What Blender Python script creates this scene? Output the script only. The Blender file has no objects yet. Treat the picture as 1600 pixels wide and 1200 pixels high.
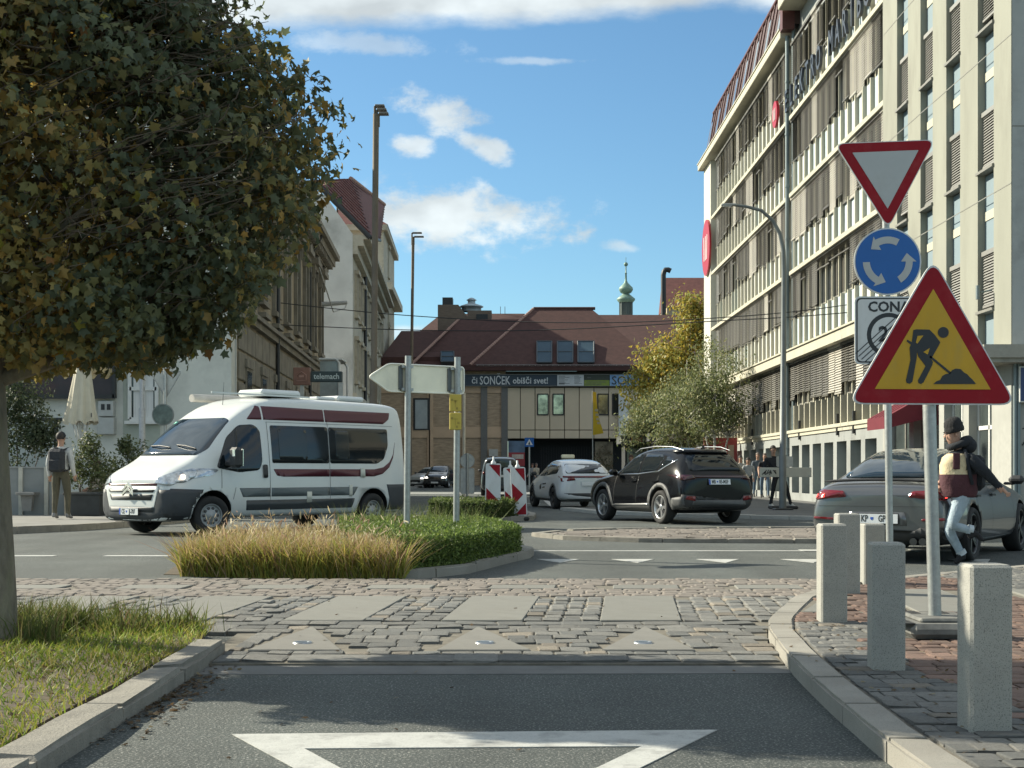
import bpy, bmesh, math, random
import numpy as np
from mathutils import Vector, Matrix, Euler
from mathutils.bvhtree import BVHTree
R = math.radians
rnd = random.Random(7)
nrg = np.random.default_rng(11)
scene = bpy.context.scene
COL = scene.collection
# ------------------------------------------------------------------ camera
F = 2220.0
HC = 1.1
cam_d = bpy.data.cameras.new('camera')
cam = bpy.data.objects.new('camera', cam_d)
COL.objects.link(cam)
cam.location = (0, 0, HC)
cam.rotation_euler = (R(90), 0, 0)
cam_d.sensor_width = 36.0
cam_d.lens = 36.0 * F / 1600.0
cam_d.shift_y = 138.0 / 1600.0
cam_d.clip_start = 0.1
cam_d.clip_end = 5000
scene.camera = cam
# ------------------------------------------------------------------ light
SUN_EL = R(31)
SUN_DIR = Vector((-0.915, 0.39, 0)).normalized()       # horizontal direction towards the sun
sv = Vector((SUN_DIR.x * math.cos(SUN_EL), SUN_DIR.y * math.cos(SUN_EL), math.sin(SUN_EL)))
sun_d = bpy.data.lights.new('sun', 'SUN')
sun_d.energy = 4.2
sun_d.angle = R(0.5)
sun_d.color = (1.0, 0.93, 0.76)
sun = bpy.data.objects.new('sun', sun_d)
COL.objects.link(sun)
sun.rotation_euler = sv.to_track_quat('Z', 'Y').to_euler()
sun.location = (0, 0, 60)
world = bpy.data.worlds.new('World')
scene.world = world
world.use_nodes = True
wn, wl = world.node_tree.nodes, world.node_tree.links
wn.clear()
def wnode(t, **k):
    n = wn.new(t)
    for a, b in k.items(): setattr(n, a, b)
    return n
def wmath(op, a, b=None, c=None):
    n = wnode('ShaderNodeMath', operation=op)
    for i, v in enumerate((a, b, c)):
        if v is None: continue
        if isinstance(v, (int, float)): n.inputs[i].default_value = v
        else: wl.new(v, n.inputs[i])
    return n.outputs[0]
sky = wnode('ShaderNodeTexSky', sky_type='NISHITA')
sky.sun_disc = False
sky.sun_elevation = SUN_EL
sky.sun_rotation = math.atan2(SUN_DIR.x, SUN_DIR.y)
sky.altitude = 300
sky.air_density = 1.0
sky.dust_density = 0.6
sky.ozone_density = 2.0
tc = wnode('ShaderNodeTexCoord')
sep = wnode('ShaderNodeSeparateXYZ')
wl.new(tc.outputs['Generated'], sep.inputs[0])
dx, dy, dz = sep.outputs
dyc = wmath('MAXIMUM', dy, 0.02)
U = wmath('DIVIDE', dx, dyc)
V = wmath('DIVIDE', dz, dyc)
uv = wnode('ShaderNodeCombineXYZ')
wl.new(U, uv.inputs[0]); wl.new(V, uv.inputs[1])
def wnoise(vec, scale, detail=6, rough=0.6, sx=1, sy=1, lac=2.0):
    mp = wnode('ShaderNodeMapping')
    mp.inputs['Scale'].default_value = (sx, sy, 1)
    wl.new(vec, mp.inputs[0])
    n = wnode('ShaderNodeTexNoise')
    n.inputs['Scale'].default_value = scale
    n.inputs['Detail'].default_value = detail
    n.inputs['Roughness'].default_value = rough
    n.inputs['Lacunarity'].default_value = lac
    wl.new(mp.outputs[0], n.inputs['Vector'])
    return n.outputs['Fac']
nz1 = wnoise(uv.outputs[0], 26, 8, 0.62, 1, 1.5)
nz2 = wnoise(uv.outputs[0], 9, 6, 0.6, 1, 2.2)
def smooth(v, lo, hi):
    n = wnode('ShaderNodeMapRange', interpolation_type='SMOOTHSTEP')
    wl.new(v, n.inputs[0])
    n.inputs[1].default_value = lo; n.inputs[2].default_value = hi
    return n.outputs[0]
def blob(px, py, rx, ry, tilt=0.0, thr=0.0, k=1.0):
    u0, v0 = (px - 800) / F, (738 - py) / F
    a, b = rx / F, ry / F
    uu = wmath('SUBTRACT', U, u0); vv = wmath('SUBTRACT', V, v0)
    c, s = math.cos(tilt), math.sin(tilt)
    ur = wmath('ADD', wmath('MULTIPLY', uu, c / a), wmath('MULTIPLY', vv, s / a))
    vr = wmath('ADD', wmath('MULTIPLY', uu, -s / b), wmath('MULTIPLY', vv, c / b))
    d = wmath('SQRT', wmath('ADD', wmath('MULTIPLY', ur, ur), wmath('MULTIPLY', vr, vr)))
    dn = wmath('ADD', d, wmath('MULTIPLY', wmath('SUBTRACT', nz1, 0.5), 2.6))
    return wmath('MULTIPLY', smooth(wmath('SUBTRACT', 1.0 + thr, dn), 0.0, 0.75), k)
masks = [blob(712, 340, 185, 52, -0.06, 0.1), blob(640, 345, 120, 50, 0, 0.0), blob(690, 180, 75, 34, -0.35, 0.1, 0.92),
         blob(750, 222, 60, 22, -0.4, 0.05, 0.9), blob(642, 230, 42, 20, 0.0, 0.1, 0.9), blob(972, 385, 34, 11, -0.2, 0, 0.55),
         blob(840, 95, 110, 9, 0, -0.1, 0.4), blob(560, 70, 150, 26, -0.05, 0, 0.45), blob(610, 520, 150, 16, 0.05, 0, 0.6)]
# a bank of cloud overhead: its lower edge shows along the top of the frame, beyond it an unseen broken deck, thickened to add fill light
edge = wmath('ADD', wmath('ADD', V, wmath('MULTIPLY', U, -0.04)), wmath('MULTIPLY', wmath('SUBTRACT', nz2, 0.5), 0.035))
bank = smooth(edge, 0.3125, 0.329)
dzc = wmath('MAXIMUM', dz, 0.08)
pl = wnode('ShaderNodeCombineXYZ')
wl.new(wmath('DIVIDE', dx, dzc), pl.inputs[0]); wl.new(wmath('DIVIDE', dy, dzc), pl.inputs[1])
deck = smooth(wnoise(pl.outputs[0], 0.9, 7, 0.6), 0.37, 0.57)
high = smooth(dz, 0.36, 0.5)
front = smooth(dy, 0.05, 0.4)
lowdeck = smooth(dz, 0.08, 0.25)
bankf = wmath('MULTIPLY', wmath('MULTIPLY', bank, front), wmath('SUBTRACT', 1.0, wmath('MULTIPLY', high, wmath('SUBTRACT', 1.0, deck))))
rest = wmath('MULTIPLY', wmath('MULTIPLY', deck, wmath('SUBTRACT', 1.0, front)), lowdeck)
tot = wmath('MAXIMUM', bankf, rest)
for m_ in masks:
    tot = wmath('MAXIMUM', tot, wmath('MULTIPLY', m_, front))
tot = wmath('MULTIPLY', tot, 0.9)
shade = wnode('ShaderNodeMapRange')
wl.new(wnoise(uv.outputs[0], 14, 4, 0.5, 1, 1.6), shade.inputs[0])
shade.inputs[1].default_value = 0.35; shade.inputs[2].default_value = 0.65
shade.inputs[3].default_value = 0.62; shade.inputs[4].default_value = 0.95
SKY_K = 0.060
skyc = wnode('ShaderNodeMix', data_type='RGBA', blend_type='MULTIPLY')
skyc.inputs[0].default_value = 1.0
wl.new(sky.outputs[0], skyc.inputs[6])
SKY_TINT = skyc.inputs[7]
SKY_TINT.default_value = (0.78, 1.06, 1.14, 1)
cl = wnode('ShaderNodeCombineColor')
wl.new(wmath('MULTIPLY', shade.outputs[0], 0.48 / SKY_K), cl.inputs[0])
wl.new(wmath('MULTIPLY', shade.outputs[0], 0.515 / SKY_K), cl.inputs[1])
wl.new(wmath('MULTIPLY', shade.outputs[0], 0.515 / SKY_K), cl.inputs[2])
mixc = wnode('ShaderNodeMix', data_type='RGBA')
wl.new(tot, mixc.inputs[0]); wl.new(skyc.outputs[2], mixc.inputs[6]); wl.new(cl.outputs[0], mixc.inputs[7])
bg = wnode('ShaderNodeBackground')
bg.inputs[1].default_value = SKY_K
wl.new(mixc.outputs[2], bg.inputs[0])
wo = wnode('ShaderNodeOutputWorld')
wl.new(bg.outputs[0], wo.inputs[0])
vs = scene.view_settings
vs.view_transform = 'Standard'
vs.look = 'None'
vs.exposure = 1.15
vs.gamma = 1.0
vs.use_curve_mapping = False
# ------------------------------------------------------------------ materials
_mats = {}
def M(name, col, rough=0.7, metal=0.0, var=0.12, scale=6.0, bump=0.0, bscale=60.0, spec=0.5, rand=0.0,
      dirt=None, dirt_amt=0.0, dirt_scale=1.5, speck=None, speck_scale=200.0, speck_amt=0.0, coat=0.0,
      trans=0.0, emit=None, emit_k=0.0, attr=None, stretch=None, translu=0.0, dist=0.004):
    if name in _mats: return _mats[name]
    m = bpy.data.materials.new(name)
    m.use_nodes = True
    nt = m.node_tree; n, l = nt.nodes, nt.links
    b = n['Principled BSDF']
    out = n['Material Output']
    b.inputs['Roughness'].default_value = rough
    b.inputs['Metallic'].default_value = metal
    b.inputs['Specular IOR Level'].default_value = spec
    if coat: b.inputs['Coat Weight'].default_value = coat; b.inputs['Coat Roughness'].default_value = 0.04
    if trans: b.inputs['Transmission Weight'].default_value = trans; b.inputs['IOR'].default_value = 1.45
    if emit: b.inputs['Emission Color'].default_value = (*emit, 1); b.inputs['Emission Strength'].default_value = emit_k
    t = n.new('ShaderNodeTexCoord')
    vec = t.outputs['Object']
    if stretch:
        mp = n.new('ShaderNodeMapping'); mp.inputs['Scale'].default_value = stretch
        l.new(vec, mp.inputs[0]); vec = mp.outputs[0]
    def noise(s, det=4, ro=0.6):
        z = n.new('ShaderNodeTexNoise'); z.inputs['Scale'].default_value = s
        z.inputs['Detail'].default_value = det; z.inputs['Roughness'].default_value = ro
        l.new(vec, z.inputs['Vector']); return z.outputs['Fac']
    def mix(fac, a, c, mode='MIX'):
        x = n.new('ShaderNodeMix'); x.data_type = 'RGBA'; x.blend_type = mode
        for i, v in ((0, fac), (6, a), (7, c)):
            if isinstance(v, (int, float)): x.inputs[i].default_value = v
            elif isinstance(v, tuple): x.inputs[i].default_value = (*v[:3], 1)
            else: l.new(v, x.inputs[i])
        return x.outputs[2]
    def rng(v, a, c, d=0.0, e=1.0):
        x = n.new('ShaderNodeMapRange'); l.new(v, x.inputs[0])
        for i, q in enumerate((a, c, d, e)): x.inputs[i + 1].default_value = q
        return x.outputs[0]
    if attr:
        a = n.new('ShaderNodeAttribute'); a.attribute_name = attr
        c = a.outputs['Color']
    else:
        c = mix(0.0, tuple(col), tuple(col))
    if var:
        k = rng(noise(scale), 0.3, 0.7, 1 - var, 1 + var)
        g = n.new('ShaderNodeCombineColor')
        for i in range(3): l.new(k, g.inputs[i])
        c = mix(1.0, c, g.outputs[0], 'MULTIPLY')
    if rand:
        oi = n.new('ShaderNodeObjectInfo')
        k = rng(oi.outputs['Random'], 0, 1, 1 - rand, 1 + rand)
        g = n.new('ShaderNodeCombineColor')
        for i in range(3): l.new(k, g.inputs[i])
        c = mix(1.0, c, g.outputs[0], 'MULTIPLY')
    if dirt:
        c = mix(rng(noise(dirt_scale, 6, 0.65), 0.5, 0.75, 0, dirt_amt), c, tuple(dirt))
    if speck:
        c = mix(rng(noise(speck_scale, 2, 0.5), 0.55, 0.68, 0, speck_amt), c, tuple(speck))
    l.new(c, b.inputs['Base Color'])
    if bump:
        bp = n.new('ShaderNodeBump'); bp.inputs['Strength'].default_value = bump; bp.inputs['Distance'].default_value = dist
        l.new(noise(bscale, 4, 0.65), bp.inputs['Height']); l.new(bp.outputs[0], b.inputs['Normal'])
    if translu:
        tr = n.new('ShaderNodeBsdfTranslucent'); l.new(c, tr.inputs[0])
        ms = n.new('ShaderNodeMixShader'); ms.inputs[0].default_value = translu
        l.new(b.outputs[0], ms.inputs[1]); l.new(tr.outputs[0], ms.inputs[2]); l.new(ms.outputs[0], out.inputs[0])
    _mats[name] = m
    return m
# ------------------------------------------------------------------ mesh building
class MB:
    """collects shapes, then links them as one mesh object"""
    def __init__(s): s.v = []; s.f = []; s.m = []; s.sm = []
    def add(s, verts, faces, mi=0, smooth=False, mat=None):
        o = len(s.v)
        if mat is not None: verts = [mat @ Vector(p) for p in verts]
        s.v += [tuple(p) for p in verts]
        for f in faces:
            s.f.append(tuple(i + o for i in f)); s.m.append(mi); s.sm.append(smooth)
        return s
    def box(s, c, d, mi=0, rz=0.0, bevel=0.0, mat=None):
        hx, hy, hz = d[0] / 2, d[1] / 2, d[2] / 2
        T = Matrix.Translation(c) @ Matrix.Rotation(rz, 4, 'Z')
        if mat is not None: T = mat @ T
        if bevel <= 0:
            v = [(x, y, z) for z in (-hz, hz) for y in (-hy, hy) for x in (-hx, hx)]
            f = [(0, 2, 3, 1), (4, 5, 7, 6), (0, 1, 5, 4), (2, 6, 7, 3), (0, 4, 6, 2), (1, 3, 7, 5)]
            return s.add(v, f, mi, False, T)
        b = min(bevel, hx * .9, hy * .9, hz * .9)
        v, f = cham_box(hx, hy, hz, b)
        return s.add(v, f, mi, False, T)
    def b2(s, x0, x1, y0, y1, z0, z1, mi=0, bevel=0.0):
        return s.box(((x0 + x1) / 2, (y0 + y1) / 2, (z0 + z1) / 2), (abs(x1 - x0), abs(y1 - y0), abs(z1 - z0)), mi, 0, bevel)
    def cyl(s, p0, p1, r0, r1=None, n=10, mi=0, cap=True, smooth=True):
        r1 = r0 if r1 is None else r1
        p0, p1 = Vector(p0), Vector(p1)
        d = (p1 - p0).normalized()
        a = d.orthogonal().normalized(); b = d.cross(a)
        v = []
        for p, r in ((p0, r0), (p1, r1)):
            for i in range(n):
                t = 2 * math.pi * i / n
                v.append(p + a * (r * math.cos(t)) + b * (r * math.sin(t)))
        f = [(i, (i + 1) % n, n + (i + 1) % n, n + i) for i in range(n)]
        s.add(v, f, mi, smooth)
        if cap: s.add(v[:n], [tuple(range(n))[::-1]], mi); s.add(v[n:], [tuple(range(n))], mi)
        return s
    def tube(s, pts, r, n=8, mi=0, cap=True, closed=False):
        pts = [Vector(p) for p in pts]
        rs = r if isinstance(r, (list, tuple)) else [r] * len(pts)
        ref = None; v = []; N = len(pts)
        for i, p in enumerate(pts):
            if closed: d = (pts[(i + 1) % N] - pts[i - 1]).normalized()
            else: d = (pts[min(i + 1, N - 1)] - pts[max(i - 1, 0)]).normalized()
            if ref is None: ref = d.orthogonal().normalized()
            a = (ref - d * ref.dot(d))
            a = a.normalized() if a.length > 1e-6 else d.orthogonal().normalized()
            ref = a; b = d.cross(a)
            for k in range(n):
                t = 2 * math.pi * k / n
                v.append(p + a * (rs[i] * math.cos(t)) + b * (rs[i] * math.sin(t)))
        f = []
        for i in range(N if closed else N - 1):
            j = (i + 1) % N
            for k in range(n):
                f.append((i * n + k, i * n + (k + 1) % n, j * n + (k + 1) % n, j * n + k))
        s.add(v, f, mi, True)
        if cap and not closed:
            s.add(v[:n], [tuple(range(n))[::-1]], mi); s.add(v[-n:], [tuple(range(n))], mi)
        return s
    def prism(s, poly, h0, h1, mi=0, mat=None, mi_side=None):
        """poly: 2-D outline (counter-clockwise) in x,y; extruded in z from h0 to h1"""
        n = len(poly)
        v = [(p[0], p[1], h0) for p in poly] + [(p[0], p[1], h1) for p in poly]
        s.add(v, [tuple(range(n))[::-1], tuple(range(n, 2 * n))], mi, False, mat)
        s.add(v, [(i, (i + 1) % n, n + (i + 1) % n, n + i) for i in range(n)], mi if mi_side is None else mi_side, False, mat)
        return s
    def lathe(s, prof, c=(0, 0, 0), n=16, mi=0, smooth=True, mat=None):
        v = []; N = len(prof)
        for r, z in prof:
            for k in range(n):
                t = 2 * math.pi * k / n
                v.append((c[0] + r * math.cos(t), c[1] + r * math.sin(t), c[2] + z))
        f = []
        for i in range(N - 1):
            for k in range(n):
                f.append((i * n + k, i * n + (k + 1) % n, (i + 1) * n + (k + 1) % n, (i + 1) * n + k))
        return s.add(v, f, mi, smooth, mat)
    def ball(s, c, r, n=10, mi=0, mat=None):
        r = (r, r, r) if isinstance(r, (int, float)) else r
        m = max(4, n // 2 + 1); v = []; f = []
        for i in range(m + 1):
            a = math.pi * i / m - math.pi / 2
            for k in range(n):
                t = 2 * math.pi * k / n
                v.append((c[0] + r[0] * math.cos(a) * math.cos(t), c[1] + r[1] * math.cos(a) * math.sin(t), c[2] + r[2] * math.sin(a)))
        for i in range(m):
            for k in range(n):
                f.append((i * n + k, i * n + (k + 1) % n, (i + 1) * n + (k + 1) % n, (i + 1) * n + k))
        return s.add(v, f, mi, True, mat)
    def quad(s, a, b, c, d, mi=0): return s.add([a, b, c, d], [(0, 1, 2, 3)], mi)
    def mesh(s, name, mats):
        me = bpy.data.meshes.new(name)
        me.from_pydata(s.v, [], s.f)
        for m in (mats if isinstance(mats, (list, tuple)) else [mats]): me.materials.append(m)
        me.polygons.foreach_set('material_index', s.m)
        me.polygons.foreach_set('use_smooth', s.sm)
        me.update()
        return me
    def build(s, name, mats, parent=None, **k):
        return link(name, s.mesh(name, mats), parent, **k)
def cham_box(hx, hy, hz, b):
    v = []; idx = {}
    for sx in (-1, 1):
        for sy in (-1, 1):
            for sz in (-1, 1):
                idx[(sx, sy, sz, 0)] = len(v); v.append((sx * hx, sy * (hy - b), sz * (hz - b)))
                idx[(sx, sy, sz, 1)] = len(v); v.append((sx * (hx - b), sy * hy, sz * (hz - b)))
                idx[(sx, sy, sz, 2)] = len(v); v.append((sx * (hx - b), sy * (hy - b), sz * hz))
    f = []
    for s_ in (-1, 1):
        q = [idx[(s_, a, c, 0)] for a, c in ((-1, -1), (1, -1), (1, 1), (-1, 1))]; f.append(tuple(q if s_ > 0 else q[::-1]))
        q = [idx[(a, s_, c, 1)] for a, c in ((-1, -1), (1, -1), (1, 1), (-1, 1))]; f.append(tuple(q[::-1] if s_ > 0 else q))
        q = [idx[(a, c, s_, 2)] for a, c in ((-1, -1), (1, -1), (1, 1), (-1, 1))]; f.append(tuple(q if s_ > 0 else q[::-1]))
    for a in (-1, 1):
        for c in (-1, 1):
            f.append((idx[(a, c, -1, 0)], idx[(a, c, 1, 0)], idx[(a, c, 1, 1)], idx[(a, c, -1, 1)]))
            f.append((idx[(a, -1, c, 0)], idx[(a, 1, c, 0)], idx[(a, 1, c, 2)], idx[(a, -1, c, 2)]))
            f.append((idx[(-1, a, c, 1)], idx[(1, a, c, 1)], idx[(1, a, c, 2)], idx[(-1, a, c, 2)]))
    for a in (-1, 1):
        for c in (-1, 1):
            for e in (-1, 1): f.append((idx[(a, c, e, 0)], idx[(a, c, e, 1)], idx[(a, c, e, 2)]))
    return v, f
def link(name, me, parent=None, loc=None, rz=None, label=None, cat=None, group=None, kind=None, rot=None, scale=None):
    o = bpy.data.objects.new(name, me)
    COL.objects.link(o)
    if parent is not None: o.parent = parent
    if loc is not None: o.location = loc
    if rz is not None: o.rotation_euler = (0, 0, rz)
    if rot is not None: o.rotation_euler = rot
    if scale is not None: o.scale = scale
    tag(o, label, cat, group, kind)
    return o
def tag(o, label=None, cat=None, group=None, kind=None):
    if label: o['label'] = label
    if cat: o['category'] = cat
    if group: o['group'] = group
    if kind: o['kind'] = kind
    return o
def thing(name, label=None, cat=None, loc=(0, 0, 0), rz=0.0, group=None, kind=None):
    o = bpy.data.objects.new(name, None)
    o.empty_display_size = 0.2
    COL.objects.link(o)
    o.location = loc; o.rotation_euler = (0, 0, rz)
    tag(o, label, cat, group, kind)
    return o
def copy_tree(o, parent=None):
    c = o.copy(); COL.objects.link(c)
    if parent is not None: c.parent = parent
    for ch in list(o.children): copy_tree(ch, c)
    return c
def at(px, py, d):
    return Vector(((px - 800) * d / F, d, HC + (738 - py) * d / F))
def gx(px, d): return (px - 800) * d / F
def gz(py, d): return HC + (738 - py) * d / F
def gd(py, z=0.0): return (HC - z) * F / (py - 738)
def np_mesh(name, verts, faces, mats, attr=None, smooth=False, mi=None):
    """fast mesh from numpy arrays; faces (n,k) all the same size; attr = per-face colours"""
    me = bpy.data.meshes.new(name)
    nv, (nf, k) = len(verts), faces.shape
    me.vertices.add(nv); me.vertices.foreach_set('co', np.asarray(verts, np.float32).ravel())
    me.loops.add(nf * k); me.loops.foreach_set('vertex_index', faces.astype(np.int32).ravel())
    me.polygons.add(nf)
    me.polygons.foreach_set('loop_start', np.arange(0, nf * k, k, dtype=np.int32))
    me.polygons.foreach_set('loop_total', np.full(nf, k, np.int32))
    for m in (mats if isinstance(mats, (list, tuple)) else [mats]): me.materials.append(m)
    if mi is not None: me.polygons.foreach_set('material_index', mi.astype(np.int32))
    if smooth: me.polygons.foreach_set('use_smooth', np.ones(nf, bool))
    me.update(calc_edges=True)
    if attr is not None:
        a = me.color_attributes.new('tint', 'FLOAT_COLOR', 'CORNER')
        c = np.ones((nf, k, 4), np.float32); c[:, :, :3] = attr[:, None, :]
        a.data.foreach_set('color', c.ravel())
    return me
def text_mesh(txt, size, mat, extrude=0.002, bold=0.0, align='CENTER', sx=1.0):
    cu = bpy.data.curves.new('lettering', 'FONT')
    cu.body = txt; cu.size = size; cu.extrude = extrude; cu.offset = bold
    cu.align_x = align; cu.align_y = 'CENTER'; cu.resolution_u = 2
    o = bpy.data.objects.new('lettering', cu); COL.objects.link(o)
    dg = bpy.context.evaluated_depsgraph_get(); dg.update()
    me = bpy.data.meshes.new_from_object(o.evaluated_get(dg))
    bpy.data.objects.remove(o); bpy.data.curves.remove(cu)
    me.materials.clear(); me.materials.append(mat)
    if sx != 1.0: me.transform(Matrix.Diagonal((sx, 1, 1, 1)))
    me.name = 'lettering'
    return me
FACE_CAM = Matrix(((1, 0, 0, 0), (0, 0, -1, 0), (0, 1, 0, 0), (0, 0, 0, 1)))   # x,y drawing plane -> upright, facing -Y
def baked(o):
    """mesh of an object with its modifiers applied; the object is removed"""
    dg = bpy.context.evaluated_depsgraph_get(); dg.update()
    me = bpy.data.meshes.new_from_object(o.evaluated_get(dg))
    bpy.data.objects.remove(o)
    return me
# ------------------------------------------------------------------ ground, road, kerbs, setts
ASPH = M('asphalt', (0.060, 0.070, 0.066), 0.88, var=0.14, scale=0.9, bump=1.0, bscale=75, dirt=(0.13, 0.135, 0.12), dirt_amt=0.35, dirt_scale=0.6,
         speck=(0.26, 0.26, 0.24), speck_scale=80, speck_amt=0.95, dist=0.01)
def worn_lanes(m):
    # wheel-polished lanes, oily darker middles and old stains on the road surface
    n, l = m.node_tree.nodes, m.node_tree.links; b = n['Principled BSDF']; src = b.inputs['Base Color'].links[0].from_socket
    t = n.new('ShaderNodeTexCoord')
    for sc, det, lo, hi, s in (((1.1, .10, 1), 3, .80, 1.16, .9), ((.5, .5, 1), 7, .86, 1.10, 1.3), ((6, 6, 1), 8, .90, 1.08, 2.0)):
        mp = n.new('ShaderNodeMapping'); mp.inputs['Scale'].default_value = sc; l.new(t.outputs['Object'], mp.inputs[0])
        z = n.new('ShaderNodeTexNoise'); z.inputs['Scale'].default_value = s; z.inputs['Detail'].default_value = det; l.new(mp.outputs[0], z.inputs['Vector'])
        r = n.new('ShaderNodeMapRange'); l.new(z.outputs['Fac'], r.inputs[0])
        for i, v in enumerate((.32, .68, lo, hi)): r.inputs[i + 1].default_value = v
        x = n.new('ShaderNodeVectorMath'); x.operation = 'SCALE'; l.new(src, x.inputs[0]); l.new(r.outputs[0], x.inputs['Scale']); src = x.outputs[0]
    l.new(src, b.inputs['Base Color'])
worn_lanes(ASPH)
CONC = M('pale_concrete', (0.175, 0.17, 0.152), 0.9, var=0.14, scale=2.5, bump=0.5, bscale=90, dirt=(0.10, 0.095, 0.085), dirt_amt=0.5, speck=(0.09, 0.09, 0.085), speck_scale=160, speck_amt=0.3)
PAINT = M('road_paint', (0.42, 0.425, 0.40), 0.75, var=0.08, scale=8, bump=0.4, bscale=130, dirt=(0.13, 0.13, 0.125), dirt_amt=0.75, dirt_scale=5.5, speck=(0.18, 0.18, 0.18), speck_scale=110, speck_amt=0.35)
GRAN = M('kerb_granite', (0.25, 0.235, 0.20), 0.9, var=0.16, scale=4, bump=0.9, bscale=55, dirt=(0.09, 0.08, 0.065), dirt_amt=0.6, dirt_scale=3, speck=(0.09, 0.085, 0.08), speck_scale=150, speck_amt=0.5, rand=0.12, dist=0.008)
GRANR = M('kerb_granite_sawn', (0.27, 0.255, 0.22), 0.85, var=0.1, scale=5, bump=0.5, bscale=120, dirt=(0.12, 0.105, 0.085), dirt_amt=0.5, dirt_scale=2.5, speck=(0.10, 0.10, 0.095), speck_scale=220, speck_amt=0.55, rand=0.08)
SETT = [M('sett_grey', (0.165, 0.162, 0.148), 0.85, var=0.2, scale=9, bump=0.8, bscale=45, rand=0.2, dirt=(0.09, 0.08, 0.065), dirt_amt=0.5, dirt_scale=6, dist=0.008),
        M('sett_dark', (0.125, 0.127, 0.12), 0.85, var=0.2, scale=9, bump=0.8, bscale=45, rand=0.2, dirt=(.17, .155, .125), dirt_amt=.5, dirt_scale=4, dist=0.008),
        M('sett_tan', (0.20, 0.175, 0.14), 0.85, var=0.18, scale=9, bump=0.8, bscale=45, rand=0.25, dist=0.008)]
PINK = M('sett_pink', (0.175, 0.152, 0.13), 0.85, var=0.2, scale=8, bump=0.7, bscale=45, rand=0.3, dirt=(0.15, 0.145, 0.125), dirt_amt=0.85, dirt_scale=3)
REDP = M('paver_red', (0.155, 0.098, 0.075), 0.88, var=0.2, scale=7, bump=0.7, bscale=50, rand=0.28, dirt=(0.13, 0.115, 0.095), dirt_amt=0.5, dirt_scale=4)
BED = M('joint_sand', (0.145, 0.132, 0.105), 0.95, var=0.3, scale=12, bump=0.8, bscale=80)
SLAB = M('tactile_slab', (0.18, 0.178, 0.158), 0.85, var=0.08, scale=3, bump=0.5, bscale=150, dirt=(0.14, 0.132, 0.115), dirt_amt=0.75, dirt_scale=2.2, rand=0.08, speck=(.12, .115, .1), speck_scale=90, speck_amt=.4)
SOIL = M('soil', (0.085, 0.066, 0.042), 0.95, var=0.3, scale=8, bump=1.0, bscale=40)
PAVE = M('pavement_asphalt', (0.125, 0.125, 0.12), 0.9, var=0.12, scale=1.2, bump=0.6, bscale=80, dirt=(0.19, 0.185, 0.17), dirt_amt=0.5, dirt_scale=0.8)

b = MB()
b.quad((-900, -60, 0), (900, -60, 0), (900, 1500, 0), (-900, 1500, 0))
b.build('road', ASPH, kind='structure')

def poly_slab(name, pts, z0, z1, mat, **k):
    b = MB(); b.prism(pts, z0, z1); return b.build(name, mat, **k)
def inset(poly, d):
    a = sum(poly[i - 1][0] * poly[i][1] - poly[i][0] * poly[i - 1][1] for i in range(len(poly))); s = 1 if a > 0 else -1
    out = []
    for i, p in enumerate(poly):
        p = Vector(p); e0 = (p - Vector(poly[i - 1])).normalized(); e1 = (Vector(poly[(i + 1) % len(poly)]) - p).normalized()
        n = Vector((-e0.y - e1.y, e0.x + e1.x)).normalized() * s * d
        out.append((p.x + n.x, p.y + n.y))
    return out
def inside(p, poly):
    x, y = p; c = False; n = len(poly)
    for i in range(n):
        x0, y0 = poly[i]; x1, y1 = poly[i - 1]
        if (y0 > y) != (y1 > y) and x < (x1 - x0) * (y - y0) / (y1 - y0) + x0: c = not c
    return c
# shared rough-topped stone meshes, unit size
def stone_mesh(name, mat, seed, b=0.05, rough=0.045):
    r = random.Random(seed)
    v, f = cham_box(0.5, 0.5, 0.5, b)
    v = [(x + r.uniform(-rough, rough), y + r.uniform(-rough, rough), z + (r.uniform(-0.02, 0.02) if z > 0 else 0)) for x, y, z in v]
    m = MB(); m.add(v, f); return m.mesh(name, mat)
def setts(parent, name, items, mats, nmax, z_bed, hz=0.07):
    """items: (x, y, lx, ly, top, rz, kind). nearest nmax as parts, the rest as one part of small stones"""
    items = sorted(items, key=lambda t: t[1])
    mesh = [[stone_mesh(name, m, s * 10 + i) for s in range(4)] for i, m in enumerate(mats)]
    for t in items[:nmax]:
        o = bpy.data.objects.new(name, rnd.choice(mesh[t[6]]))
        COL.objects.link(o); o.parent = parent
        o.location = (t[0], t[1], t[4] - hz / 2); o.scale = (t[2], t[3], hz)
        o.rotation_euler = (rnd.gauss(0, .013), rnd.gauss(0, .013), t[5])
    rest = items[nmax:]
    if rest:
        b = MB()
        for t in rest:
            T = Matrix.Translation((t[0], t[1], t[4] - hz / 2)) @ Euler((rnd.gauss(0, .013), rnd.gauss(0, .013), t[5])).to_matrix().to_4x4() @ Matrix.Diagonal((t[2], t[3], hz, 1))
            v, f = cham_box(.5, .5, .5, .1)
            b.add([(x + rnd.uniform(-.03, .03), y + rnd.uniform(-.03, .03), z) for x, y, z in v], f, t[6], False, T)
        o = b.build(name + '_field', mats, parent); o['kind'] = 'stuff'
def row_fill(y0, y1, x0f, x1f, dy, l0, l1, gap, ok, top, pick, skew=0.08, wob=0.004):
    out = []; y = y0
    while y + dy * .6 < y1:
        x = x0f(y + dy / 2) + .008; first = rnd.uniform(.4, 1)
        while x < x1f(y):
            L = rnd.uniform(l0, l1) * first; first = 1
            cx, cy = x + L / 2, y + dy / 2 + skew * 0 * x
            if ok(cx, cy, L): out.append((cx, cy + rnd.gauss(0, wob), L - gap, dy * rnd.uniform(.97, 1.03) - gap, top + rnd.gauss(0, .0025), rnd.gauss(0, .025), pick()))
            x += L
        y += dy
    return out
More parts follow.
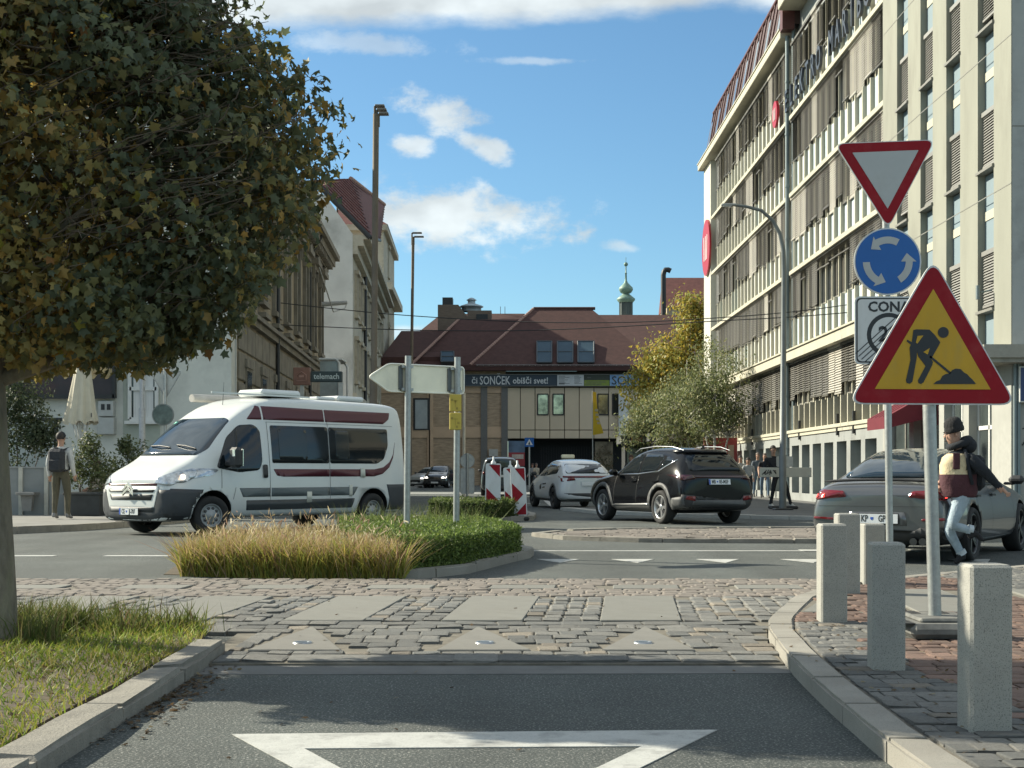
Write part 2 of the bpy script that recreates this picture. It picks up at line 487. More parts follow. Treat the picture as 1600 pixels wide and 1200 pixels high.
# ------- the paved crossing
SK = 0.08                                     # how much the slabs lean with distance
RK = [(1.47, -2.0), (1.44, 3.0), (1.42, 4.2), (1.415, 5.0), (1.42, 5.6), (1.45, 6.4), (1.49, 7.2), (1.55, 8.1), (1.66, 9.2), (1.78, 9.85), (1.99, 10.6), (2.3, 11.6), (2.77, 12.6), (3.3, 13.4), (3.9, 13.95), (4.7, 14.7), (5.7, 15.6), (8, 17.6), (12, 20.2), (16, 22)]
def rk_x(y):
    for (xa, ya), (xb, yb) in zip(RK, RK[1:]):
        if ya <= y <= yb: return xa + (xb - xa) * (y - ya) / (yb - ya)
    return RK[-1][0]
crossing = thing('crossing', kind='structure')
crossing['label'] = 'raised crossing of rough grey setts with pale zebra slabs and triangular slabs'
poly_slab('bed', [(-1.8, 8.05), (1.54, 8.05), (1.62, 9.0), (1.75, 9.75), (1.96, 10.5), (2.3, 11.6), (2.9, 12.75), (3.4, 13.45), (4.2, 14.3), (-6.5, 14.3), (-6.5, 9.75), (-1.85, 9.75)], -.05, 0.017, BED, parent=crossing)
slabs = []                                    # quads
for k in range(-4, 3):
    x0 = 0.635 + 1.15 * k
    slabs.append([(x0, 10.26), (x0 + .59, 10.26), (x0 + .59 + .165, 12.26), (x0 + .165, 12.26)])
far_slabs = []
for k in range(-5, 3):
    x0 = 0.93 + 1.15 * k
    far_slabs.append([(x0, 13.08), (x0 + .61, 13.08), (x0 + .64, 13.5), (x0 + .03, 13.5)])
tris = []
for m_, a_ in ((-1.307, -1.38), (-.17, -.235), (.818, .92)):
    tris.append([(m_ - .285, 8.53), (m_ + .285, 8.53), (a_, 9.84)])
def grow(p, g):
    cx = sum(q[0] for q in p) / len(p); cy = sum(q[1] for q in p) / len(p)
    return [(x + g * math.copysign(1, x - cx), y + g * math.copysign(1, y - cy)) for x, y in p]
def slab_obj(name, p, top, mat, parent, h=.06):
    b = MB(); cx = sum(q[0] for q in p) / len(p); cy = sum(q[1] for q in p) / len(p)
    bm = bmesh.new()
    vs_ = [bm.verts.new((x - cx, y - cy, -h)) for x, y in p]
    f = bm.faces.new(vs_); r = bmesh.ops.extrude_face_region(bm, geom=[f])
    bmesh.ops.translate(bm, verts=[e for e in r['geom'] if isinstance(e, bmesh.types.BMVert)], vec=(0, 0, h))
    bmesh.ops.recalc_face_normals(bm, faces=bm.faces)
    bmesh.ops.bevel(bm, geom=[e for e in bm.edges], offset=.006, segments=1, affect='EDGES')
    me = bpy.data.meshes.new(name); bm.to_mesh(me); bm.free(); me.materials.append(mat)
    return link(name, me, parent, loc=(cx, cy, top))
STEEL = M('brushed_steel', (0.42, 0.44, 0.45), 0.35, 0.9, var=0.08, scale=30)
for p in slabs:
    if max(q[0] for q in p) < 2.2: slab_obj('slab', p, .034, SLAB, crossing)
for p in far_slabs:
    if max(q[0] for q in p) < 3.4: slab_obj('slab', p, .032, SLAB, crossing)
for p in tris:
    t = slab_obj('triangular_slab', p, .036, CONC, crossing)
    cx = sum(q[0] for q in p) / 3; cy = sum(q[1] for q in p) / 3
    m = MB(); m.lathe([(.0, .004), (.04, .004), (.042, .009), (.056, .009), (.062, .0)], ((p[0][0] + p[1][0]) / 2 - cx, 8.86 - cy, 0), 16)
    q_ = (p[0][0] + p[1][0]) / 2 - cx; m.b2(q_ - .028, q_ + .028, 8.845 - cy, 8.875 - cy, .004, .012)
    m.build('road_stud', STEEL, t)
big = [grow(p, .015) for p in [q for q in slabs if max(e[0] for e in q) < 2.2] + far_slabs] + [grow(p, .02) for p in tris]
def in_slab(x, y, L):
    for p in big:
        for dx_ in (-L * .42, -L * .2, 0, L * .2, L * .42):
            if inside((x + dx_, y), p): return True
    return False
def left_x(y): return -1.72 if y < 9.6 else -6.3
def right_x(y): return rk_x(y) - .02
ok_c = lambda x, y, L: x - L / 2 > left_x(y) - .02 and x + L / 2 < right_x(y) + .05 and not in_slab(x, y, L)
pk = lambda: rnd.choices((0, 1, 2), (5, 4, 1))[0]
items = row_fill(8.08, 8.36, left_x, right_x, .27, .24, .5, .010, ok_c, .03, pk)
items += row_fill(8.38, 8.52, left_x, right_x, .135, .12, .2, .012, ok_c, .03, pk)
items += row_fill(8.52, 9.98, left_x, right_x, .205, .12, .22, .011, ok_c, .03, pk)
items += row_fill(10.0, 10.24, left_x, right_x, .21, .2, .34, .012, ok_c, .03, pk)
y = 10.26
while y < 12.22:                               # the sett columns between the zebra slabs
    for k in range(-5, 3):
        x0 = 0.635 + 1.15 * k + .61 + SK * (y - 10.55) + .01
        for c in range(4 if k < 0 else 12):
            x = x0 + (c + .5) * .14
            if ok_c(x, y + .1, .12): items.append((x + rnd.gauss(0, .004), y + .1, .124, .186, .03 + rnd.gauss(0, .004), rnd.gauss(0, .03), pk()))
    y += .2
items += [(*t[:6], 3) for t in row_fill(12.32, 14.3, left_x, right_x, .155, .11, .22, .010, ok_c, .03, pk)]
setts(crossing, 'sett', items, SETT + [PINK], 300, 0)
poly_slab('concrete_strip', [(-1.72, 7.7), (1.53, 7.75), (1.55, 8.07), (-1.75, 8.07)], -.02, .005, M('strip_concrete', (0.15, 0.15, 0.142), 0.9, var=.14, scale=3, bump=.6, bscale=110, dirt=(0.08, 0.08, 0.078), dirt_amt=.8, dirt_scale=1.6), kind='structure')
# ------- right pavement with its kerb
kerbr = thing('kerb', kind='structure'); kerbr['label'] = 'curved granite kerb of the right pavement'
def offset_path(path, w):
    out = []
    for i, (x, y) in enumerate(path):
        a = path[max(i - 1, 0)]; c = path[min(i + 1, len(path) - 1)]
        t = Vector((c[0] - a[0], c[1] - a[1])).normalized()
        out.append((x + t.y * w, y - t.x * w))
    return out
def resample(path, step):
    pts = [Vector(p) for p in path]; out = [pts[0].copy()]; need = step
    for a, c in zip(pts, pts[1:]):
        L = (c - a).length; d = need
        while d <= L: out.append(a + (c - a) * (d / L)); d += step
        need = d - L
    return [(p.x, p.y) for p in out]
def kerb_stones(path, step, w, z1, mat, parent, name='kerb_stone', z0=-.08, jit=.003, bev=.012, gap=.006):
    P = resample(path, step / 3)                 # three facets a stone
    Q = offset_path(P, w)
    for i in range(0, len(P) - 3, 3):
        o = P[i:i + 4]; n = Q[i:i + 4]
        d0 = (Vector(o[1]) - Vector(o[0])).normalized() * gap; d1 = (Vector(o[3]) - Vector(o[2])).normalized() * gap
        o = [(o[0][0] + d0.x, o[0][1] + d0.y)] + o[1:3] + [(o[3][0] - d1.x, o[3][1] - d1.y)]
        n = [(n[0][0] + d0.x, n[0][1] + d0.y)] + n[1:3] + [(n[3][0] - d1.x, n[3][1] - d1.y)]
        cx, cy = o[1]; top = z1 + rnd.gauss(0, jit)
        bm = bmesh.new()
        ring = [bm.verts.new((x - cx, y - cy, z0)) for x, y in o] + [bm.verts.new((x - cx, y - cy, z0)) for x, y in n[::-1]]
        f = bm.faces.new(ring); r = bmesh.ops.extrude_face_region(bm, geom=[f])
        up = [e for e in r['geom'] if isinstance(e, bmesh.types.BMVert)]
        bmesh.ops.translate(bm, verts=up, vec=(0, 0, top - z0))
        bmesh.ops.recalc_face_normals(bm, faces=bm.faces)
        bmesh.ops.bevel(bm, geom=[e for e in bm.edges if all(v.co.z > top - .01 for v in e.verts)], offset=bev, segments=2, affect='EDGES')
        for v in bm.verts:
            v.co += Vector((rnd.gauss(0, jit * .4), rnd.gauss(0, jit * .4), rnd.gauss(0, jit * .4)))
        me = bpy.data.meshes.new(name); bm.to_mesh(me); bm.free(); me.materials.append(mat)
        link(name, me, parent, loc=(cx, cy, 0))
kerb_stones(RK, .82, .165, .092, GRANR, kerbr)
INN = offset_path(RK, .17)
pavr = thing('pavement', kind='structure'); pavr['label'] = 'right pavement of grey setts and red pavers'
poly_slab('bed', INN + [(16, -2.0)][::1], -.05, .079, BED, parent=pavr)
def inn_x(y):
    for (xa, ya), (xb, yb) in zip(INN, INN[1:]):
        if ya <= y <= yb: return xa + (xb - xa) * (y - ya) / (yb - ya)
    return 20
pslabs = [p for p in slabs if min(q[0] for q in p) > 1.4]
for k in range(3, 6):
    x0 = 0.635 + 1.15 * k
    pslabs.append([(x0, 10.26), (x0 + .59, 10.26), (x0 + .59 + .165, 12.26), (x0 + .165, 12.26)])
pslabs2 = []
for p in pslabs:
    cl_ = [(max(x, inn_x(y) + .02), y) for x, y in p]
    if max(q[0] for q in cl_) - min(q[0] for q in cl_) > .15: slab_obj('slab', cl_, .094, SLAB, pavr); pslabs2.append(grow(cl_, .015))
def ok_p(x, y, L):
    if x - L / 2 < inn_x(y) + .0: return False
    for p in pslabs2:
        if inside((x - L * .4, y), p) or inside((x + L * .4, y), p): return False
    return True
def grey_zone(x, y):
    if y < 8.6: return x < 2.08 + max(0, 5.9 - y) * 1.5
    if y < 9.6: return x < 2.5
    return x > 4.1 + .2 * math.sin(y * 3)
it = row_fill(4.85, 17.0, lambda y: inn_x(y), lambda y: min(1.2 + y * .42, 7.5), .14, .12, .21, .009, ok_p, .092, pk)
it = [(*t[:6], t[6] if grey_zone(t[0], t[1]) else 3) for t in it]
setts(pavr, 'sett', it, SETT + [REDP], 300, 0)
# ------- left verge with its kerb
kerbl = thing('kerb', kind='structure'); kerbl['label'] = 'weathered straight granite kerb of the grass verge'
LK = [(-1.66, -2.0), (-1.70, 5.0), (-1.715, 7.4), (-1.72, 8.4), (-1.78, 9.3), (-1.92, 9.75)]
kerb_stones([(x, y) for x, y in LK], 1.18, -.19, .09, GRAN, kerbl, jit=.010, bev=.018, gap=.008)
verge_poly = [(-1.9, -2), (-1.9, 8.6), (-1.98, 9.3), (-2.2, 9.7), (-9, 9.8), (-9, -2)]
poly_slab('verge', inset(verge_poly, .03), -.05, .075, SOIL, kind='structure')
# ------- road markings
mk = thing('road_markings', kind='structure'); mk['label'] = 'white painted road markings'
b = MB()
O = [(-1.172, 5.95), (.874, 6.05), (-.15, 4.05)]; I = [(-.824, 5.64), (.52, 5.69), (-.155, 4.32)]
for i in range(3):
    j = (i + 1) % 3
    b.prism([O[i], I[i], I[j], O[j]], .001, .0045)
b.build('give_way_triangle', PAINT, mk)
b = MB()
for px in (858 + 15, 993, 1128, 1262, 1394, 1528):
    x = gx(px, 17.6); b.prism([(x - .27, 17.95), (x, 17.25), (x + .27, 17.95)], .001, .005)
b.build('shark_teeth', PAINT, mk)
b = MB()
b.b2(.25, 4.1, 19.75, 19.92, .001, .005)
for x in (4.05, 5.6, 7.2): b.b2(x, x + .8, 19.7, 20.1, .005, .009)
for x0, x1 in ((-7.2, -6.0), (-5.35, -4.5), (-9.3, -8.1)): b.b2(x0, x1, 18.55, 18.78, .001, .005)
b.b2(-6.2, 3.2, 73.5, 76.5, .001, .006)
b.prism([(1.22, 45), (1.40, 45), (1.44, 116), (1.26, 116)], .001, .006)
b.prism([(2.75, 86), (2.95, 86), (2.95, 122), (2.75, 122)], .001, .006)
b.b2(-2.2, 1.0, 50, 50.5, .001, .006)
b.build('line', PAINT, mk)
# ------- roundabout apron
ap = thing('apron', kind='structure'); ap['label'] = 'low apron of pinkish setts in the roundabout'
APX = [(.5, 24.4), (1.0, 23.2), (2.1, 22.45), (3.6, 22.2), (5.4, 22.1), (7.2, 22.4), (9.5, 23.0), (11, 25), (10.4, 26.6), (6, 26.9), (2.4, 26.5), (1.1, 25.7)]
poly_slab('bed', inset(APX, .06), -.05, .03, BED, parent=ap)
its = row_fill(22.1, 27, lambda y: .4, lambda y: 11, .22, .22, .42, .02, lambda x, y, L: inside((x, y), APX), .05, lambda: 0)
setts(ap, 'sett', its, [PINK], 300, 0)
kerb_stones(APX[::-1] + [APX[-1]], 1.0, -.2, .07, GRAN, ap, jit=.004)
# ------- traffic island (hedge bed)
isl = thing('traffic_island', kind='structure'); isl['label'] = 'kerbed planting island in the mouth of the junction'
ISL = [(-3.8, 15.2), (-2.4, 14.75), (-1.08, 14.45), (-.48, 15.35), (-.06, 17.1), (.24, 18.2), (.30, 19.0), (-.1, 20.6), (-.7, 22.0), (-2.7, 22.0), (-3.7, 19), (-4.0, 16.5)]
poly_slab('soil', inset(ISL, .08), -.05, .006, SOIL, parent=isl)
kerb_stones([(-1.5, 14.56)] + ISL[2:9], .95, -.17, .10, GRANR, isl, jit=.006)
isl2 = thing('traffic_island', kind='structure'); isl2['label'] = 'small kerbed island behind the hedge'
IS2 = [(-2.2, 31.5), (-.5, 31.2), (.5, 32.5), (.6, 35), (-.2, 44), (-1.9, 44), (-2.4, 35)]
poly_slab('soil', inset(IS2, .06), -.05, .08, PAVE, parent=isl2)
kerb_stones([IS2[-1]] + IS2, 1.0, -.17, .10, GRANR, isl2, jit=.004)
# ------- far pavements
pl_ = thing('pavement', kind='structure'); pl_['label'] = 'left pavement in front of the cafe wall'
LP = [(-30, 20.5), (-13, 23.2), (-9.6, 24.6), (-8.3, 26.8), (-7.5, 30), (-6.6, 36), (-6.4, 60), (-6.6, 128), (-40, 128), (-40, 20.5)]
poly_slab('surface', inset(LP, .06), -.05, .11, M('left_pavement', (0.20, 0.195, 0.18), .9, var=.16, scale=1.0, bump=.8, bscale=7, dirt=(.1, .095, .085), dirt_amt=.6, dirt_scale=.9), parent=pl_)
kerb_stones(LP[:7], 1.0, .2, .125, GRAN, pl_, jit=.003)
pr_ = thing('pavement', kind='structure'); pr_['label'] = 'right pavement along the long office building'
RP = [(1.4, 41.2), (2.2, 37.6), (4.2, 34.7), (7.1, 32.6), (9.6, 30.2), (10.4, 29.4), (14, 29.4), (14, 128), (6.2, 128), (6.0, 60), (5.2, 48), (3.6, 43)]
poly_slab('surface', inset(RP, .06), -.05, .07, PAVE, parent=pr_)
kerb_stones(RP[:6], 1.0, -.34, .085, M('pale_kerb', (.40, .39, .355), .85, var=.1, scale=3, bump=.3, bscale=60), pr_, jit=.002)
kerb_stones(RP[8:12][::-1], 2.0, -.2, .10, GRAN, pr_, jit=.002)
# ------------------------------------------------------------------ buildings
STUC = M('cream_stucco', (0.255, 0.258, 0.215), .9, var=.09, scale=.9, bump=.35, bscale=25, dirt=(.19, .185, .155), dirt_amt=.7, dirt_scale=1.1, stretch=(1, 1, .35))
CREAM = M('cream_paint', (0.44, 0.42, 0.33), .8, var=.06, scale=2, dirt=(.33, .3, .24), dirt_amt=.5, dirt_scale=1.2)
GREYW = M('grey_wall', (0.27, 0.285, 0.275), .9, var=.08, scale=1.2, bump=.3, bscale=20, dirt=(.14, .14, .13), dirt_amt=.6, dirt_scale=.8)
BLUEP = M('pale_blue_panel', (0.185, 0.245, 0.275), .7, var=.06, scale=1.5, dirt=(.15, .195, .22), dirt_amt=.4, dirt_scale=1.4)
WHITEP = M('white_panel', (0.60, 0.62, 0.61), .55, var=.06, scale=1.5, dirt=(.36, .37, .35), dirt_amt=.6, dirt_scale=1.5, rand=.08)
BLIND = M('blind_slats', (0.095, 0.09, 0.075), .55, var=.08, scale=3, rand=.2)
BLINDP = M('blind_slats_pale', (0.36, 0.34, 0.29), .5, var=.08, scale=3, rand=.12)
GLASS = M('window_glass', (0.025, 0.032, 0.036), .06, var=.2, scale=.7, spec=.8)
GLASSC = M('curtained_glass', (0.10, 0.085, 0.062), .15, var=.35, scale=1.4, spec=.6, stretch=(1, 3, .3), rand=.35)
DARKM = M('dark_metal', (0.035, 0.037, 0.038), .5, .3, var=.1)
PIPE = M('downpipe_grey', (0.17, 0.21, 0.215), .5, .2, var=.1, scale=2)
FRAMEW = M('white_frame', (0.60, 0.60, 0.57), .5, var=.04)
FRAMEG = M('grey_frame', (0.20, 0.195, 0.17), .55, var=.08)
ROOFM = M('mansard_metal', (0.095, 0.06, 0.056), .38, .35, var=.15, scale=.6)
ROOFR = M('mansard_trim', (0.10, 0.035, 0.033), .5, .1, var=.1)
REDS = M('sign_red', (0.36, 0.012, 0.022), .4, var=.03)
BLK = M('black_plastic', (0.018, 0.018, 0.019), .5, var=.1)
LETT = M('letter_metal', (0.05, 0.055, 0.065), .4, .2, var=.05)
def blind_mesh(w, h, pitch, ang, mat, dep=.07, rail=.05):
    b = MB(); n = int(h / pitch)
    for i in range(n):
        z = -pitch * (i + .5)
        T = Matrix.Translation((0, 0, z)) @ Matrix.Rotation(-ang, 4, 'Y')
        b.box((0, 0, 0), (dep, w, .006), 0, mat=T)
    b.box((0, 0, -h - rail / 2), (.05, w, rail), 0)
    b.box((0, 0, .03), (.10, w, .10), 0)
    return b.mesh('blind', mat)
def office_facade():
    X0 = 10.6
    B = thing('office_building', 'long office block with rows of slatted blinds above pale panels and a red roof edge', 'building', (X0, 40.0, 0))
    LEN, NOTCH = 38.2, 14.6
    FL = [5.76, 8.7, 11.66, 14.6, 17.55]
    b = MB()
    b.b2(.32, 12, 0, NOTCH, 2.6, 18.9); b.b2(.32, 12, NOTCH, LEN, 2.6, 17.8)
    b.build('core_wall', GREYW, B)
    b = MB()                                     # plinth with deep openings: piers, lintel, back
    ys = [1.3 + 1.86 * k for k in range(20)]
    prev = 0
    for y in ys:
        b.b2(0, .6, prev, y, .06, 2.1); prev = y + 1.35
    b.b2(0, .6, prev, LEN, .06, 2.1); b.b2(0, .6, 0, LEN, 2.1, 2.56); b.b2(.6, 12, 0, LEN, 0, 2.6)
    b.b2(-.05, .0, 0, LEN, .05, .34)
    b.build('plinth', GREYW, B)
    ob = MB(); ob.b2(.40, .46, .08, 1.27, .36, 2.05, 0); ob.b2(.36, .40, .60, .66, .36, 2.05, 1); ob.b2(.36, .40, .08, 1.27, 1.5, 1.56, 1)
    me = ob.mesh('basement_window', [M('frosted_glass', (.24, .29, .28), .3, var=.25, scale=1.2, rand=.3), FRAMEG])
    for y in ys[:19]: link('basement_window', me, B, loc=(0, y, 0))
    b = MB()
    b.b2(-.10, .35, 0, LEN, 2.56, 2.68, 0, .01); b.b2(-.05, .3, 0, LEN, 2.44, 2.56)
    b.build('sill_ledge', CREAM, B)
    b = MB()
    for z in FL[:4]:
        for y0, y1 in ((.15, NOTCH - .55), (NOTCH + .1, LEN - 3.0)):
            n = int((y1 - y0) / 1.9)
            for i in range(n): b.b2(-.06, .3, y0 + (y1 - y0) * i / n + .006, y0 + (y1 - y0) * (i + 1) / n - .006, z - .12, z + .03)
    b.b2(-.28, .3, .15, LEN - 3, 5.28, 5.62); b.b2(-.34, .3, .15, LEN - 3, 5.62, 5.68)
    b.build('floor_ledge', CREAM, B)
    # bays
    BAY = .95
    mv = {}
    for nm, h, pt, ang, mt in (('a', 1.55, .075, 1.12, BLIND), ('b', 1.62, .075, .95, BLIND), ('c', 1.35, .075, 1.05, BLIND), ('d', 1.65, .075, 1.25, BLINDP), ('e', .35, .06, .6, BLIND)):
        mv[nm] = blind_mesh(.90, h, pt, ang, mt)
    for nm, h, ang, mt in (('m', 1.45, 1.05, BLIND), ('n', 1.55, 1.1, BLINDP), ('o', 1.2, .9, BLIND)):
        mv[nm] = blind_mesh(.90, h, .085, ang, mt, .085)
    w = MB()                                     # window frame of the upper floors (opening 1.2..2.75 above the ledge)
    for z in (1.18, 2.74): w.b2(.20, .28, .04, .91, z - .04, z + .04)
    for y in (.04, .91): w.b2(.20, .28, y - .035, y + .035, 1.14, 2.78)
    w.b2(.20, .27, .455, .495, 1.2, 2.72)
    wme = w.mesh('window', FRAMEG)
    g = MB(); g.b2(.26, .30, .05, .90, 1.18, 2.74); gme = g.mesh('pane', GLASS); gmc = g.mesh('pane', GLASSC)
    p = MB(); p.b2(.12, .20, .04, .91, .04, 1.10, 0, .01); p.b2(.10, .13, .455, .495, .04, 1.1)
    pw = p.mesh('spandrel_panel', WHITEP); pb = p.mesh('spandrel_panel', M('office_blue', (.42, .50, .53), .6, var=.06, scale=1.5, rand=.1, dirt=(.3, .34, .35), dirt_amt=.5))
    mu = MB(); mu.b2(.0, .26, -.045, .045, .03, 1.12); mu.b2(.15, .26, -.04, .04, 1.12, 2.84); mme = mu.mesh('mullion', CREAM)
    wm = MB()
    for z in (2.76, 5.2): wm.b2(.20, .28, .04, .91, z - .05, z + .05)
    for y in (.04, .91): wm.b2(.20, .28, y - .04, y + .04, 2.7, 5.25)
    wm.b2(.20, .27, .455, .495, 2.8, 5.2); wm.b2(.20, .27, .05, .9, 3.62, 3.68)
    wmm = wm.mesh('window', FRAMEG)
    g = MB(); g.b2(.26, .30, .05, .90, 2.7, 5.25); gm2 = g.mesh('pane', GLASSC)
    mu = MB(); mu.b2(.0, .26, -.05, .05, 2.68, 3.6); mu.b2(.14, .26, -.045, .045, 3.6, 5.28); mm2 = mu.mesh('mullion', CREAM)
    rr = random.Random(4)
    nb = int(LEN / BAY)
    for i in range(nb):
        y = .15 + i * BAY
        if y + BAY > LEN - 3.0: break
        notch = NOTCH - .7 < y < NOTCH - .05
        for j in range(4):
            if notch: continue
            z = FL[j]
            o = link('window', wme, B, loc=(0, y, z)); link('pane', gmc if rr.random() < .3 else gme, o)
            link('mullion', mme, B, loc=(0, y, z))
            link('spandrel_panel', pb if (y < NOTCH and rr.random() < .85) or rr.random() < .15 else pw, B, loc=(0, y, z))
            if j == 3 and 1.0 < y < 4: k = 'a'
            elif j == 2 and 1.2 < y < 4.2: k = 'd'
            elif j == 0 and 4.6 < y < 9.5: k = 'e'
            else: k = rr.choices('abcde', (6, 6, 2, 1.2, .8))[0]
            link('blind', mv[k], o, loc=(.07, .475, 2.78), scale=(1, 1, rr.uniform(.86, 1.06)))
        o = link('window', wmm, B, loc=(0, y, 0)); link('pane', gm2, o)
        link('mullion', mm2, B, loc=(0, y, 0))
        k = 'n' if 5 < y < 7.6 else rr.choices('mno', (6, 1, 2))[0]
        link('blind', mv[k], o, loc=(.04, .475, 5.2), scale=(1, 1, rr.uniform(.9, 1.04)))
    # cornices, end pier, mansard, pipes
    b = MB()
    b.b2(-.34, .4, NOTCH - .2, LEN + .3, 17.72, 18.05, 0, .02); b.b2(-.38, .4, NOTCH - .2, LEN + .35, 18.05, 18.1)
    b.b2(-.55, .4, .1, NOTCH - .9, 18.55, 19.15, 0, .02); b.b2(-.62, .4, .1, NOTCH - .9, 19.15, 19.22)
    b.build('cornice', CREAM, B)
    b = MB(); b.b2(-.03, 12, LEN - 2.6, LEN, 0, 17.72); b.build('end_pier', M('white_render', (.50, .49, .42), .85, var=.05, dirt=(.45, .43, .37), dirt_amt=.4), B)
    b = MB()
    y0, y1 = NOTCH - .75, LEN + .25
    b.add([(.02, y0, 18.1), (.02, y1, 18.1), (.5, y1 - .5, 20.8), (.5, y0, 20.8), (8, y0, 21), (8, y1 - .5, 21)], [(0, 1, 2, 3), (3, 2, 5, 4)])
    b.add([(.02, y0, 18.1), (.5, y0, 20.8), (8, y0, 21), (8, y0, 18.1)], [(0, 1, 2, 3)])
    b.add([(.02, y1, 18.1), (.5, y1 - .5, 20.8), (8, y1 - .5, 21), (8, y1, 18.1)], [(3, 2, 1, 0)])
    roof = b.build('roof', ROOFM, B)
    b = MB()
    n = 25
    for i in range(n + 1):
        y = y0 + (y1 - .4 - y0) * i / n
        b.cyl((-.0, y, 18.15), (.48, y, 20.8), .05, n=4)
    b.cyl((.48, y0, 20.8), (.48, y1 - .5, 20.8), .09, n=6)
    b.b2(-.36, .1, NOTCH - .8, NOTCH - .3, 17.9, 19.6)
    b.build('rib', ROOFR, roof)
    for i in range(0, n, 3):
        b = MB(); y = y0 + (y1 - .4 - y0) * (i + .5) / n
        T = Matrix.Translation((.24, y, 19.5)) @ Matrix.Rotation(R(10), 4, 'Y')
        b.box((0, 0, 0), (.06, .55, 1.4), 0, mat=T)
        b.build('skylight', M('skylight_glass', (.2, .24, .27), .1, .3, var=.1), roof)
    b = MB()
    b.cyl((-.06, NOTCH - .22, .1), (-.06, NOTCH - .22, 17.8), .085, n=10); b.cyl((.12, NOTCH - .5, .1), (.12, NOTCH - .5, 18.3), .07, n=8)
    for z in range(2, 18, 2): b.cyl((-.06, NOTCH - .22, z), (-.06, NOTCH - .22, z + .07), .105, n=10)
    b.build('downpipe', PIPE, B)
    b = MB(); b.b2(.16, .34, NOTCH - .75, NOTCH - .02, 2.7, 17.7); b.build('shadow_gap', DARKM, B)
    b = MB()
    for y, r in ((.05, .07), (-.13, .05), (.3, .04)): b.cyl((.0, y, .1), (.0, y, 19), r, n=8)
    b.build('downpipe', DARKM, B)
    for y in (6.1, 3.9, 12.2, 22.5): b = MB(); b.b2(-.08, .0, y - .07, y + .07, 2.3, 3.0); b.build('cable_box', DARKM, B)
    # lettering, one letter to a bay, read from the far end towards the viewer
    txt = 'ELEKTRO MARIBOR'
    for i, ch in enumerate(txt):
        if ch == ' ': continue
        y = 54.25 - .95 * i - 40.0
        me = text_mesh(ch, 1.18, LETT, .05, .012, sx=.78)
        me.transform(Matrix(((0, 0, -1, 0), (-1, 0, 0, 0), (0, 1, 0, 0), (0, 0, 0, 1))))
        link('letter', me, B, loc=(-.10, y, FL[3] + .62))
    def logo(y, z, r, off):
        T = Matrix(((0, 0, -1, off), (-1, 0, 0, y), (0, 1, 0, z), (0, 0, 0, 1)))
        b = MB(); b.prism([(r * math.cos(t * math.pi / 16), r * math.sin(t * math.pi / 16)) for t in range(32)], 0, .10, 0, T)
        o = b.build('round_sign', REDS, B)
        b = MB()
        for s_ in (-1, 0, 1):
            pts = [(s_ * r * .33 - r * .05, -r * .45), (s_ * r * .33 + r * .07, -r * .45), (s_ * r * .42 + r * .07, r * .42), (s_ * r * .42 - r * .05, r * .42)]
            b.prism(pts, .102, .12, 0, T)
        b.build('emblem', M('emblem_white', (.7, .66, .64), .5, var=.02), o)
    logo(36.6, 13.2, 1.5, -.06); logo(NOTCH + 1.6, 15.25, .52, -.12)
office_facade()

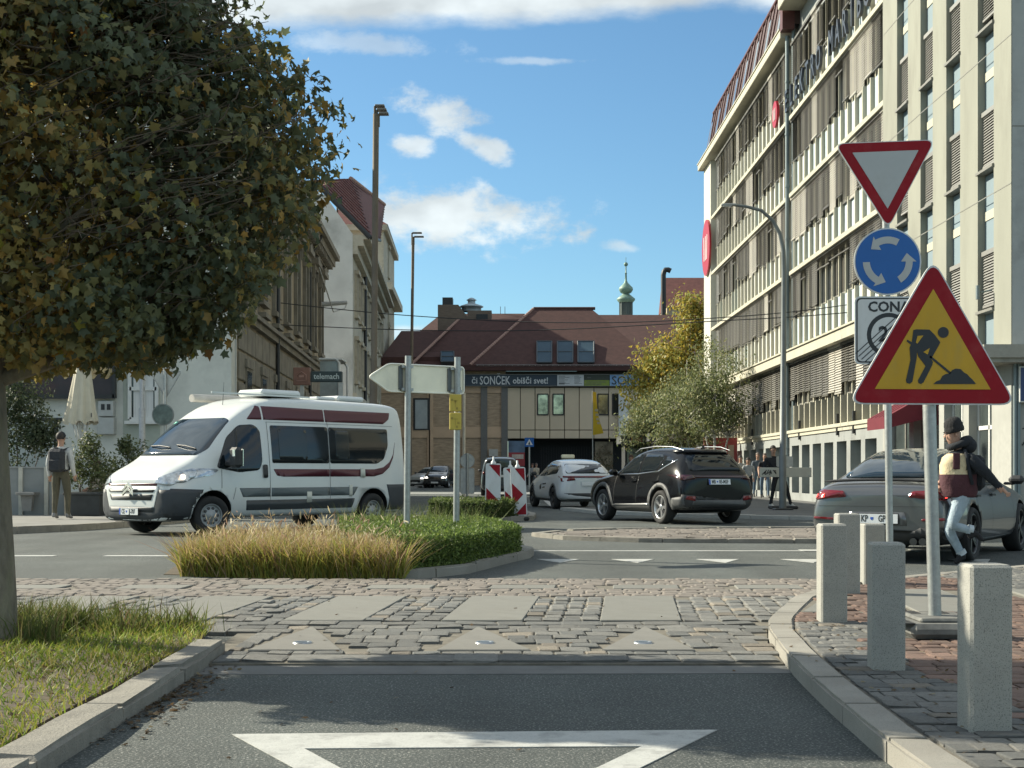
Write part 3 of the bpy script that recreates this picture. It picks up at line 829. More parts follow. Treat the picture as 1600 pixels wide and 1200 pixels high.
def corner_block():
    B = thing('corner_building', 'pale concrete corner building with blue panels between recessed windows and a red awning', 'building', (10.4, 29.6, 0))
    L = 10.25; cols = [1.6, 3.9, 6.05, 8.25]; W = 1.05; H = 19
    b = MB()
    prev = 0
    for c in cols: b.b2(0, .3, prev, c - W / 2, 3.7, H); prev = c + W / 2
    b.b2(0, .3, prev, L, 3.7, H); b.b2(.3, 9, 0, L, 3.4, H); b.b2(0, .3, 0, L, 3.4, 3.7)
    b.build('wall', STUC, B)
    b = MB()
    for z in (4.67 + 3.1 * k + 2.45 for k in range(5)):
        b.b2(-.006, .0, 0, L, z, z + .02)
    b.b2(0, 9, -.006, 0, 8.3, 8.33); b.b2(0, 9, -.006, 0, 14.4, 14.43)
    b.build('wall_joint', FRAMEG, B)
    b = MB(); b.b2(.02, 9, -.004, 0, 3.7, H); b.build('end_wall', M('end_wall_grey', (.36, .37, .355), .9, var=.08, scale=1, bump=.2, bscale=20, dirt=(.17, .17, .16), dirt_amt=.5), B)
    wf = MB()
    for z in (.03, 1.25): wf.b2(.19, .27, -W / 2, W / 2, z - .035, z + .035)
    for y in (-W / 2 + .035, W / 2 - .035): wf.b2(.19, .27, y - .035, y + .035, 0, 1.28)
    wfm = wf.mesh('window', FRAMEG)
    g = MB(); g.b2(.25, .29, -W / 2, W / 2, .02, 1.26); gm = g.mesh('pane', GLASS)
    bl = blind_mesh(W - .06, 1.12, .062, 1.0, M('blind_slats_grey', (.26, .255, .235), .5, var=.06, rand=.15), .06)
    bl2 = blind_mesh(W - .06, .95, .062, .95, _mats['blind_slats_grey'], .06)
    pn = MB(); pn.b2(.17, .3, -W / 2, W / 2, 1.30, 2.02); pn2 = MB(); pn2.b2(.17, .3, -W / 2, W / 2, 2.22, 3.02)
    bd = MB(); bd.b2(.15, .3, -W / 2, W / 2, 2.02, 2.22)
    sl = MB(); sl.b2(-.05, .25, -W / 2 - .03, W / 2 + .03, -.06, .0)
    ms = [pn.mesh('blue_panel', BLUEP), pn2.mesh('blue_panel', BLUEP), bd.mesh('cream_band', CREAM), sl.mesh('sill', FRAMEG)]
    for c in cols:
        for k in range(5):
            z = 4.67 + 3.1 * k
            o = link('window', wfm, B, loc=(0, c, z)); link('pane', gm, o)
            link('blind', bl if (k + int(c)) % 3 else bl2, o, loc=(.12, 0, 1.25)); link('sill', ms[3], o)
            link('blue_panel', ms[0], B, loc=(0, c, z)); link('blue_panel', ms[1], B, loc=(0, c, z)); link('cream_band', ms[2], B, loc=(0, c, z))
        b = MB(); b.b2(.17, .3, c - W / 2, c + W / 2, 3.7, 4.61); b.build('blue_panel', BLUEP, B)
    # ground floor: piers, glazed shopfronts, door, corner canopy
    b = MB()
    for y0, y1 in ((0, 1.2), (2.75, 3.15), (4.6, 5.0), (7.2, 7.6), (9.8, L)): b.b2(0, .35, y0, y1, .06, 3.4)
    b.b2(.35, 9, .006, L, 3.1, 3.398); b.b2(.9, 9, .002, L, 0, 3.1); b.b2(.35, .9, .004, .3, 0.06, 3.1); b.b2(.004, .3, .004, L, 2.9, 3.396)
    b.build('ground_floor_wall', M('shop_wall', (.33, .33, .30), .85, var=.08, dirt=(.2, .2, .18), dirt_amt=.5), B)
    for y0, y1 in ((1.2, 2.75), (3.15, 4.6), (5.0, 7.2), (7.6, 9.8)):
        f = MB()
        for y in (y0 + .03, (y0 + y1) / 2, y1 - .03): f.b2(.2, .28, y - .04, y + .04, .1, 2.9)
        for z in (.16, 1.15 if y1 - y0 > 1.8 else 2.1, 2.86): f.b2(.2, .28, y0, y1, z - .045, z + .045)
        o = f.build('shop_window', FRAMEW if y0 < 4 else FRAMEG, B)
        g = MB(); g.b2(.23, .25, y0, y1, .1, 2.9); g.build('pane', M('shop_glass', (.05, .062, .06), .05, var=.3, scale=1.5, spec=.9), o)
    b = MB(); b.prism([(-.75, -.55), (9, -.55), (9, .2), (.1, .2), (.1, 1.5), (-.75, 1.5)], 3.45, 3.72); b.prism([(-.68, -.48), (9, -.48), (9, .2), (.1, .2), (.1, 1.45), (-.68, 1.45)], 3.36, 3.45)
    b.build('canopy', M('canopy_concrete', (.30, .285, .24), .9, var=.1, dirt=(.15, .14, .12), dirt_amt=.6, dirt_scale=2), B)
    b = MB()                                     # red awning over the door further along
    P = [(-.02, 6.0, 3.05), (-.02, 8.0, 3.05), (-1.0, 8.0, 2.5), (-1.0, 6.0, 2.5), (-1.0, 8.0, 2.2), (-1.0, 6.0, 2.2), (-.02, 6.0, 2.45), (-.02, 8.0, 2.45)]
    b.add(P, [(0, 1, 2, 3), (3, 2, 4, 5), (0, 3, 6), (1, 7, 2), (6, 3, 5), (2, 7, 4)])
    for i in range(1, 5):
        y = 6 + 2 * i / 5
        b.cyl((-.02, y, 3.055), (-1.0, y, 2.505), .012, n=5)
    b.build('awning', M('awning_red', (.17, .022, .035), .75, var=.1, scale=3, translu=.25), B)
    b = MB(); b.b2(.12, 1.6, -.16, -.02, 2.55, 3.3, 1, .01); b.b2(.14, 1.58, -.17, -.155, 2.58, 3.27, 0)
    b.build('shop_sign', [M('sign_navy', (.02, .035, .12), .3, var=.1), FRAMEW], B)
    b = MB(); b.b2(.1, .16, -.10, -.005, .1, 3.4); b.cyl((.06, -.06, .1), (.06, -.06, 3.4), .04, n=8); b.build('downpipe', PIPE, B)
    b = MB(); rr = random.Random(3)
    def squig(x, z, w, h, n, r=.012):
        pts = [(x + w * i / n + rr.uniform(-.03, .03), -.012, z + h * (rr.random() - .5)) for i in range(n + 1)]
        b.tube(pts, r, 5)
    squig(.25, 2.0, .5, .25, 9); squig(.22, 1.75, .3, .2, 6, .016); squig(.5, 1.5, .5, .5, 8, .02)
    b.b2(.28, .55, -.012, -.004, 1.35, 1.62, 1)
    b.build('graffiti', [M('spray_black', (.03, .03, .03), .7), M('spray_ochre', (.42, .26, .06), .7)], B)
    b = MB(); b.cyl((-.25, 1.2, 5.0), (.0, 1.2, 5.05), .02, n=6); b.cyl((-.3, 1.2, 4.85), (-.3, 1.2, 5.15), .05, n=8); b.build('cable_bracket', PIPE, B)
corner_block()

# ------------------------------------------------------------------ left side
FD = Vector((-.043, 1, 0))
def brown_building():
    B = thing('old_brown_building', 'sooty brown old town house with pedimented windows and a heavy cornice', 'building', (-7.87, 40.6, 0), -math.atan2(-.043, 1) * 1)
    # local: x outwards to the street is +x, facade plane x = 0, y along the street
    BR = M('sooty_stucco', (.28, .235, .16), .92, var=.25, scale=1.2, bump=.6, bscale=18, dirt=(.07, .06, .05), dirt_amt=.8, dirt_scale=.7, stretch=(1, 1, .4))
    BD = M('sooty_stone', (.20, .18, .14), .92, var=.25, scale=1.5, bump=.6, bscale=20)
    L = 27.5
    b = MB(); b.b2(-9, 0, .05, L, 0, 11.3); b.build('wall', BR, B)
    b = MB(); b.b2(-9, .0, 0, .05, 0, 11.2); b.build('end_wall', M('pale_plaster', (.56, .56, .52), .9, var=.08, scale=1, dirt=(.25, .25, .23), dirt_amt=.5), B)
    b = MB(); b.b2(-.1, .18, 0, L + .2, 5.55, 5.75); b.b2(-.1, .30, 0, L + .25, 5.75, 5.88); b.build('ledge', BD, B)
    b = MB()
    b.b2(-.2, .25, 0, L + .2, 10.7, 11.0); b.b2(-.2, .55, -.1, L + .5, 11.0, 11.3); b.b2(-.2, .75, -.15, L + .7, 11.3, 11.55)
    for i in range(40): b.b2(.25, .5, .3 + i * .68, .3 + i * .68 + .25, 10.75, 11.0)
    b.build('cornice', BD, B)
    b = MB()
    for i in range(16):
        for j in range(6):
            b.b2(.0, .06, .15 + i * 1.7 + (.85 if j % 2 else 0) * 0, .15 + i * 1.7 + 1.62, .3 + j * .87, .3 + j * .87 + .80, 0, .03)
    b.build('rusticated_base', BD, B)
    fr = MB()
    for y in (-.62, .62): fr.b2(0, .14, y - .1, y + .1, 6.6, 10.0)
    fr.b2(0, .2, -.8, .8, 10.0, 10.2); fr.b2(0, .35, -.95, .95, 10.2, 10.42); fr.b2(0, .2, -.8, .8, 6.45, 6.6)
    fr.add([(0, -.95, 10.42), (0, .95, 10.42), (0, 0, 10.7), (.32, -.95, 10.42), (.32, .95, 10.42), (.32, 0, 10.68)], [(3, 4, 5), (0, 3, 5, 2), (4, 1, 2, 5)])
    fr.b2(0, .25, -.7, .7, 6.05, 6.2); fr.b2(0, .12, -.6, .6, 5.9, 6.05); fr.b2(0.0, .2, -.85, -.7, 9.6, 10); fr.b2(0.0, .2, .7, .85, 9.6, 10)
    fm = fr.mesh('window', BD)
    gp = MB(); gp.b2(.0, .03, -.52, .52, 6.6, 10.0); gp.b2(.03, .05, -.03, .03, 6.6, 10, 1); gp.b2(.03, .05, -.52, .52, 8.8, 8.87, 1); gm = gp.mesh('pane', [GLASS, FRAMEG])
    f2 = MB(); f2.b2(.06, .10, -.55, .55, 1.6, 4.2); f2.b2(.06, .14, -.7, .7, 4.2, 4.45); f2m = f2.mesh('window', BD)
    g2 = MB(); g2.b2(.10, .115, -.45, .45, 1.7, 4.1); g2m = g2.mesh('pane', GLASS)
    for i in range(8):
        y = 1.9 + i * 3.4
        o = link('window', fm, B, loc=(0, y, 0)); link('pane', gm, o)
        o = link('window', f2m, B, loc=(0, y, 0)); link('pane', g2m, o)
    b = MB(); b.tube([(.62, 20, 11.2), (.3, 20, 10.6), (.12, 20, 10.2), (.12, 20, 0)], .07, 8); b.cyl((.15, 8.5, .1), (.15, 8.5, 11), .07, n=8); b.build('downpipe', DARKM, B)
    b = MB(); b.cyl((0, 25.5, 8.9), (1.3, 25.5, 9.0), .12, .09, n=8); b.tube([(1.3, 25.5, 9.0), (1.2, 25.3, 8.7), (.7, 25.0, 8.5), (.2, 22, 10.5)], .03, 5); b.build('bracket_lamp', M('lamp_grey', (.4, .4, .38), .5), B)
    b = MB(); b.add([(.7, -.1, 11.56), (.7, L + .6, 11.56), (-5, L + .6, 15), (-5, -.1, 15)], [(0, 1, 2, 3)]); b.add([(-5, -.1, 15), (-5, L + .6, 15), (-9.5, L + .6, 11.5), (-9.5, -.1, 11.5)], [(0, 1, 2, 3)])
    b.build('roof', M('roof_tiles_dark', (.10, .055, .045), .9, var=.25, scale=3, bump=.6, bscale=14), B)
brown_building()
TILE = M('roof_tiles', (.135, .050, .042), .85, var=.25, scale=2.2, bump=.5, bscale=9, rand=.05)
def tile_rows(b, quad, nrow, ncol, mi=0, lap=.05, r=None):
    """overlapping rows of tiles on a sloping quad (a bottom-left, b bottom-right, c top-right, d top-left)"""
    a, bb, c, d = [Vector(p) for p in quad]
    n = (bb - a).cross(d - a).normalized()
    for i in range(nrow):
        t0, t1 = i / nrow, (i + 1.0) / nrow
        l0, l1 = a.lerp(d, t0), a.lerp(d, t1); r0, r1 = bb.lerp(c, t0), bb.lerp(c, t1)
        for k in range(ncol):
            s0, s1 = k / ncol, (k + .94) / ncol
            o = n * (lap + rnd.uniform(0, .015)); u = n * .005
            b.add([l0.lerp(r0, s0) + o, l0.lerp(r0, s1) + o, l1.lerp(r1, s1) + u, l1.lerp(r1, s0) + u, l0.lerp(r0, s0), l0.lerp(r0, s1)], [(0, 1, 2, 3), (4, 5, 1, 0)], mi)
def cream_building():
    d0 = 86
    B = thing('cream_town_house', 'tall pale town house with a blank stained end wall and red tiled roof', 'building', (0, 0, 0))
    PL = M('stained_render', (.58, .57, .53), .92, var=.12, scale=.5, bump=.3, bscale=6, dirt=(.23, .22, .20), dirt_amt=.7, dirt_scale=.35)
    TR = M('cream_trim', (.46, .42, .33), .9, var=.12, scale=1, dirt=(.2, .18, .14), dirt_amt=.6)
    def fx(d): return gx(550, d0) - .043 * (d - d0)
    A = (fx(d0), d0); Z = 15.4
    b = MB()
    far = 122
    T = None
    pts = [(A[0], d0), (fx(far), far), (fx(far) - 12, far), (A[0] - 7, d0)]
    b.prism(pts, 0, Z); b.build('wall', TR, B)
    b = MB()                                     # end wall with its sloping top, a little proud
    w = [(A[0] + .05, 0), (A[0] + .05, Z + .1), (gx(508, d0), gz(305, d0)), (gx(470, d0), gz(296, d0)), (gx(440, d0), 0)]
    b.prism([(x, z) for x, z in w], 0, .12, 0, Matrix(((1, 0, 0, 0), (0, 0, -1, d0), (0, 1, 0, 0), (0, 0, 0, 1))))
    b.build('end_wall', PL, B)
    b = MB()
    for dd, z0, z1, x in ((0, 14.3, 14.8, .35), (0, 14.8, 15.2, .7), (0, 15.2, 15.45, 1.1), (0, 5.6, 5.9, .3)):
        b.prism([(fx(d0) - .3, d0 - .1), (fx(d0) + x, d0 - .1), (fx(far) + x, far), (fx(far) - .3, far)], z0, z1)
    b.build('cornice', TR, B)
    fr = MB(); 
    for y in (-.7, .7): fr.b2(0, .16, y - .14, y + .14, 0, 2.5)
    fr.b2(0, .3, -.9, .9, 2.5, 2.75); fr.b2(0, .25, -.85, .85, -.2, 0); fm = fr.mesh('window', TR)
    g = MB(); g.b2(0, .05, -.56, .56, 0, 2.5); gm = g.mesh('pane', GLASS)
    for i in range(9):
        d = d0 + 3 + i * 3.6
        for z in (1.4, 6.8, 10.9):
            o = link('window', fm, B, loc=(fx(d), d, z), rz=math.atan(.043)); link('pane', gm, o)
    b = MB(); b.cyl((fx(96) + .2, 96, 0), (fx(96) + .2, 96, 14.4), .12, n=8); b.build('downpipe', DARKM, B)
    a_ = at(579, 371, d0); b_ = at(500, 292, d0); c_ = at(548, 280, 100); d_ = at(601, 321, 122); e_ = at(594, 376, 122)
    b = MB()
    b.add([a_, b_, c_, d_, e_], [(0, 2, 1), (0, 3, 2), (0, 4, 3)])
    back = at(440, 283, 100)
    b.add([b_, c_, back], [(0, 1, 2)])
    rf = b.build('roof', TILE, B)
    b = MB(); tile_rows(b, (a_, e_, d_, c_), 14, 34, 0, .07); tile_rows(b, (b_, a_, c_.lerp(a_, .001), c_), 14, 16, 0, .07); tile_rows(b, (b_, b_.lerp(c_, .98), c_, back), 6, 12, 0, .05)
    o = b.build('roof_tile_field', TILE, rf); o['kind'] = 'stuff'
    b = MB()
    b.tube([b_ + Vector((0, -.1, 0)), a_ + Vector((0, -.1, -.05))], .17, 6); b.tube([a_, e_], .14, 6); b.build('gutter', DARKM, rf)
    b = MB(); n = 22
    for i in range(n):
        p = c_.lerp(d_, i / n); q = c_.lerp(d_, (i + .8) / n); b.cyl(p + Vector((0, 0, .05)), q + Vector((0, 0, .05)), .16, n=6)
    b.build('ridge_tile', M('ridge_tiles', (.36, .22, .17), .9, var=.2), rf)
    p = at(527, 335, 88); b = MB(); b.tube([p, p + Vector((0, 0, .9)), p + Vector((.25, 0, 1.1)), p + Vector((.25, 0, .7))], .06, 5); b.build('vent_pipe', DARKM, rf)
    # the projecting corner further on
    T2 = thing('corner_town_house', 'narrow old town house front seen edge on beyond the tall pale one', 'building', (0, 0, 0))
    b = MB(); x0 = fx(124); b.prism([(x0 - 6, 123), (x0 + .2, 123), (fx(140) + .4, 140), (x0 - 6, 140)], 0, 22.5); b.build('wall', TR, T2)
    b = MB(); b.prism([(x0 - 6, 122.6), (x0 + 1.0, 122.6), (fx(140) + 1.2, 140.4), (x0 - 6, 140.4)], 16.9, 17.5); b.prism([(x0 - 6, 122.8), (x0 + .6, 122.8), (fx(140) + .8, 140.4), (x0 - 6, 140.4)], 10.0, 10.6); b.prism([(x0 - 6, 122.6), (x0 + .55, 122.6), (fx(140) + .8, 140.4), (x0 - 6, 140.4)], 22.0, 22.5)
    b.build('cornice', TR, T2)
    b = MB(); b.add([(x0 - 6, 122.6, 22.5), (x0 + .6, 122.6, 22.5), (fx(140) + .8, 140.4, 22.5), (x0 - 6, 140.4, 22.5), (x0 - 3, 126, 25), (x0 - 3, 137, 25)], [(0, 1, 4), (1, 2, 5, 4), (2, 3, 5), (3, 0, 4, 5)]); b.build('roof', TILE, T2)
    for z in (7, 12, 14.5, 19):
        o = link('window', fm, T2, loc=(x0 - .1, 130, z), rz=math.atan(.043)); link('pane', gm, o)
cream_building()
def cafe():
    d = 40.0
    B = thing('cafe_building', 'pale plastered cafe house with a white window and a dark awning band of painted flames', 'building', (0, 0, 0))
    PLS = M('cafe_plaster', (.60, .60, .54), .92, var=.07, scale=1, bump=.3, bscale=15, dirt=(.33, .33, .30), dirt_amt=.6, dirt_scale=.8)
    b = MB(); b.b2(-30, -7.9, d, d + .5, 0, 10); b.build('wall', PLS, B)
    b = MB(); b.b2(gx(193, d), gx(250, d), d - .03, d, gz(700, d), 9, 0); b.build('pilaster', M('cafe_green_plaster', (.38, .41, .35), .92, var=.06), B)
    f = MB(); x0, x1, z0, z1 = gx(204, d), gx(246, d), gz(655, d), gz(580, d)
    for x in (x0, x1, (x0 + x1) / 2): f.b2(x - .05, x + .05, d - .12, d - .02, z0, z1)
    for z in (z0, z1, z1 - .5): f.b2(x0, x1, d - .12, d - .02, z - .05, z + .05)
    f.b2(x0 - .12, x1 + .12, d - .22, d - .02, z0 - .14, z0 - .05); f.b2(x0 - .1, x1 + .1, d - .15, d - .02, z1 + .05, z1 + .3)
    o = f.build('window', FRAMEW, B)
    g = MB(); g.b2(x0, x1, d - .06, d - .04, z0, z1); g.build('pane', GLASS, o)
    b = MB(); b.b2(x0 + .1, x0 + .3, d - .065, d - .06, z0, z1); b.b2(x1 - .4, x1 - .1, d - .065, d - .06, z0, z1); b.build('curtain', M('curtain_white', (.6, .6, .58), .9, var=.1, scale=8, stretch=(4, 1, .2)), o)
    # flame-painted band
    xa, xb = gx(-60, d), gx(180, d); za, zb = gz(617, d), gz(548, d)
    b = MB(); b.b2(xa, xb, d - .22, d, za, zb + 1.2, 0); b.b2(xa, xb + .05, d - .3, d - .2, za - .12, za, 1); b.b2(xb, xb + .07, d - .3, d - .1, za - .1, zb + 1.2, 1)
    o = b.build('fascia_panel', [M('fascia_dark', (.035, .03, .034), .6, var=.3, scale=1.2, dirt=(.12, .035, .025), dirt_amt=.7, dirt_scale=1), DARKM], B)
    b = MB(); rr = random.Random(5); x = xa
    zf = za + .52; top = []; bot = []
    n = 64
    for i in range(n + 1):
        t = i / n; xx = xa + (xb - xa) * t
        bot.append((xx, d - .228, zf + .1 * math.sin(i * 1.1)))
        top.append((xx + rr.uniform(-.02, .05), d - .228, zf + .16 + (.32 * rr.random() if i % 2 else .04)))
    for i in range(n): b.quad(bot[i], bot[i + 1], top[i + 1], top[i])
    b.build('painted_flames', M('flame_paint', (.40, .30, .15), .7, var=.4, scale=3, dirt=(.30, .12, .05), dirt_amt=.8, dirt_scale=4), o)
    b = MB(); b.b2(gx(157, d), gx(181, d), d - .25, d, gz(651, d), gz(627, d), 0, .01); b.b2(gx(156, d), gx(182, d), d - .28, d, gz(679, d), gz(653, d), 0, .01)
    for q in (162, 171): b.b2(gx(q, d), gx(q + 5.5, d), d - .262, d - .25, gz(641, d), gz(632, d), 1)
    b.build('meter_box', [M('meter_grey', (.40, .41, .39), .6, var=.06), DARKM], B)
    b = MB()
    for q in (-20, 86): b.b2(gx(q, d), gx(q + 5, d), d - .1, d, 0, gz(655, d))
    b.b2(gx(-20, d), gx(97, d), d - .11, d, gz(658, d), gz(653, d))
    b.build('door_frame', DARKM, B)
    b = MB(); b.b2(gx(-15, d), gx(86, d), d - .05, d, .1, gz(658, d)); b.build('door_pane', M('pale_glass', (.36, .38, .36), .2, var=.1), B)
cafe()

# ------------------------------------------------------------------ far end of the street
def travel_building():
    d = 120.0; S = d / F
    B = thing('travel_agency_building', 'long red-roofed building closing the street with beige panels and a banner under the eaves', 'building', (0, 0, 0))
    PANEL = M('beige_panel', (.60, .49, .35), .7, var=.05, scale=.5, rand=.05)
    BRICK = M('brown_brick', (.40, .295, .20), .92, var=.3, scale=1.6, bump=.5, bscale=8, stretch=(1, 1, 5))
    CON = M('tan_concrete', (.55, .39, .26), .9, var=.1, scale=.8)
    RT = M('far_roof_tiles', (.068, .030, .025), .9, var=.2, scale=1.2, bump=.6, bscale=5, stretch=(2, 2, 3))
    x = lambda p: gx(p, d)
    z = lambda p: gz(p, d)
    b = MB(); b.b2(x(590), x(790), d, d + 8, 0, z(572)); b.build('brick_wall', BRICK, B)
    b = MB()
    for z0, z1 in ((614, 604), (668 + 16, 667)): b.b2(x(590), x(789), d - .08, d, z(z0), z(z1))
    for p0, p1 in ((670, 677), (722, 726), (668, 672)): b.b2(x(p0), x(p1), d - .12, d, 0, z(604))
    b.b2(x(594), x(634), d - .1, d, z(684), z(667)); b.build('concrete_band', CON, B)
    b = MB()
    for p in (755, 787, 637): b.b2(x(p) - .2, x(p) + .35, d - .14, d, 0, z(604))
    b.build('pilaster', M('pilaster_grey', (.15, .145, .135), .6, var=.1), B)
    f = MB(); f.b2(x(646), x(672), d - .14, d, z(672), z(622)); o = f.build('window', DARKM, B)
    g = MB(); g.b2(x(649), x(668), d - .16, d - .14, z(670), z(625)); g.build('pane', M('bright_glass', (.33, .37, .38), .1, var=.2, scale=.8), o)
    # panelled upper storey over a dark passage
    b = MB(); b.b2(x(790), x(1060), d + .1, d + 8, z(686), z(580)); b.build('upper_wall', M('panel_gap', (.06, .052, .042), .9), B)
    xs = list(range(790, 1060, 23))
    pm = MB(); pm.b2(.03, 23 * S - .03, -.08, .1, z(672) + .03, z(606), 0, .012); pme = pm.mesh('facade_panel', PANEL)
    pm = MB(); pm.b2(.03, 23 * S - .03, -.08, .1, z(685), z(672) - .03, 0, .012); pme2 = pm.mesh('facade_panel', PANEL)
    for p in xs: link('facade_panel', pme, B, loc=(x(p), d, 0)); link('facade_panel', pme2, B, loc=(x(p), d, 0))
    REFL = [M('mirror_pane', (.42, .40, .30), .05, .6, var=.6, scale=1.3, dirt=(.05, .055, .06), dirt_amt=1, dirt_scale=1.6), GLASS]
    for p, k in ((840, 0), (864, 0), (934, 0), (957, 1)):
        f = MB()
        for q in (p, p + 16.5): f.b2(x(q) - .05, x(q) + .05, d - .14, d - .02, z(648), z(616))
        for q in (616, 648): f.b2(x(p), x(p + 16.5), d - .14, d - .02, z(q) - .05, z(q) + .05)
        o = f.build('window', BLK, B)
        g = MB(); g.b2(x(p), x(p + 16.5), d - .11, d - .09, z(648), z(616)); g.build('pane', REFL[k], o)
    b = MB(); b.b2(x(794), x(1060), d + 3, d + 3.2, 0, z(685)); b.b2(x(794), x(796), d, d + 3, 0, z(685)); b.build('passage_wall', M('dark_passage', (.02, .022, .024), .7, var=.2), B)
    b = MB()
    for p in range(846, 930, 4): b.b2(x(p), x(p) + .05, d + 1.5, d + 1.56, 0, 3.3)
    b.build('gate', DARKM, B)
    b = MB(); b.b2(x(794), x(820), d - .05, d + .1, z(707), z(689), 0); b.b2(x(794), x(820), d - .05, d + .1, z(728), z(707), 1); b.b2(x(800), x(818), d - .07, d - .05, z(717), z(710), 2)
    b.build('poster', [M('poster_blue', (.10, .15, .22), .5, var=.4, scale=1), M('poster_red', (.32, .04, .045), .5, var=.15, scale=1.5), M('poster_cream', (.5, .42, .36), .6, var=.2, scale=4)], B)
    b = MB(); b.b2(x(930), x(958), d + .3, d + .5, z(750), z(690)); b.build('shop_pane', M('warm_glass', (.20, .17, .12), .15, var=.6, scale=.9), B)
    b = MB(); b.b2(x(966), x(981), d - .5, d - .3, z(680), z(612)); b.build('hanging_banner', M('banner_white', (.62, .63, .63), .8, var=.12, scale=1.2), B)
    b = MB(); b.b2(x(764), x(778), d - .3, d - .1, z(713), z(702)); b.build('air_unit', M('air_unit_grey', (.45, .44, .4), .6), B)
    # banner strip
    BN = M('banner_navy', (.035, .055, .075), .6, var=.05)
    b = MB(); b.b2(x(700), x(870), d - .35, d - .1, z(603), z(586), 0); b.b2(x(870.6), x(912), d - .35, d - .1, z(603), z(586), 1); b.b2(x(912.6), x(952), d - .35, d - .1, z(603), z(594.5), 2); b.b2(x(912.6), x(952), d - .35, d - .1, z(594.5), z(586), 3); b.b2(x(952.6), x(1062), d - .35, d - .1, z(603), z(586), 4)
    b.b2(x(690), x(1062), d - .4, d - .1, z(586), z(585), 5); b.b2(x(690), x(1062), d - .4, d - .1, z(604), z(603.2), 5)
    bn = b.build('banner', [BN, M('ad_white', (.55, .57, .57), .7, var=.06), M('ad_green', (.22, .28, .045), .6), M('ad_dark', (.045, .055, .04), .6), M('ad_blue', (.22, .38, .62), .6), FRAMEG], B)
    WT = M('banner_white_ink', (.62, .64, .64), .7, var=.02)
    for t, px, sz, al in (('či', 737, .72, 'LEFT'), ('SONČEK', 749.5, 1.0, 'LEFT'), ('obišči svet!', 801, .74, 'LEFT')):
        me = text_mesh(t, sz, WT, .01, .012, al); w_ = max(v.co.x for v in me.vertices)
        want = {'či': 9, 'SONČEK': 48, 'obišči svet!': 55}[t] * S
        me.transform(Matrix.Diagonal((want / w_, 1, 1, 1))); me.transform(FACE_CAM)
        link('lettering', me, bn, loc=(x(px), d - .365, z(595.5)))
    me = text_mesh('SONČEK', 1.0, BN, .01, .01, 'LEFT'); me.transform(FACE_CAM); link('lettering', me, bn, loc=(x(955), d - .365, z(595.5)))
    b = MB(); rr = random.Random(8)
    for i in range(7): b.b2(x(873), x(873 + rr.uniform(8, 17)), d - .36, d - .345, z(588.6 + i * 1.9), z(588 + i * 1.9))
    for i in range(7): b.b2(x(897), x(897 + rr.uniform(6, 13)), d - .36, d - .345, z(588.6 + i * 1.9), z(588 + i * 1.9))
    b.b2(x(873), x(882), d - .36, d - .345, z(601), z(599)); b.b2(x(916), x(946), d - .36, d - .345, z(597.8), z(596.8)); b.b2(x(914), x(940), d - .36, d - .345, z(601), z(600)); b.b2(x(917), x(923), d - .36, d - .345, z(591), z(590))
    b.build('print', M('print_grey', (.12, .12, .12), .7), bn)
    # roofs
    def roof(name, pts, faces):
        b = MB(); b.add(pts, faces); return b.build(name, RT, B)
    e = d - .8; r_ = d + 6.5
    P = [(x(734), e, z(572)), (x(1075), e, z(572)), (x(834), r_, gz(482, r_)), (x(930), r_, gz(482, r_)), (x(734), d + 14, z(572)), (x(1075), d + 14, z(572)),
         (x(734), e, z(580)), (x(1075), e, z(580))]
    P[0] = (x(735), e, z(572)); P[1] = (x(1030), e, z(572))
    mr = roof('roof', [P[0], P[1], P[3], P[2], (x(700), d + 14, z(560)), (x(1060), d + 14, z(560))], [(0, 1, 2, 3), (0, 3, 4), (1, 5, 2), (3, 2, 5, 4)])
    b = MB(); b.b2(x(690), x(1062), e - .05, d, z(580), z(571.5)); b.build('eaves', RT, mr)
    roof('roof', [(x(640), e + 1, z(575)), (x(760), e + 1, z(575)), (gx(830, r_ + 1), r_ + 1, gz(499, r_ + 1)), (gx(717, r_ + 1), r_ + 1, gz(499, r_ + 1)), (x(640), d + 16, z(560))], [(0, 1, 2, 3), (0, 3, 4)])
    roof('roof', [(x(594), e + 2, z(556)), (x(690), e + 2, z(556)), (gx(700, r_ + 2), r_ + 2, gz(517, r_ + 2)), (gx(627, r_ + 2), r_ + 2, gz(517, r_ + 2)), (x(580), d + 18, z(560)), (x(594), e + 2, z(610)), (x(690), e + 2, z(610))], [(0, 1, 2, 3), (0, 3, 4), (5, 6, 1, 0)])
    roof('roof', [(gx(900, 131), 131, gz(585, 131)), (gx(1090, 131), 131, gz(585, 131)), (gx(1090, 142), 142, gz(492, 142)), (gx(930, 142), 142, gz(492, 142))], [(0, 1, 2, 3)])
    roof('roof', [(gx(640, 140), 140, gz(530, 140)), (gx(820, 140), 140, gz(540, 140)), (gx(820, 146), 146, gz(490, 146)), (gx(690, 146), 146, gz(490, 146))], [(0, 1, 2, 3)])
    b = MB()
    for (p0, q0, p1, q1, rr_) in ((735, 571, 834, 482, r_), (640, 574, 717, 499, r_ + 1)):
        A_ = Vector((x(p0), e, z(q0))); C_ = Vector((gx(p1, rr_), rr_, gz(q1, rr_)))
        n = 36
        for i in range(n): b.cyl(A_.lerp(C_, i / n), A_.lerp(C_, (i + .85) / n), .13, n=5)
    b.build('ridge_tile', M('hip_tiles', (.33, .2, .16), .9, var=.15), mr)
    b = MB(); b.cyl(Vector((gx(834, r_), r_, gz(482, r_))), Vector((gx(930, r_), r_, gz(482, r_))), .14, n=6); b.build('ridge', RT, mr)
    b = MB()
    for p in range(746, 985, 9): b.b2(x(p), x(p) + .05, e - .1, e + .4, z(573), z(571))
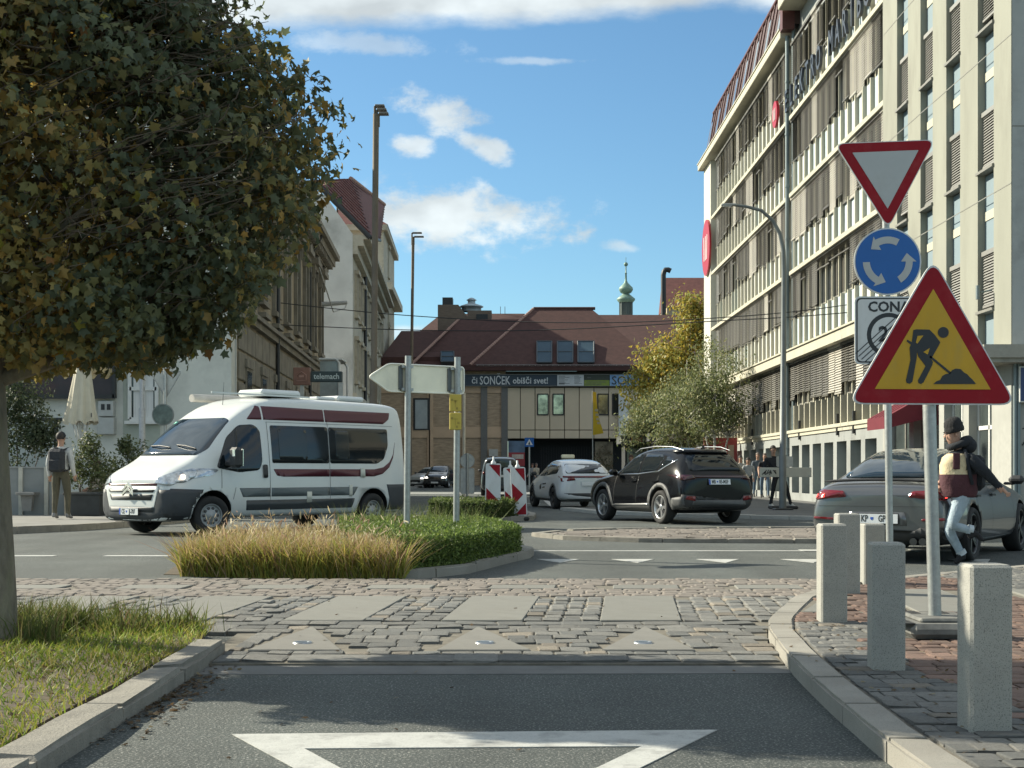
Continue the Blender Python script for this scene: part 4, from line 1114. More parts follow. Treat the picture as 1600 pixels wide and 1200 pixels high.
    b.b2(x(744), x(985), e - .1, e - .05, z(571.2), z(570.6)); b.b2(x(744), x(985), e - .1, e - .05, z(573), z(572.6)); b.build('snow_guard', M('guard_grey', (.28, .25, .24), .5), mr)
    def on_slope(py): t = (572 - py) / 90.0; return e + (r_ - e) * t * .93
    for p0, p1, q0, q1 in ((839, 862, 533, 566), (871, 895, 533, 566), (903, 928, 533, 566), (689, 709, 549, 565)):
        f = MB(); y0, y1 = on_slope(q1) - .35, on_slope(q0) - .35
        if p0 < 700: y0 += .8; y1 += .8
        c0, c1 = Vector((gx(p0, y0), y0, gz(q1, y0))), Vector((gx(p1, y0), y0, gz(q1, y0))); c3, c2 = Vector((gx(p0, y1), y1, gz(q0, y1))), Vector((gx(p1, y1), y1, gz(q0, y1)))
        dn = Vector((0, .35, -.3)); 
        for a_, c_ in ((c0, c1), (c1, c2), (c2, c3), (c3, c0), (c0.lerp(c3, .5), c1.lerp(c2, .5))): f.cyl(a_, c_, .07, n=4)
        f.add([c0, c1, c2, c3, c0 + dn, c1 + dn, c2 + dn, c3 + dn], [(0, 1, 5, 4), (1, 2, 6, 5), (2, 3, 7, 6), (3, 0, 4, 7)])
        o = f.build('skylight', M('skylight_frame', (.06, .075, .085), .5), mr)
        g = MB(); g.quad(c0, c1, c2, c3); g.build('pane', M('skylight_pane', (.045, .075, .095), .25, var=.15, scale=.6), o)
    b = MB(); y = d + 10
    b.b2(gx(684, y), gx(716, y), y, y + 3, gz(540, y), gz(476, y)); b.add([(gx(716, y), y, gz(476, y)), (gx(716, y), y + 3, gz(476, y)), (gx(735, y), y, gz(500, y)), (gx(735, y), y + 3, gz(500, y)), (gx(716, y), y, gz(520, y)), (gx(716, y), y + 3, gz(520, y))], [(0, 2, 3, 1), (0, 4, 2)])
    b.b2(gx(730, y), gx(768, y), y + .5, y + 3, gz(510, y), gz(484, y))
    b.build('chimney_block', M('chimney_brick', (.17, .13, .10), .9, var=.2, scale=2, stretch=(1, 1, 4)), B)
    b = MB(); b.b2(gx(691, y), gx(707, y), y + .3, y + 2, gz(476, y), gz(464, y)); b.b2(gx(744, y), gx(762, y), y + .4, y + .6, gz(498, y), gz(490, y)); b.build('chimney', DARKM, B)
    b = MB(); c = (gx(736, y), y + 1.5, gz(484, y)); b.lathe([(.9, 0), (.9, .35), (1.1, .4), (1.1, .5), (.35, .75), (.35, 1.0), (.5, 1.05), (.2, 1.25), (0, 1.3)], c, 12); b.build('roof_vent', M('vent_metal', (.35, .4, .43), .4, .5), B)
    b = MB()
    for p in (782, 789): b.cyl((gx(p, 146), 146, gz(490, 146)), (gx(p, 146), 146, gz(479, 146)), .03, n=5)
    b.build('lightning_rod', DARKM, B)
travel_building()
def spire():
    d = 172.0; S = d / F
    c = at(978, 492, d)
    B = thing('church_spire', 'small green copper onion spire behind the red roofs', 'tower', (c.x, d, 0))
    CU = M('verdigris', (.16, .25, .20), .55, .1, var=.3, scale=1.5, dirt=(.05, .09, .075), dirt_amt=.7, dirt_scale=1)
    zz = lambda p: gz(p, d)
    b = MB(); b.lathe([(.75, zz(520)), (.75, zz(470))], n=8, smooth=False)
    for k in range(8):
        t = k * math.pi / 4; b.cyl((.72 * math.cos(t), .72 * math.sin(t), zz(492)), (.72 * math.cos(t), .72 * math.sin(t), zz(472)), .11, n=6)
    b.build('lantern', M('lantern_dark', (.05, .065, .06), .5), B)
    b = MB()
    b.lathe([(.85, zz(473)), (1.1, zz(469)), (1.12, zz(467)), (.75, zz(463)), (.5, zz(460.5)), (.42, zz(459)), (.65, zz(457.5)), (.86, zz(453)), (.82, zz(449.5)), (.5, zz(445.5)), (.24, zz(442)), (.13, zz(438)), (.10, zz(428)), (.16, zz(427.5)), (.08, zz(426)), (.07, zz(417)), (.0, zz(408))], n=20)
    b.build('onion_roof', CU, B)
    b = MB(); b.ball((0, 0, zz(413)), .26, 10); b.cyl((0, 0, zz(413)), (0, 0, zz(402)), .03, n=5); b.build('finial', CU, B)
    b = MB(); b.b2(-3.0, 3.0, -2, 6, 0, zz(495)); b.build('tower_base', M('tower_wall', (.4, .38, .33), .9), B)
spire()
def flue_house():
    d = 150.0
    B = thing('red_roofed_house', 'red-roofed house behind the yellow tree with a tall black flue', 'building', (0, 0, 0))
    b = MB(); b.b2(gx(1042, d), gx(1130, d), d, d + 8, 0, gz(478, d)); b.build('wall', M('house_wall', (.45, .36, .26), .9), B)
    b = MB(); b.add([(gx(1041, d), d - .3, gz(480, d)), (gx(1130, d), d - .3, gz(480, d)), (gx(1130, d), d + 4, gz(434, d + 4)), (gx(1041, d), d + 4, gz(434, d + 4)), (gx(1041, d), d + 8, gz(480, d))], [(0, 1, 2, 3), (0, 3, 4)])
    b.build('roof', TILE, B)
    b = MB(); y = d - 1
    b.tube([at(1037, 500, y), at(1036.5, 430, y), at(1037.5, 424.5, y), at(1040, 421.5, y), at(1044, 421.5, y), at(1048, 423.5, y)], .27, 8); b.build('flue', BLK, B)
flue_house()
# ------------------------------------------------------------------ trees and plants
BARK = M('maple_bark', (.17, .15, .115), .95, var=.3, scale=14, bump=1.0, bscale=30, dirt=(.17, .17, .10), dirt_amt=.8, dirt_scale=6, stretch=(1, 1, .35), dist=.02)
TWIG = M('twig_bark', (.12, .095, .07), .9, var=.2, scale=8)
LEAFM = M('leaf_mixed', (1, 1, 1), .55, var=0, attr='tint', translu=.42, spec=.35)
def rand_frames(n, normal=None, tip=None, spread=.6, rg=nrg):
    """n random leaf frames: returns (tipdir, sidedir, normal)"""
    nn = rg.normal(size=(n, 3)) if normal is None else normal + rg.normal(size=(n, 3)) * spread
    nn /= np.linalg.norm(nn, axis=1, keepdims=True) + 1e-9
    tt = rg.normal(size=(n, 3)) if tip is None else tip + rg.normal(size=(n, 3)) * spread
    tt = tt - nn * (tt * nn).sum(1, keepdims=True)
    tt /= np.linalg.norm(tt, axis=1, keepdims=True) + 1e-9
    return tt, np.cross(nn, tt), nn
MAPLE = np.array([(0, 0), (.50, .0), (.34, .24), (.60, .54), (.24, .62), (0, 1.05), (-.24, .62), (-.60, .54), (-.34, .24), (-.50, .0)], float)
def leaf_cloud(name, pos, size, tipd, nrm, cols, mat, parent, template=None, spread=.6, curl=.12):
    n = len(pos)
    t, s, w = rand_frames(n, nrm, tipd, spread)
    if template is None: template = np.array([(0, 0), (.32, .45), (0, 1.0), (-.32, .45)], float)
    k = len(template)
    sz = size if np.ndim(size) else np.full(n, size)
    wx = nrg.uniform(.62, 1.0, n)[:, None, None]
    P = pos[:, None, :] + sz[:, None, None] * (template[None, :, 0:1] * wx * s[:, None, :] + template[None, :, 1:2] * t[:, None, :] - curl * (template[None, :, 0:1] ** 2 * 2 + template[None, :, 1:2] ** 2) * w[:, None, :])
    V = P.reshape(-1, 3)
    base = (np.arange(n) * k)[:, None]
    if k == 4: Fc = base + np.arange(4)[None]; A = cols
    else:
        # fan round a mid point
        mid = pos + sz[:, None] * (.38 * t)
        V = np.vstack([V, mid]); m = n * k + np.arange(n)
        i = np.arange(k); tri = np.stack([np.broadcast_to(base + i, (n, k)), np.broadcast_to(base + (i + 1) % k, (n, k)), np.broadcast_to(m[:, None], (n, k))], 2)
        Fc = tri.reshape(-1, 3); A = np.repeat(cols, k, 0)
    return link(name, np_mesh(name, V, Fc, mat, A), parent)
def pick_cols(pal, wts, n, jit=.18, rg=nrg):
    pal = np.array(pal, float); c = pal[rg.choice(len(pal), n, p=np.array(wts) / np.sum(wts))]
    return c * (1 + rg.uniform(-jit, jit, (n, 1)))
def maple():
    X, Y = -3.15, 8.7
    X = -3.2
    T = thing('maple_tree', 'big clipped maple in the grass verge with dark green leaves turning orange', 'tree', (X, Y, 0))
    zz = np.array([1.76, 1.9, 2.02, 2.41, 2.83, 2.95, 3.2, 3.57, 3.8, 3.96, 4.4, 4.75]); rr = np.array([1.30, 1.5, 1.62, 1.93, 2.0, 2.1, 2.1, 1.96, 1.78, 1.63, 1.1, .1])
    SQ = .56                                              # clipped flatter front to back
    def rad(z): return np.interp(z, zz, rr)
    b = MB()
    b.tube([(-.01, 0, -.05), (.0, 0, .12), (-.0, 0, .5), (-.03, .0, 1.2), (-.05, 0, 1.9), (-.03, 0, 2.6), (0, 0, 3.4), (.05, .05, 4.2)], [.23, .17, .15, .14, .13, .11, .08, .03], 14)
    b.build('trunk', BARK, T)
    r2 = random.Random(12)
    for i in range(9):
        b = MB(); a = i * 2.4 + .3; z0 = 1.65 + .22 * i; R_ = 1.55 if i < 7 else 1.0
        pts = [(0, 0, z0)]
        for q in (.3, .6, .85, 1.0): pts.append((R_ * q * math.cos(a + .3 * q), R_ * q * SQ * math.sin(a + .3 * q), z0 + .5 * q + .15 * q * q))
        b.tube(pts, [.055, .042, .03, .02, .01], 6)
        b.build('limb', BARK, T)
    b = MB()
    for i in range(520):
        if i < 330: a = r2.uniform(-1.9, -.1)              # the side the photo sees, thin of leaves
        else: a = r2.uniform(-math.pi, math.pi)
        z = r2.uniform(2.0, 4.1); R_ = float(rad(z)) * r2.uniform(.85, 1.03)
        p0 = Vector((R_ * .5 * math.cos(a + r2.uniform(-.4, .4)), R_ * .5 * SQ * math.sin(a + r2.uniform(-.4, .4)), z + r2.uniform(-.25, .1)))
        p2 = Vector((R_ * math.cos(a), R_ * SQ * math.sin(a), z + r2.uniform(-.1, .12)))
        p1 = p0.lerp(p2, .5) + Vector((r2.gauss(0, .07), r2.gauss(0, .07), r2.gauss(-.03, .05)))
        b.tube([p0, p0.lerp(p1, .5) + Vector((r2.gauss(0, .03), r2.gauss(0, .03), r2.gauss(0, .03))), p1, p1.lerp(p2, .5) + Vector((r2.gauss(0, .03), r2.gauss(0, .03), r2.gauss(0, .03))), p2], [.006, .005, .004, .003, .0015], 4, cap=False)
    for i in range(26):                                    # whips past the outline
        a = r2.uniform(-1.2, .3); z = r2.uniform(2.9, 4.0); R_ = float(rad(z))
        p0 = Vector((R_ * .9 * math.cos(a), R_ * .9 * SQ * math.sin(a), z)); p1 = p0 + Vector((r2.uniform(.03, .10), r2.uniform(-.06, .06), r2.uniform(0, .10)))
        b.tube([p0, p0.lerp(p1, .5) + Vector((0, 0, -.02)), p1], [.005, .004, .002], 4)
    o = b.build('twigs', TWIG, T); o['kind'] = 'stuff'
    n = 64000
    a = nrg.uniform(-np.pi, np.pi, n); z = nrg.uniform(1.76, 4.75, n)
    depth = nrg.beta(2.2, 1.0, n) ** .6
    lump = .93 + .10 * np.sin(a * 5 + z * 3) * np.sin(z * 5.3 + a * 2.1) + .06 * np.sin(a * 11 + z * 9) + .05 * np.sin(a * 3.3 - z * 1.9 + 1)
    r = rad(z) * depth * lump + nrg.normal(0, .035, n)
    thin = (a > -1.55) & (a < -.35) & (z > 2.35) & (z < 3.75) & (nrg.random(n) < .52) & (depth > .5)
    under = (z < 1.86) & (nrg.random(n) < .5)
    keep = ~(thin | under)
    a, z, r, depth = a[keep], z[keep], r[keep], depth[keep]; n = len(a)
    pos = np.stack([r * np.cos(a), r * np.sin(a) * SQ, z + .05 * np.sin(a * 7)], 1)
    nrm = np.stack([np.cos(a), np.sin(a), .25 + .7 * (z - 3.0) / 1.7], 1)
    tip = np.stack([np.cos(a) * .35, np.sin(a) * .35, np.full(n, -1.0)], 1)
    green = pick_cols([(.115, .135, .072), (.098, .122, .074), (.14, .15, .065), (.17, .155, .055)], (4, 4, 2, 1), n)
    brown = pick_cols([(.29, .23, .075), (.31, .21, .065), (.24, .22, .08), (.38, .24, .06), (.19, .175, .075)], (4, 3, 3, 1, 3), n)
    gold = pick_cols([(.30, .17, .03), (.20, .10, .03), (.26, .24, .04)], (2, 1, 2), n)
    fall = 1 / (1 + np.exp((pos[:, 0] - .88 + .22 * np.sin(pos[:, 2] * 4)) * 7)) * .85
    rt = 1 / (1 + np.exp(-(pos[:, 0] - 1.6) * 5)) * .5
    q = nrg.random(n)
    cols = np.where((q < np.maximum(fall, rt))[:, None], brown, green)
    cols = np.where((nrg.random(n) < .012 + .03 * fall)[:, None], gold, cols)
    size = nrg.uniform(.040, .078, n)
    # the 300 nearest the viewer are leaves of their own
    front = (-(pos[:, 1]) + nrg.random(n) * .25) * (depth > .85)
    order = np.argsort(-front); pickd = order[:300]; rest = order[300:]
    o = leaf_cloud('foliage', pos[rest], size[rest], tip[rest], nrm[rest], cols[rest], LEAFM, T, MAPLE, .85, .22); o['kind'] = 'stuff'
    pal = [(.11, .135, .07), (.15, .15, .065), (.25, .21, .07), (.31, .21, .065)]
    lm = []
    for i, c in enumerate(pal):
        k = len(MAPLE); V = np.zeros((k + 1, 3)); V[:k, 0] = MAPLE[:, 0]; V[:k, 1] = MAPLE[:, 1]; V[:k, 2] = -.12 * (MAPLE[:, 0] ** 2 * 2 + MAPLE[:, 1] ** 2); V[k] = (0, .38, .02)
        Fc = np.array([(j, (j + 1) % k, k) for j in range(k)])
        lm.append(np_mesh('leaf', V, Fc, M('leaf_%d' % i, c, .55, var=0, rand=.25, translu=.42, spec=.35)))
    t, s, w = rand_frames(300, nrm[pickd], tip[pickd], .8)
    for i, j in enumerate(pickd):
        c = cols[j]; m = min(range(4), key=lambda q: sum((c[e] - pal[q][e]) ** 2 for e in range(3)))
        mt = Matrix(((s[i][0], t[i][0], w[i][0], pos[j][0]), (s[i][1], t[i][1], w[i][1], pos[j][1]), (s[i][2], t[i][2], w[i][2], pos[j][2]), (0, 0, 0, 1)))
        o = bpy.data.objects.new('leaf', lm[m]); COL.objects.link(o); o.parent = T
        o.matrix_local = mt @ Matrix.Diagonal((size[j], size[j], size[j], 1))
maple()
def far_tree(name, label, X, Y, crown, trunks, pal, wts, n, leaf, group=None, clumps=90, crad=.5, bark=None, z0=0):
    """crown: list of ellipsoids (cx,cy,cz,rx,ry,rz) in local metres"""
    T = thing(name, label, 'tree', (X, Y, z0), group=group)
    bk = bark or BARK
    for path, rs in trunks:
        b = MB(); b.tube(path, rs, 8); b.build('trunk', bk, T)
    P = []; N = []
    vol = np.array([c[3] * c[4] * c[5] for c in crown]); vol /= vol.sum()
    for c, f in zip(crown, vol):
        nc = max(6, int(clumps * f))
        d = nrg.normal(size=(nc, 3)); d /= np.linalg.norm(d, axis=1, keepdims=True)
        ctr = np.array(c[:3]) + d * np.array(c[3:]) * (nrg.random((nc, 1)) ** .45) * .92
        m = int(n * f / nc)
        for q in ctr:
            g = nrg.normal(0, crad * .5, (m, 3)); P.append(q + g); N.append(g * .6 + (q - np.array(c[:3])) * .5 + [0, 0, .35])
    P = np.vstack(P); N = np.vstack(N); N /= np.linalg.norm(N, axis=1, keepdims=True) + 1e-6
    cols = pick_cols(pal, wts, len(P), .25)
    tip = np.tile([0, 0, -1.0], (len(P), 1))
    o = leaf_cloud('crown', P, nrg.uniform(leaf * .7, leaf * 1.3, len(P)), tip, N, cols, LEAFM, T, None, .7)
    b = MB(); r = random.Random(len(P))
    for i in range(60):
        c = r.choice(crown); p0 = Vector(r.choice(trunks)[0][-2]); p1 = Vector((c[0] + r.uniform(-.8, .8) * c[3], c[1] + r.uniform(-.8, .8) * c[4], c[2] + r.uniform(-.8, .8) * c[5]))
        b.tube([p0, p0.lerp(p1, .5) + Vector((0, 0, .15)), p1], [.03, .02, .008], 4, cap=False)
    o = b.build('twigs', bk, T); o['kind'] = 'stuff'
    return T
BIRCH = M('birch_bark', (.52, .50, .45), .85, var=.12, scale=6, dirt=(.08, .075, .07), dirt_amt=.9, dirt_scale=5, stretch=(1, 1, 2.5))
d = 62
bp = [(.16, .19, .08), (.21, .23, .10), (.28, .29, .16), (.11, .14, .06), (.27, .25, .09)]
for X, px0, crown, lab in ((gx(1118, d), 1118, [(-.0, 0, 4.9, 1.6, 1.5, 2.1), (.6, -.2, 3.6, 1.3, 1.2, 1.1), (-.6, .2, 3.6, 1.2, 1.2, 1.2)], 'white stemmed birch closest to the office block'),
                           (gx(1088, d), 1088, [(-.1, 0, 4.3, 1.5, 1.4, 1.7), (-.8, 0, 3.1, 1.2, 1.2, 1.0), (.3, 0, 3.4, 1.2, 1.2, 1.2)], 'white stemmed birch left of the one by the office block')):
    far_tree('birch_tree', lab, X, d + (0 if px0 > 1100 else 2.5), crown,
             [([(0, 0, 0), (.02, 0, 1.2), (-.05, 0, 2.6), (-.1, 0, 4.4), (-.1, 0, 6.2)], [.085, .07, .055, .04, .015]),
              ([(.03, 0, .1), (.25, .05, 1.4), (.55, .05, 2.6), (.8, .1, 4.2)], [.06, .05, .035, .015]),
              ([(-.03, .02, .1), (-.2, -.05, 1.5), (-.45, 0, 2.8), (-.7, 0, 4.4)], [.055, .045, .03, .012])], bp, (4, 4, 2, 3, 1), 9000, .125, 'birches by the kiosk', 110, .5, BIRCH)
d = 66
far_tree('birch_tree', 'low leafy birch at the left end beside the kiosk', gx(1022, d), d + 4, [(0, 0, 2.9, 1.5, 1.3, 1.0), (.6, 0, 4.2, 1.3, 1.3, 1.2), (-.5, 0, 3.6, .9, 1, .9)],
         [([(0, 0, 0), (.05, 0, 1.5), (.1, 0, 2.6), (.3, 0, 4.6)], [.09, .07, .05, .015])], bp, (4, 4, 1, 4, 2), 6500, .13, 'birches by the kiosk', 80, .55, BIRCH)
d = 82
yp = [(.38, .31, .06), (.42, .31, .055), (.32, .31, .075), (.23, .26, .07), (.44, .31, .05)]
far_tree('maple_tree', 'tall round yellowing maple behind the birches', gx(1075, d), d, [(-.9, 0, 7.4, 2.0, 1.8, 2.2), (.5, 0, 9.7, 1.6, 1.6, 2.1), (-2.2, 0, 5.8, 1.7, 1.6, 1.7), (-2.2, 0, 3.9, 1.5, 1.5, 1.3), (.3, 0, 6, 1.9, 1.7, 2.2)],
         [([(0, 0, 0), (.0, 0, 2.5), (.1, 0, 5), (.1, 0, 9.5)], [.22, .18, .12, .03])], yp, (4, 3, 4, 3, 1), 17000, .23, None, 190, .7)
# ------------------------------------------------------------------ hedges, grasses
GRS = M('grass_blades', (1, 1, 1), .6, var=0, attr='tint', translu=.35, spec=.25)
def blades(pos, h, w, lean, cols, bend=.35):
    """three-triangle blades; returns verts, faces(tri), colours"""
    n = len(pos); a = nrg.uniform(0, 2 * np.pi, n)
    side = np.stack([np.cos(a), np.sin(a), np.zeros(n)], 1) * w[:, None] * .5
    dirn = nrg.normal(size=(n, 3)); dirn[:, 2] = 0; dirn *= lean
    up = np.zeros((n, 3)); up[:, 2] = h
    m = pos + up * .55 + dirn * (h * .3)[:, None]
    t = pos + up + dirn * (h * (.3 + bend * 1.6))[:, None]
    V = np.stack([pos - side, pos + side, m - side * .8, m + side * .8, t], 1).reshape(-1, 3)
    bs = (np.arange(n) * 5)[:, None]
    Fc = (bs[:, None, :] + np.array([(0, 1, 3), (0, 3, 2), (2, 3, 4)])[None]).reshape(-1, 3)
    return V, Fc, np.repeat(cols, 3, 0)
def grass(name, pos, h, w, lean, cols, parent=None, **k):
    V, Fc, A = blades(pos, h, w, lean, cols)
    return link(name, np_mesh(name, V, Fc, GRS, A), parent, **k)
def scatter(poly, n, z):
    xs = [p[0] for p in poly]; ys = [p[1] for p in poly]; out = []
    while len(out) < n:
        p = (rnd.uniform(min(xs), max(xs)), rnd.uniform(min(ys), max(ys)))
        if inside(p, poly): out.append((p[0], p[1], z))
    return np.array(out)
VP = [(-1.90, 3.0), (-1.90, 8.6), (-1.96, 9.3), (-2.15, 9.7), (-5.5, 9.8), (-4.6, 7.2), (-3.2, 4.6), (-2.4, 3.0)]
p = scatter(VP, 26000, .07); n = len(p)
worn = .5 + .5 * np.sin(p[:, 0] * 2.3 + 1) * np.sin(p[:, 1] * 1.7) + nrg.normal(0, .15, n)
edge_ = np.clip((-1.9 - p[:, 0]) / .5, 0, 1)
h = nrg.uniform(.016, .048, n) * (1 + .6 * np.clip(worn, 0, 1)); far_ = np.clip((p[:, 1] - 8.7) / .8, 0, 1); h *= 1 + far_ * 1.2
cols = pick_cols([(.12, .19, .03), (.18, .26, .035), (.30, .34, .05), (.30, .28, .06), (.33, .28, .10)], (4, 4, 3, 2, 1.2), n, .25)
dry = nrg.random(n) > .62 + .3 * edge_
keep_ = (worn + nrg.normal(0, .22, n)) > .12
cols = np.where(dry[:, None], pick_cols([(.33, .31, .06), (.28, .30, .05), (.33, .27, .10)], (1, 1, 1), n), cols)
gr = thing('verge_grass', kind='stuff'); 
cols = cols * (.85 + .25 * (np.sin(p[:, 0] * 3.1 + 2) * np.sin(p[:, 1] * 2.3))[:, None])
o = grass('grass', p[keep_], h[keep_], nrg.uniform(.005, .010, keep_.sum()), .9, cols[keep_], gr, kind='stuff')
tc_ = scatter([(-5.4, 9.0), (-1.98, 9.0), (-2.1, 9.7), (-5.4, 9.8)], 40, .07); tuft = []
for c in tc_:
    tuft.append(c + np.stack([nrg.normal(0, .09, 60), nrg.normal(0, .06, 60), np.zeros(60)], 1))
for c in scatter([(-3.0, 8.5), (-2.8, 8.5), (-2.75, 9.4), (-3.1, 9.4)], 10, .07): tuft.append(c + np.stack([nrg.normal(0, .07, 70), nrg.normal(0, .06, 70), np.zeros(70)], 1))
p = np.vstack(tuft); n = len(p)
grass('grass', p, nrg.uniform(.08, .24, n), nrg.uniform(.006, .011, n), .45, pick_cols([(.09, .12, .03), (.13, .15, .04), (.20, .17, .07), (.14, .09, .06)], (4, 4, 2, .6), n, .25), gr, kind='stuff')
# hedge and ornamental grass on the traffic island
HP = [(-1.12, 14.62), (-.55, 15.6), (-.14, 17.2), (.06, 18.05), (.0, 18.7), (-.5, 21.3), (-2.6, 21.3), (-2.0, 16.5)]
HZ = (.0, .41)
hedge = thing('clipped_hedge', 'low clipped green hedge at the right end of the traffic island', 'hedge')
b = MB(); b.prism([(x * .97 - .05, y * .998 + .04) for x, y in HP], HZ[0], HZ[1] - .06); b.build('branch_core', M('hedge_core', (.022, .028, .012), .95, var=.3, scale=20), hedge)
pts = []; nr = []
for i in range(5):
    a_, c_ = np.array(HP[i]), np.array(HP[i + 1]); L = np.linalg.norm(c_ - a_); m = int(L * 4200)
    t = nrg.random((m, 1)); q = a_ + (c_ - a_) * t; nn = np.array([(c_ - a_)[1], -(c_ - a_)[0]]) / L
    q = q + nn * nrg.normal(0, .03, (m, 1)); zz_ = nrg.uniform(HZ[0] + .01, HZ[1] + .01, m)
    pts.append(np.column_stack([q, zz_])); nr.append(np.column_stack([np.tile(nn, (m, 1)), np.full(m, .3)]))
tp = scatter(HP, 22000, HZ[1]); tp[:, 2] += nrg.normal(0, .022, len(tp)) + .015 * np.sin(tp[:, 0] * 7) * np.sin(tp[:, 1] * 5)
pts.append(tp); nr.append(np.tile([0, 0, 1.0], (len(tp), 1)))
P_ = np.vstack(pts); N_ = np.vstack(nr)
cols = pick_cols([(.10, .155, .035), (.14, .20, .045), (.19, .25, .055), (.075, .115, .03)], (4, 4, 2, 3), len(P_), .22)
o = leaf_cloud('foliage', P_, nrg.uniform(.028, .048, len(P_)), N_ + [0, 0, .6], N_, cols, LEAFM, hedge, None, .75); o['kind'] = 'stuff'
hedge2 = thing('clipped_hedge', 'small clipped hedge block in front of the striped beacons', 'hedge')
H2 = [(-1.85, 31.6), (-.35, 31.4), (.05, 32.4), (-.2, 34.2), (-1.8, 34.4)]
b = MB(); b.prism(H2, .07, .42); b.build('branch_core', _mats['hedge_core'], hedge2)
pts = []; nr = []
for i in (0, 1):
    a_, c_ = np.array(H2[i]), np.array(H2[i + 1]); L = np.linalg.norm(c_ - a_); m = int(L * 1500); t = nrg.random((m, 1)); q = a_ + (c_ - a_) * t; nn = np.array([(c_ - a_)[1], -(c_ - a_)[0]]) / L
    pts.append(np.column_stack([q + nn * nrg.normal(0, .04, (m, 1)), nrg.uniform(.08, .46, m)])); nr.append(np.column_stack([np.tile(nn, (m, 1)), np.full(m, .3)]))
tp = scatter(H2, 3500, .45); tp[:, 2] += nrg.normal(0, .03, len(tp)); pts.append(tp); nr.append(np.tile([0, 0, 1.0], (len(tp), 1)))
P_ = np.vstack(pts); N_ = np.vstack(nr)
o = leaf_cloud('foliage', P_, nrg.uniform(.04, .075, len(P_)), N_ + [0, 0, .6], N_, pick_cols([(.07, .10, .028), (.10, .14, .035), (.13, .16, .05)], (3, 3, 1), len(P_), .25), LEAFM, hedge2, None, .75); o['kind'] = 'stuff'
# long wild blades over the hedge
p = scatter([(-2.4, 18.5), (-.3, 18.5), (-.5, 21.2), (-2.5, 21.2)], 700, .0); n = len(p)
wild = thing('wild_grass', kind='stuff')
grass('grass', p, nrg.uniform(.46, .72, n), nrg.uniform(.008, .016, n), .35, pick_cols([(.13, .17, .05), (.20, .21, .08), (.10, .13, .04)], (3, 2, 2), n, .25), wild, kind='stuff')
DG = [(-3.5, 15.15), (-2.45, 14.75), (-1.15, 14.45), (-1.0, 15.0), (-1.6, 16.8), (-2.4, 18.4), (-3.6, 18.0)]
dry_ = thing('ornamental_grass', 'feathery bed of tan and yellow ornamental grass left of the hedge', 'grass bed', kind='stuff')
p = scatter(DG, 15000, .005); 
pf = scatter([(-3.5, 15.1), (-2.45, 14.78), (-1.1, 14.48), (-1.1, 14.75), (-2.45, 15.1), (-3.55, 15.5)], 9000, .0)
pf[:, 1] -= .12
p = np.vstack([p, pf]); n = len(p)
hh = nrg.uniform(.16, .46, n) * nrg.choice([.6, .95, 1.1], n); tcol = np.clip((hh - .25) / .25, 0, 1)
low = pick_cols([(.40, .36, .08), (.28, .32, .07), (.44, .34, .09), (.2, .23, .06)], (3, 3, 2, 2), n, .25); hi = pick_cols([(.38, .27, .15), (.42, .31, .19), (.29, .165, .11), (.38, .31, .11)], (3, 3, 1.2, 2), n, .25)
cols = np.where((nrg.random(n) < tcol * .8)[:, None], hi, low)
grass('grass', p, hh, nrg.uniform(.009, .018, n), .55, cols, dry_, kind='stuff')
m = 1500
ps = scatter(DG, m, 0); ps[:, 2] = nrg.uniform(.22, .42, m); ps[:170, 2] = nrg.uniform(.42, .60, 170)
tip = np.column_stack([nrg.normal(0, .35, m), nrg.normal(0, .35, m), np.ones(m)])
SEED = np.array([(-.05, 0), (.05, 0), (.10, .35), (.09, .7), (0, 1.0), (-.09, .7), (-.10, .35)], float)
o = leaf_cloud('seed_heads', ps, nrg.uniform(.06, .115, m), tip, None, pick_cols([(.48, .40, .24), (.42, .31, .19), (.30, .19, .13), (.52, .46, .30)], (3, 3, 2, 2), m, .2), GRS, dry_, SEED, .3); o['kind'] = 'stuff'
V, Fc, A = blades(np.column_stack([ps[:, :2], np.full(m, .005)]), ps[:, 2], np.full(m, .006), .02, pick_cols([(.32, .25, .13), (.25, .19, .09)], (1, 1), m, .2))
link('stems', np_mesh('stems', V, Fc, GRS, A), dry_, kind='stuff')
# leaf litter along the kerb and in the grass
m = 700
lx = np.concatenate([-1.70 + np.abs(nrg.normal(0, .09, 320)), nrg.uniform(-1.6, 1.3, 60), nrg.uniform(-3.0, -1.95, 320)])
ly = np.concatenate([nrg.normal(6.9, .55, 320), nrg.uniform(4.5, 13, 60), nrg.uniform(4.5, 9.4, 320)])
lz = np.concatenate([np.full(320, .010), np.full(60, .010), np.full(320, .10)]); lz[320:380] += np.where(ly[320:380] > 8.05, .03, 0)
tip = np.column_stack([nrg.normal(size=m), nrg.normal(size=m), np.zeros(m)]); nn = np.tile([0, 0, 1.0], (m, 1))
lit = leaf_cloud('fallen_leaves', np.column_stack([lx, ly, lz]), nrg.uniform(.012, .034, m), tip, nn, pick_cols([(.10, .065, .035), (.15, .10, .055), (.07, .05, .03), (.2, .16, .09)], (3, 2, 3, 1), m, .3), GRS, None, MAPLE, .28); lit['kind'] = 'stuff'
m = 260
px_ = nrg.uniform(1.6, 3.2, m); py_ = nrg.uniform(5.0, 9.5, m)
cr = leaf_cloud('fallen_leaves', np.column_stack([px_, py_, np.full(m, .10)]), nrg.uniform(.012, .03, m), np.column_stack([nrg.normal(size=m), nrg.normal(size=m), np.zeros(m)]), np.tile([0, 0, 1.0], (m, 1)), pick_cols([(.17, .12, .06), (.24, .2, .12), (.1, .07, .04)], (1, 1, 1), m, .3), GRS, None, MAPLE, .25); cr['kind'] = 'stuff'
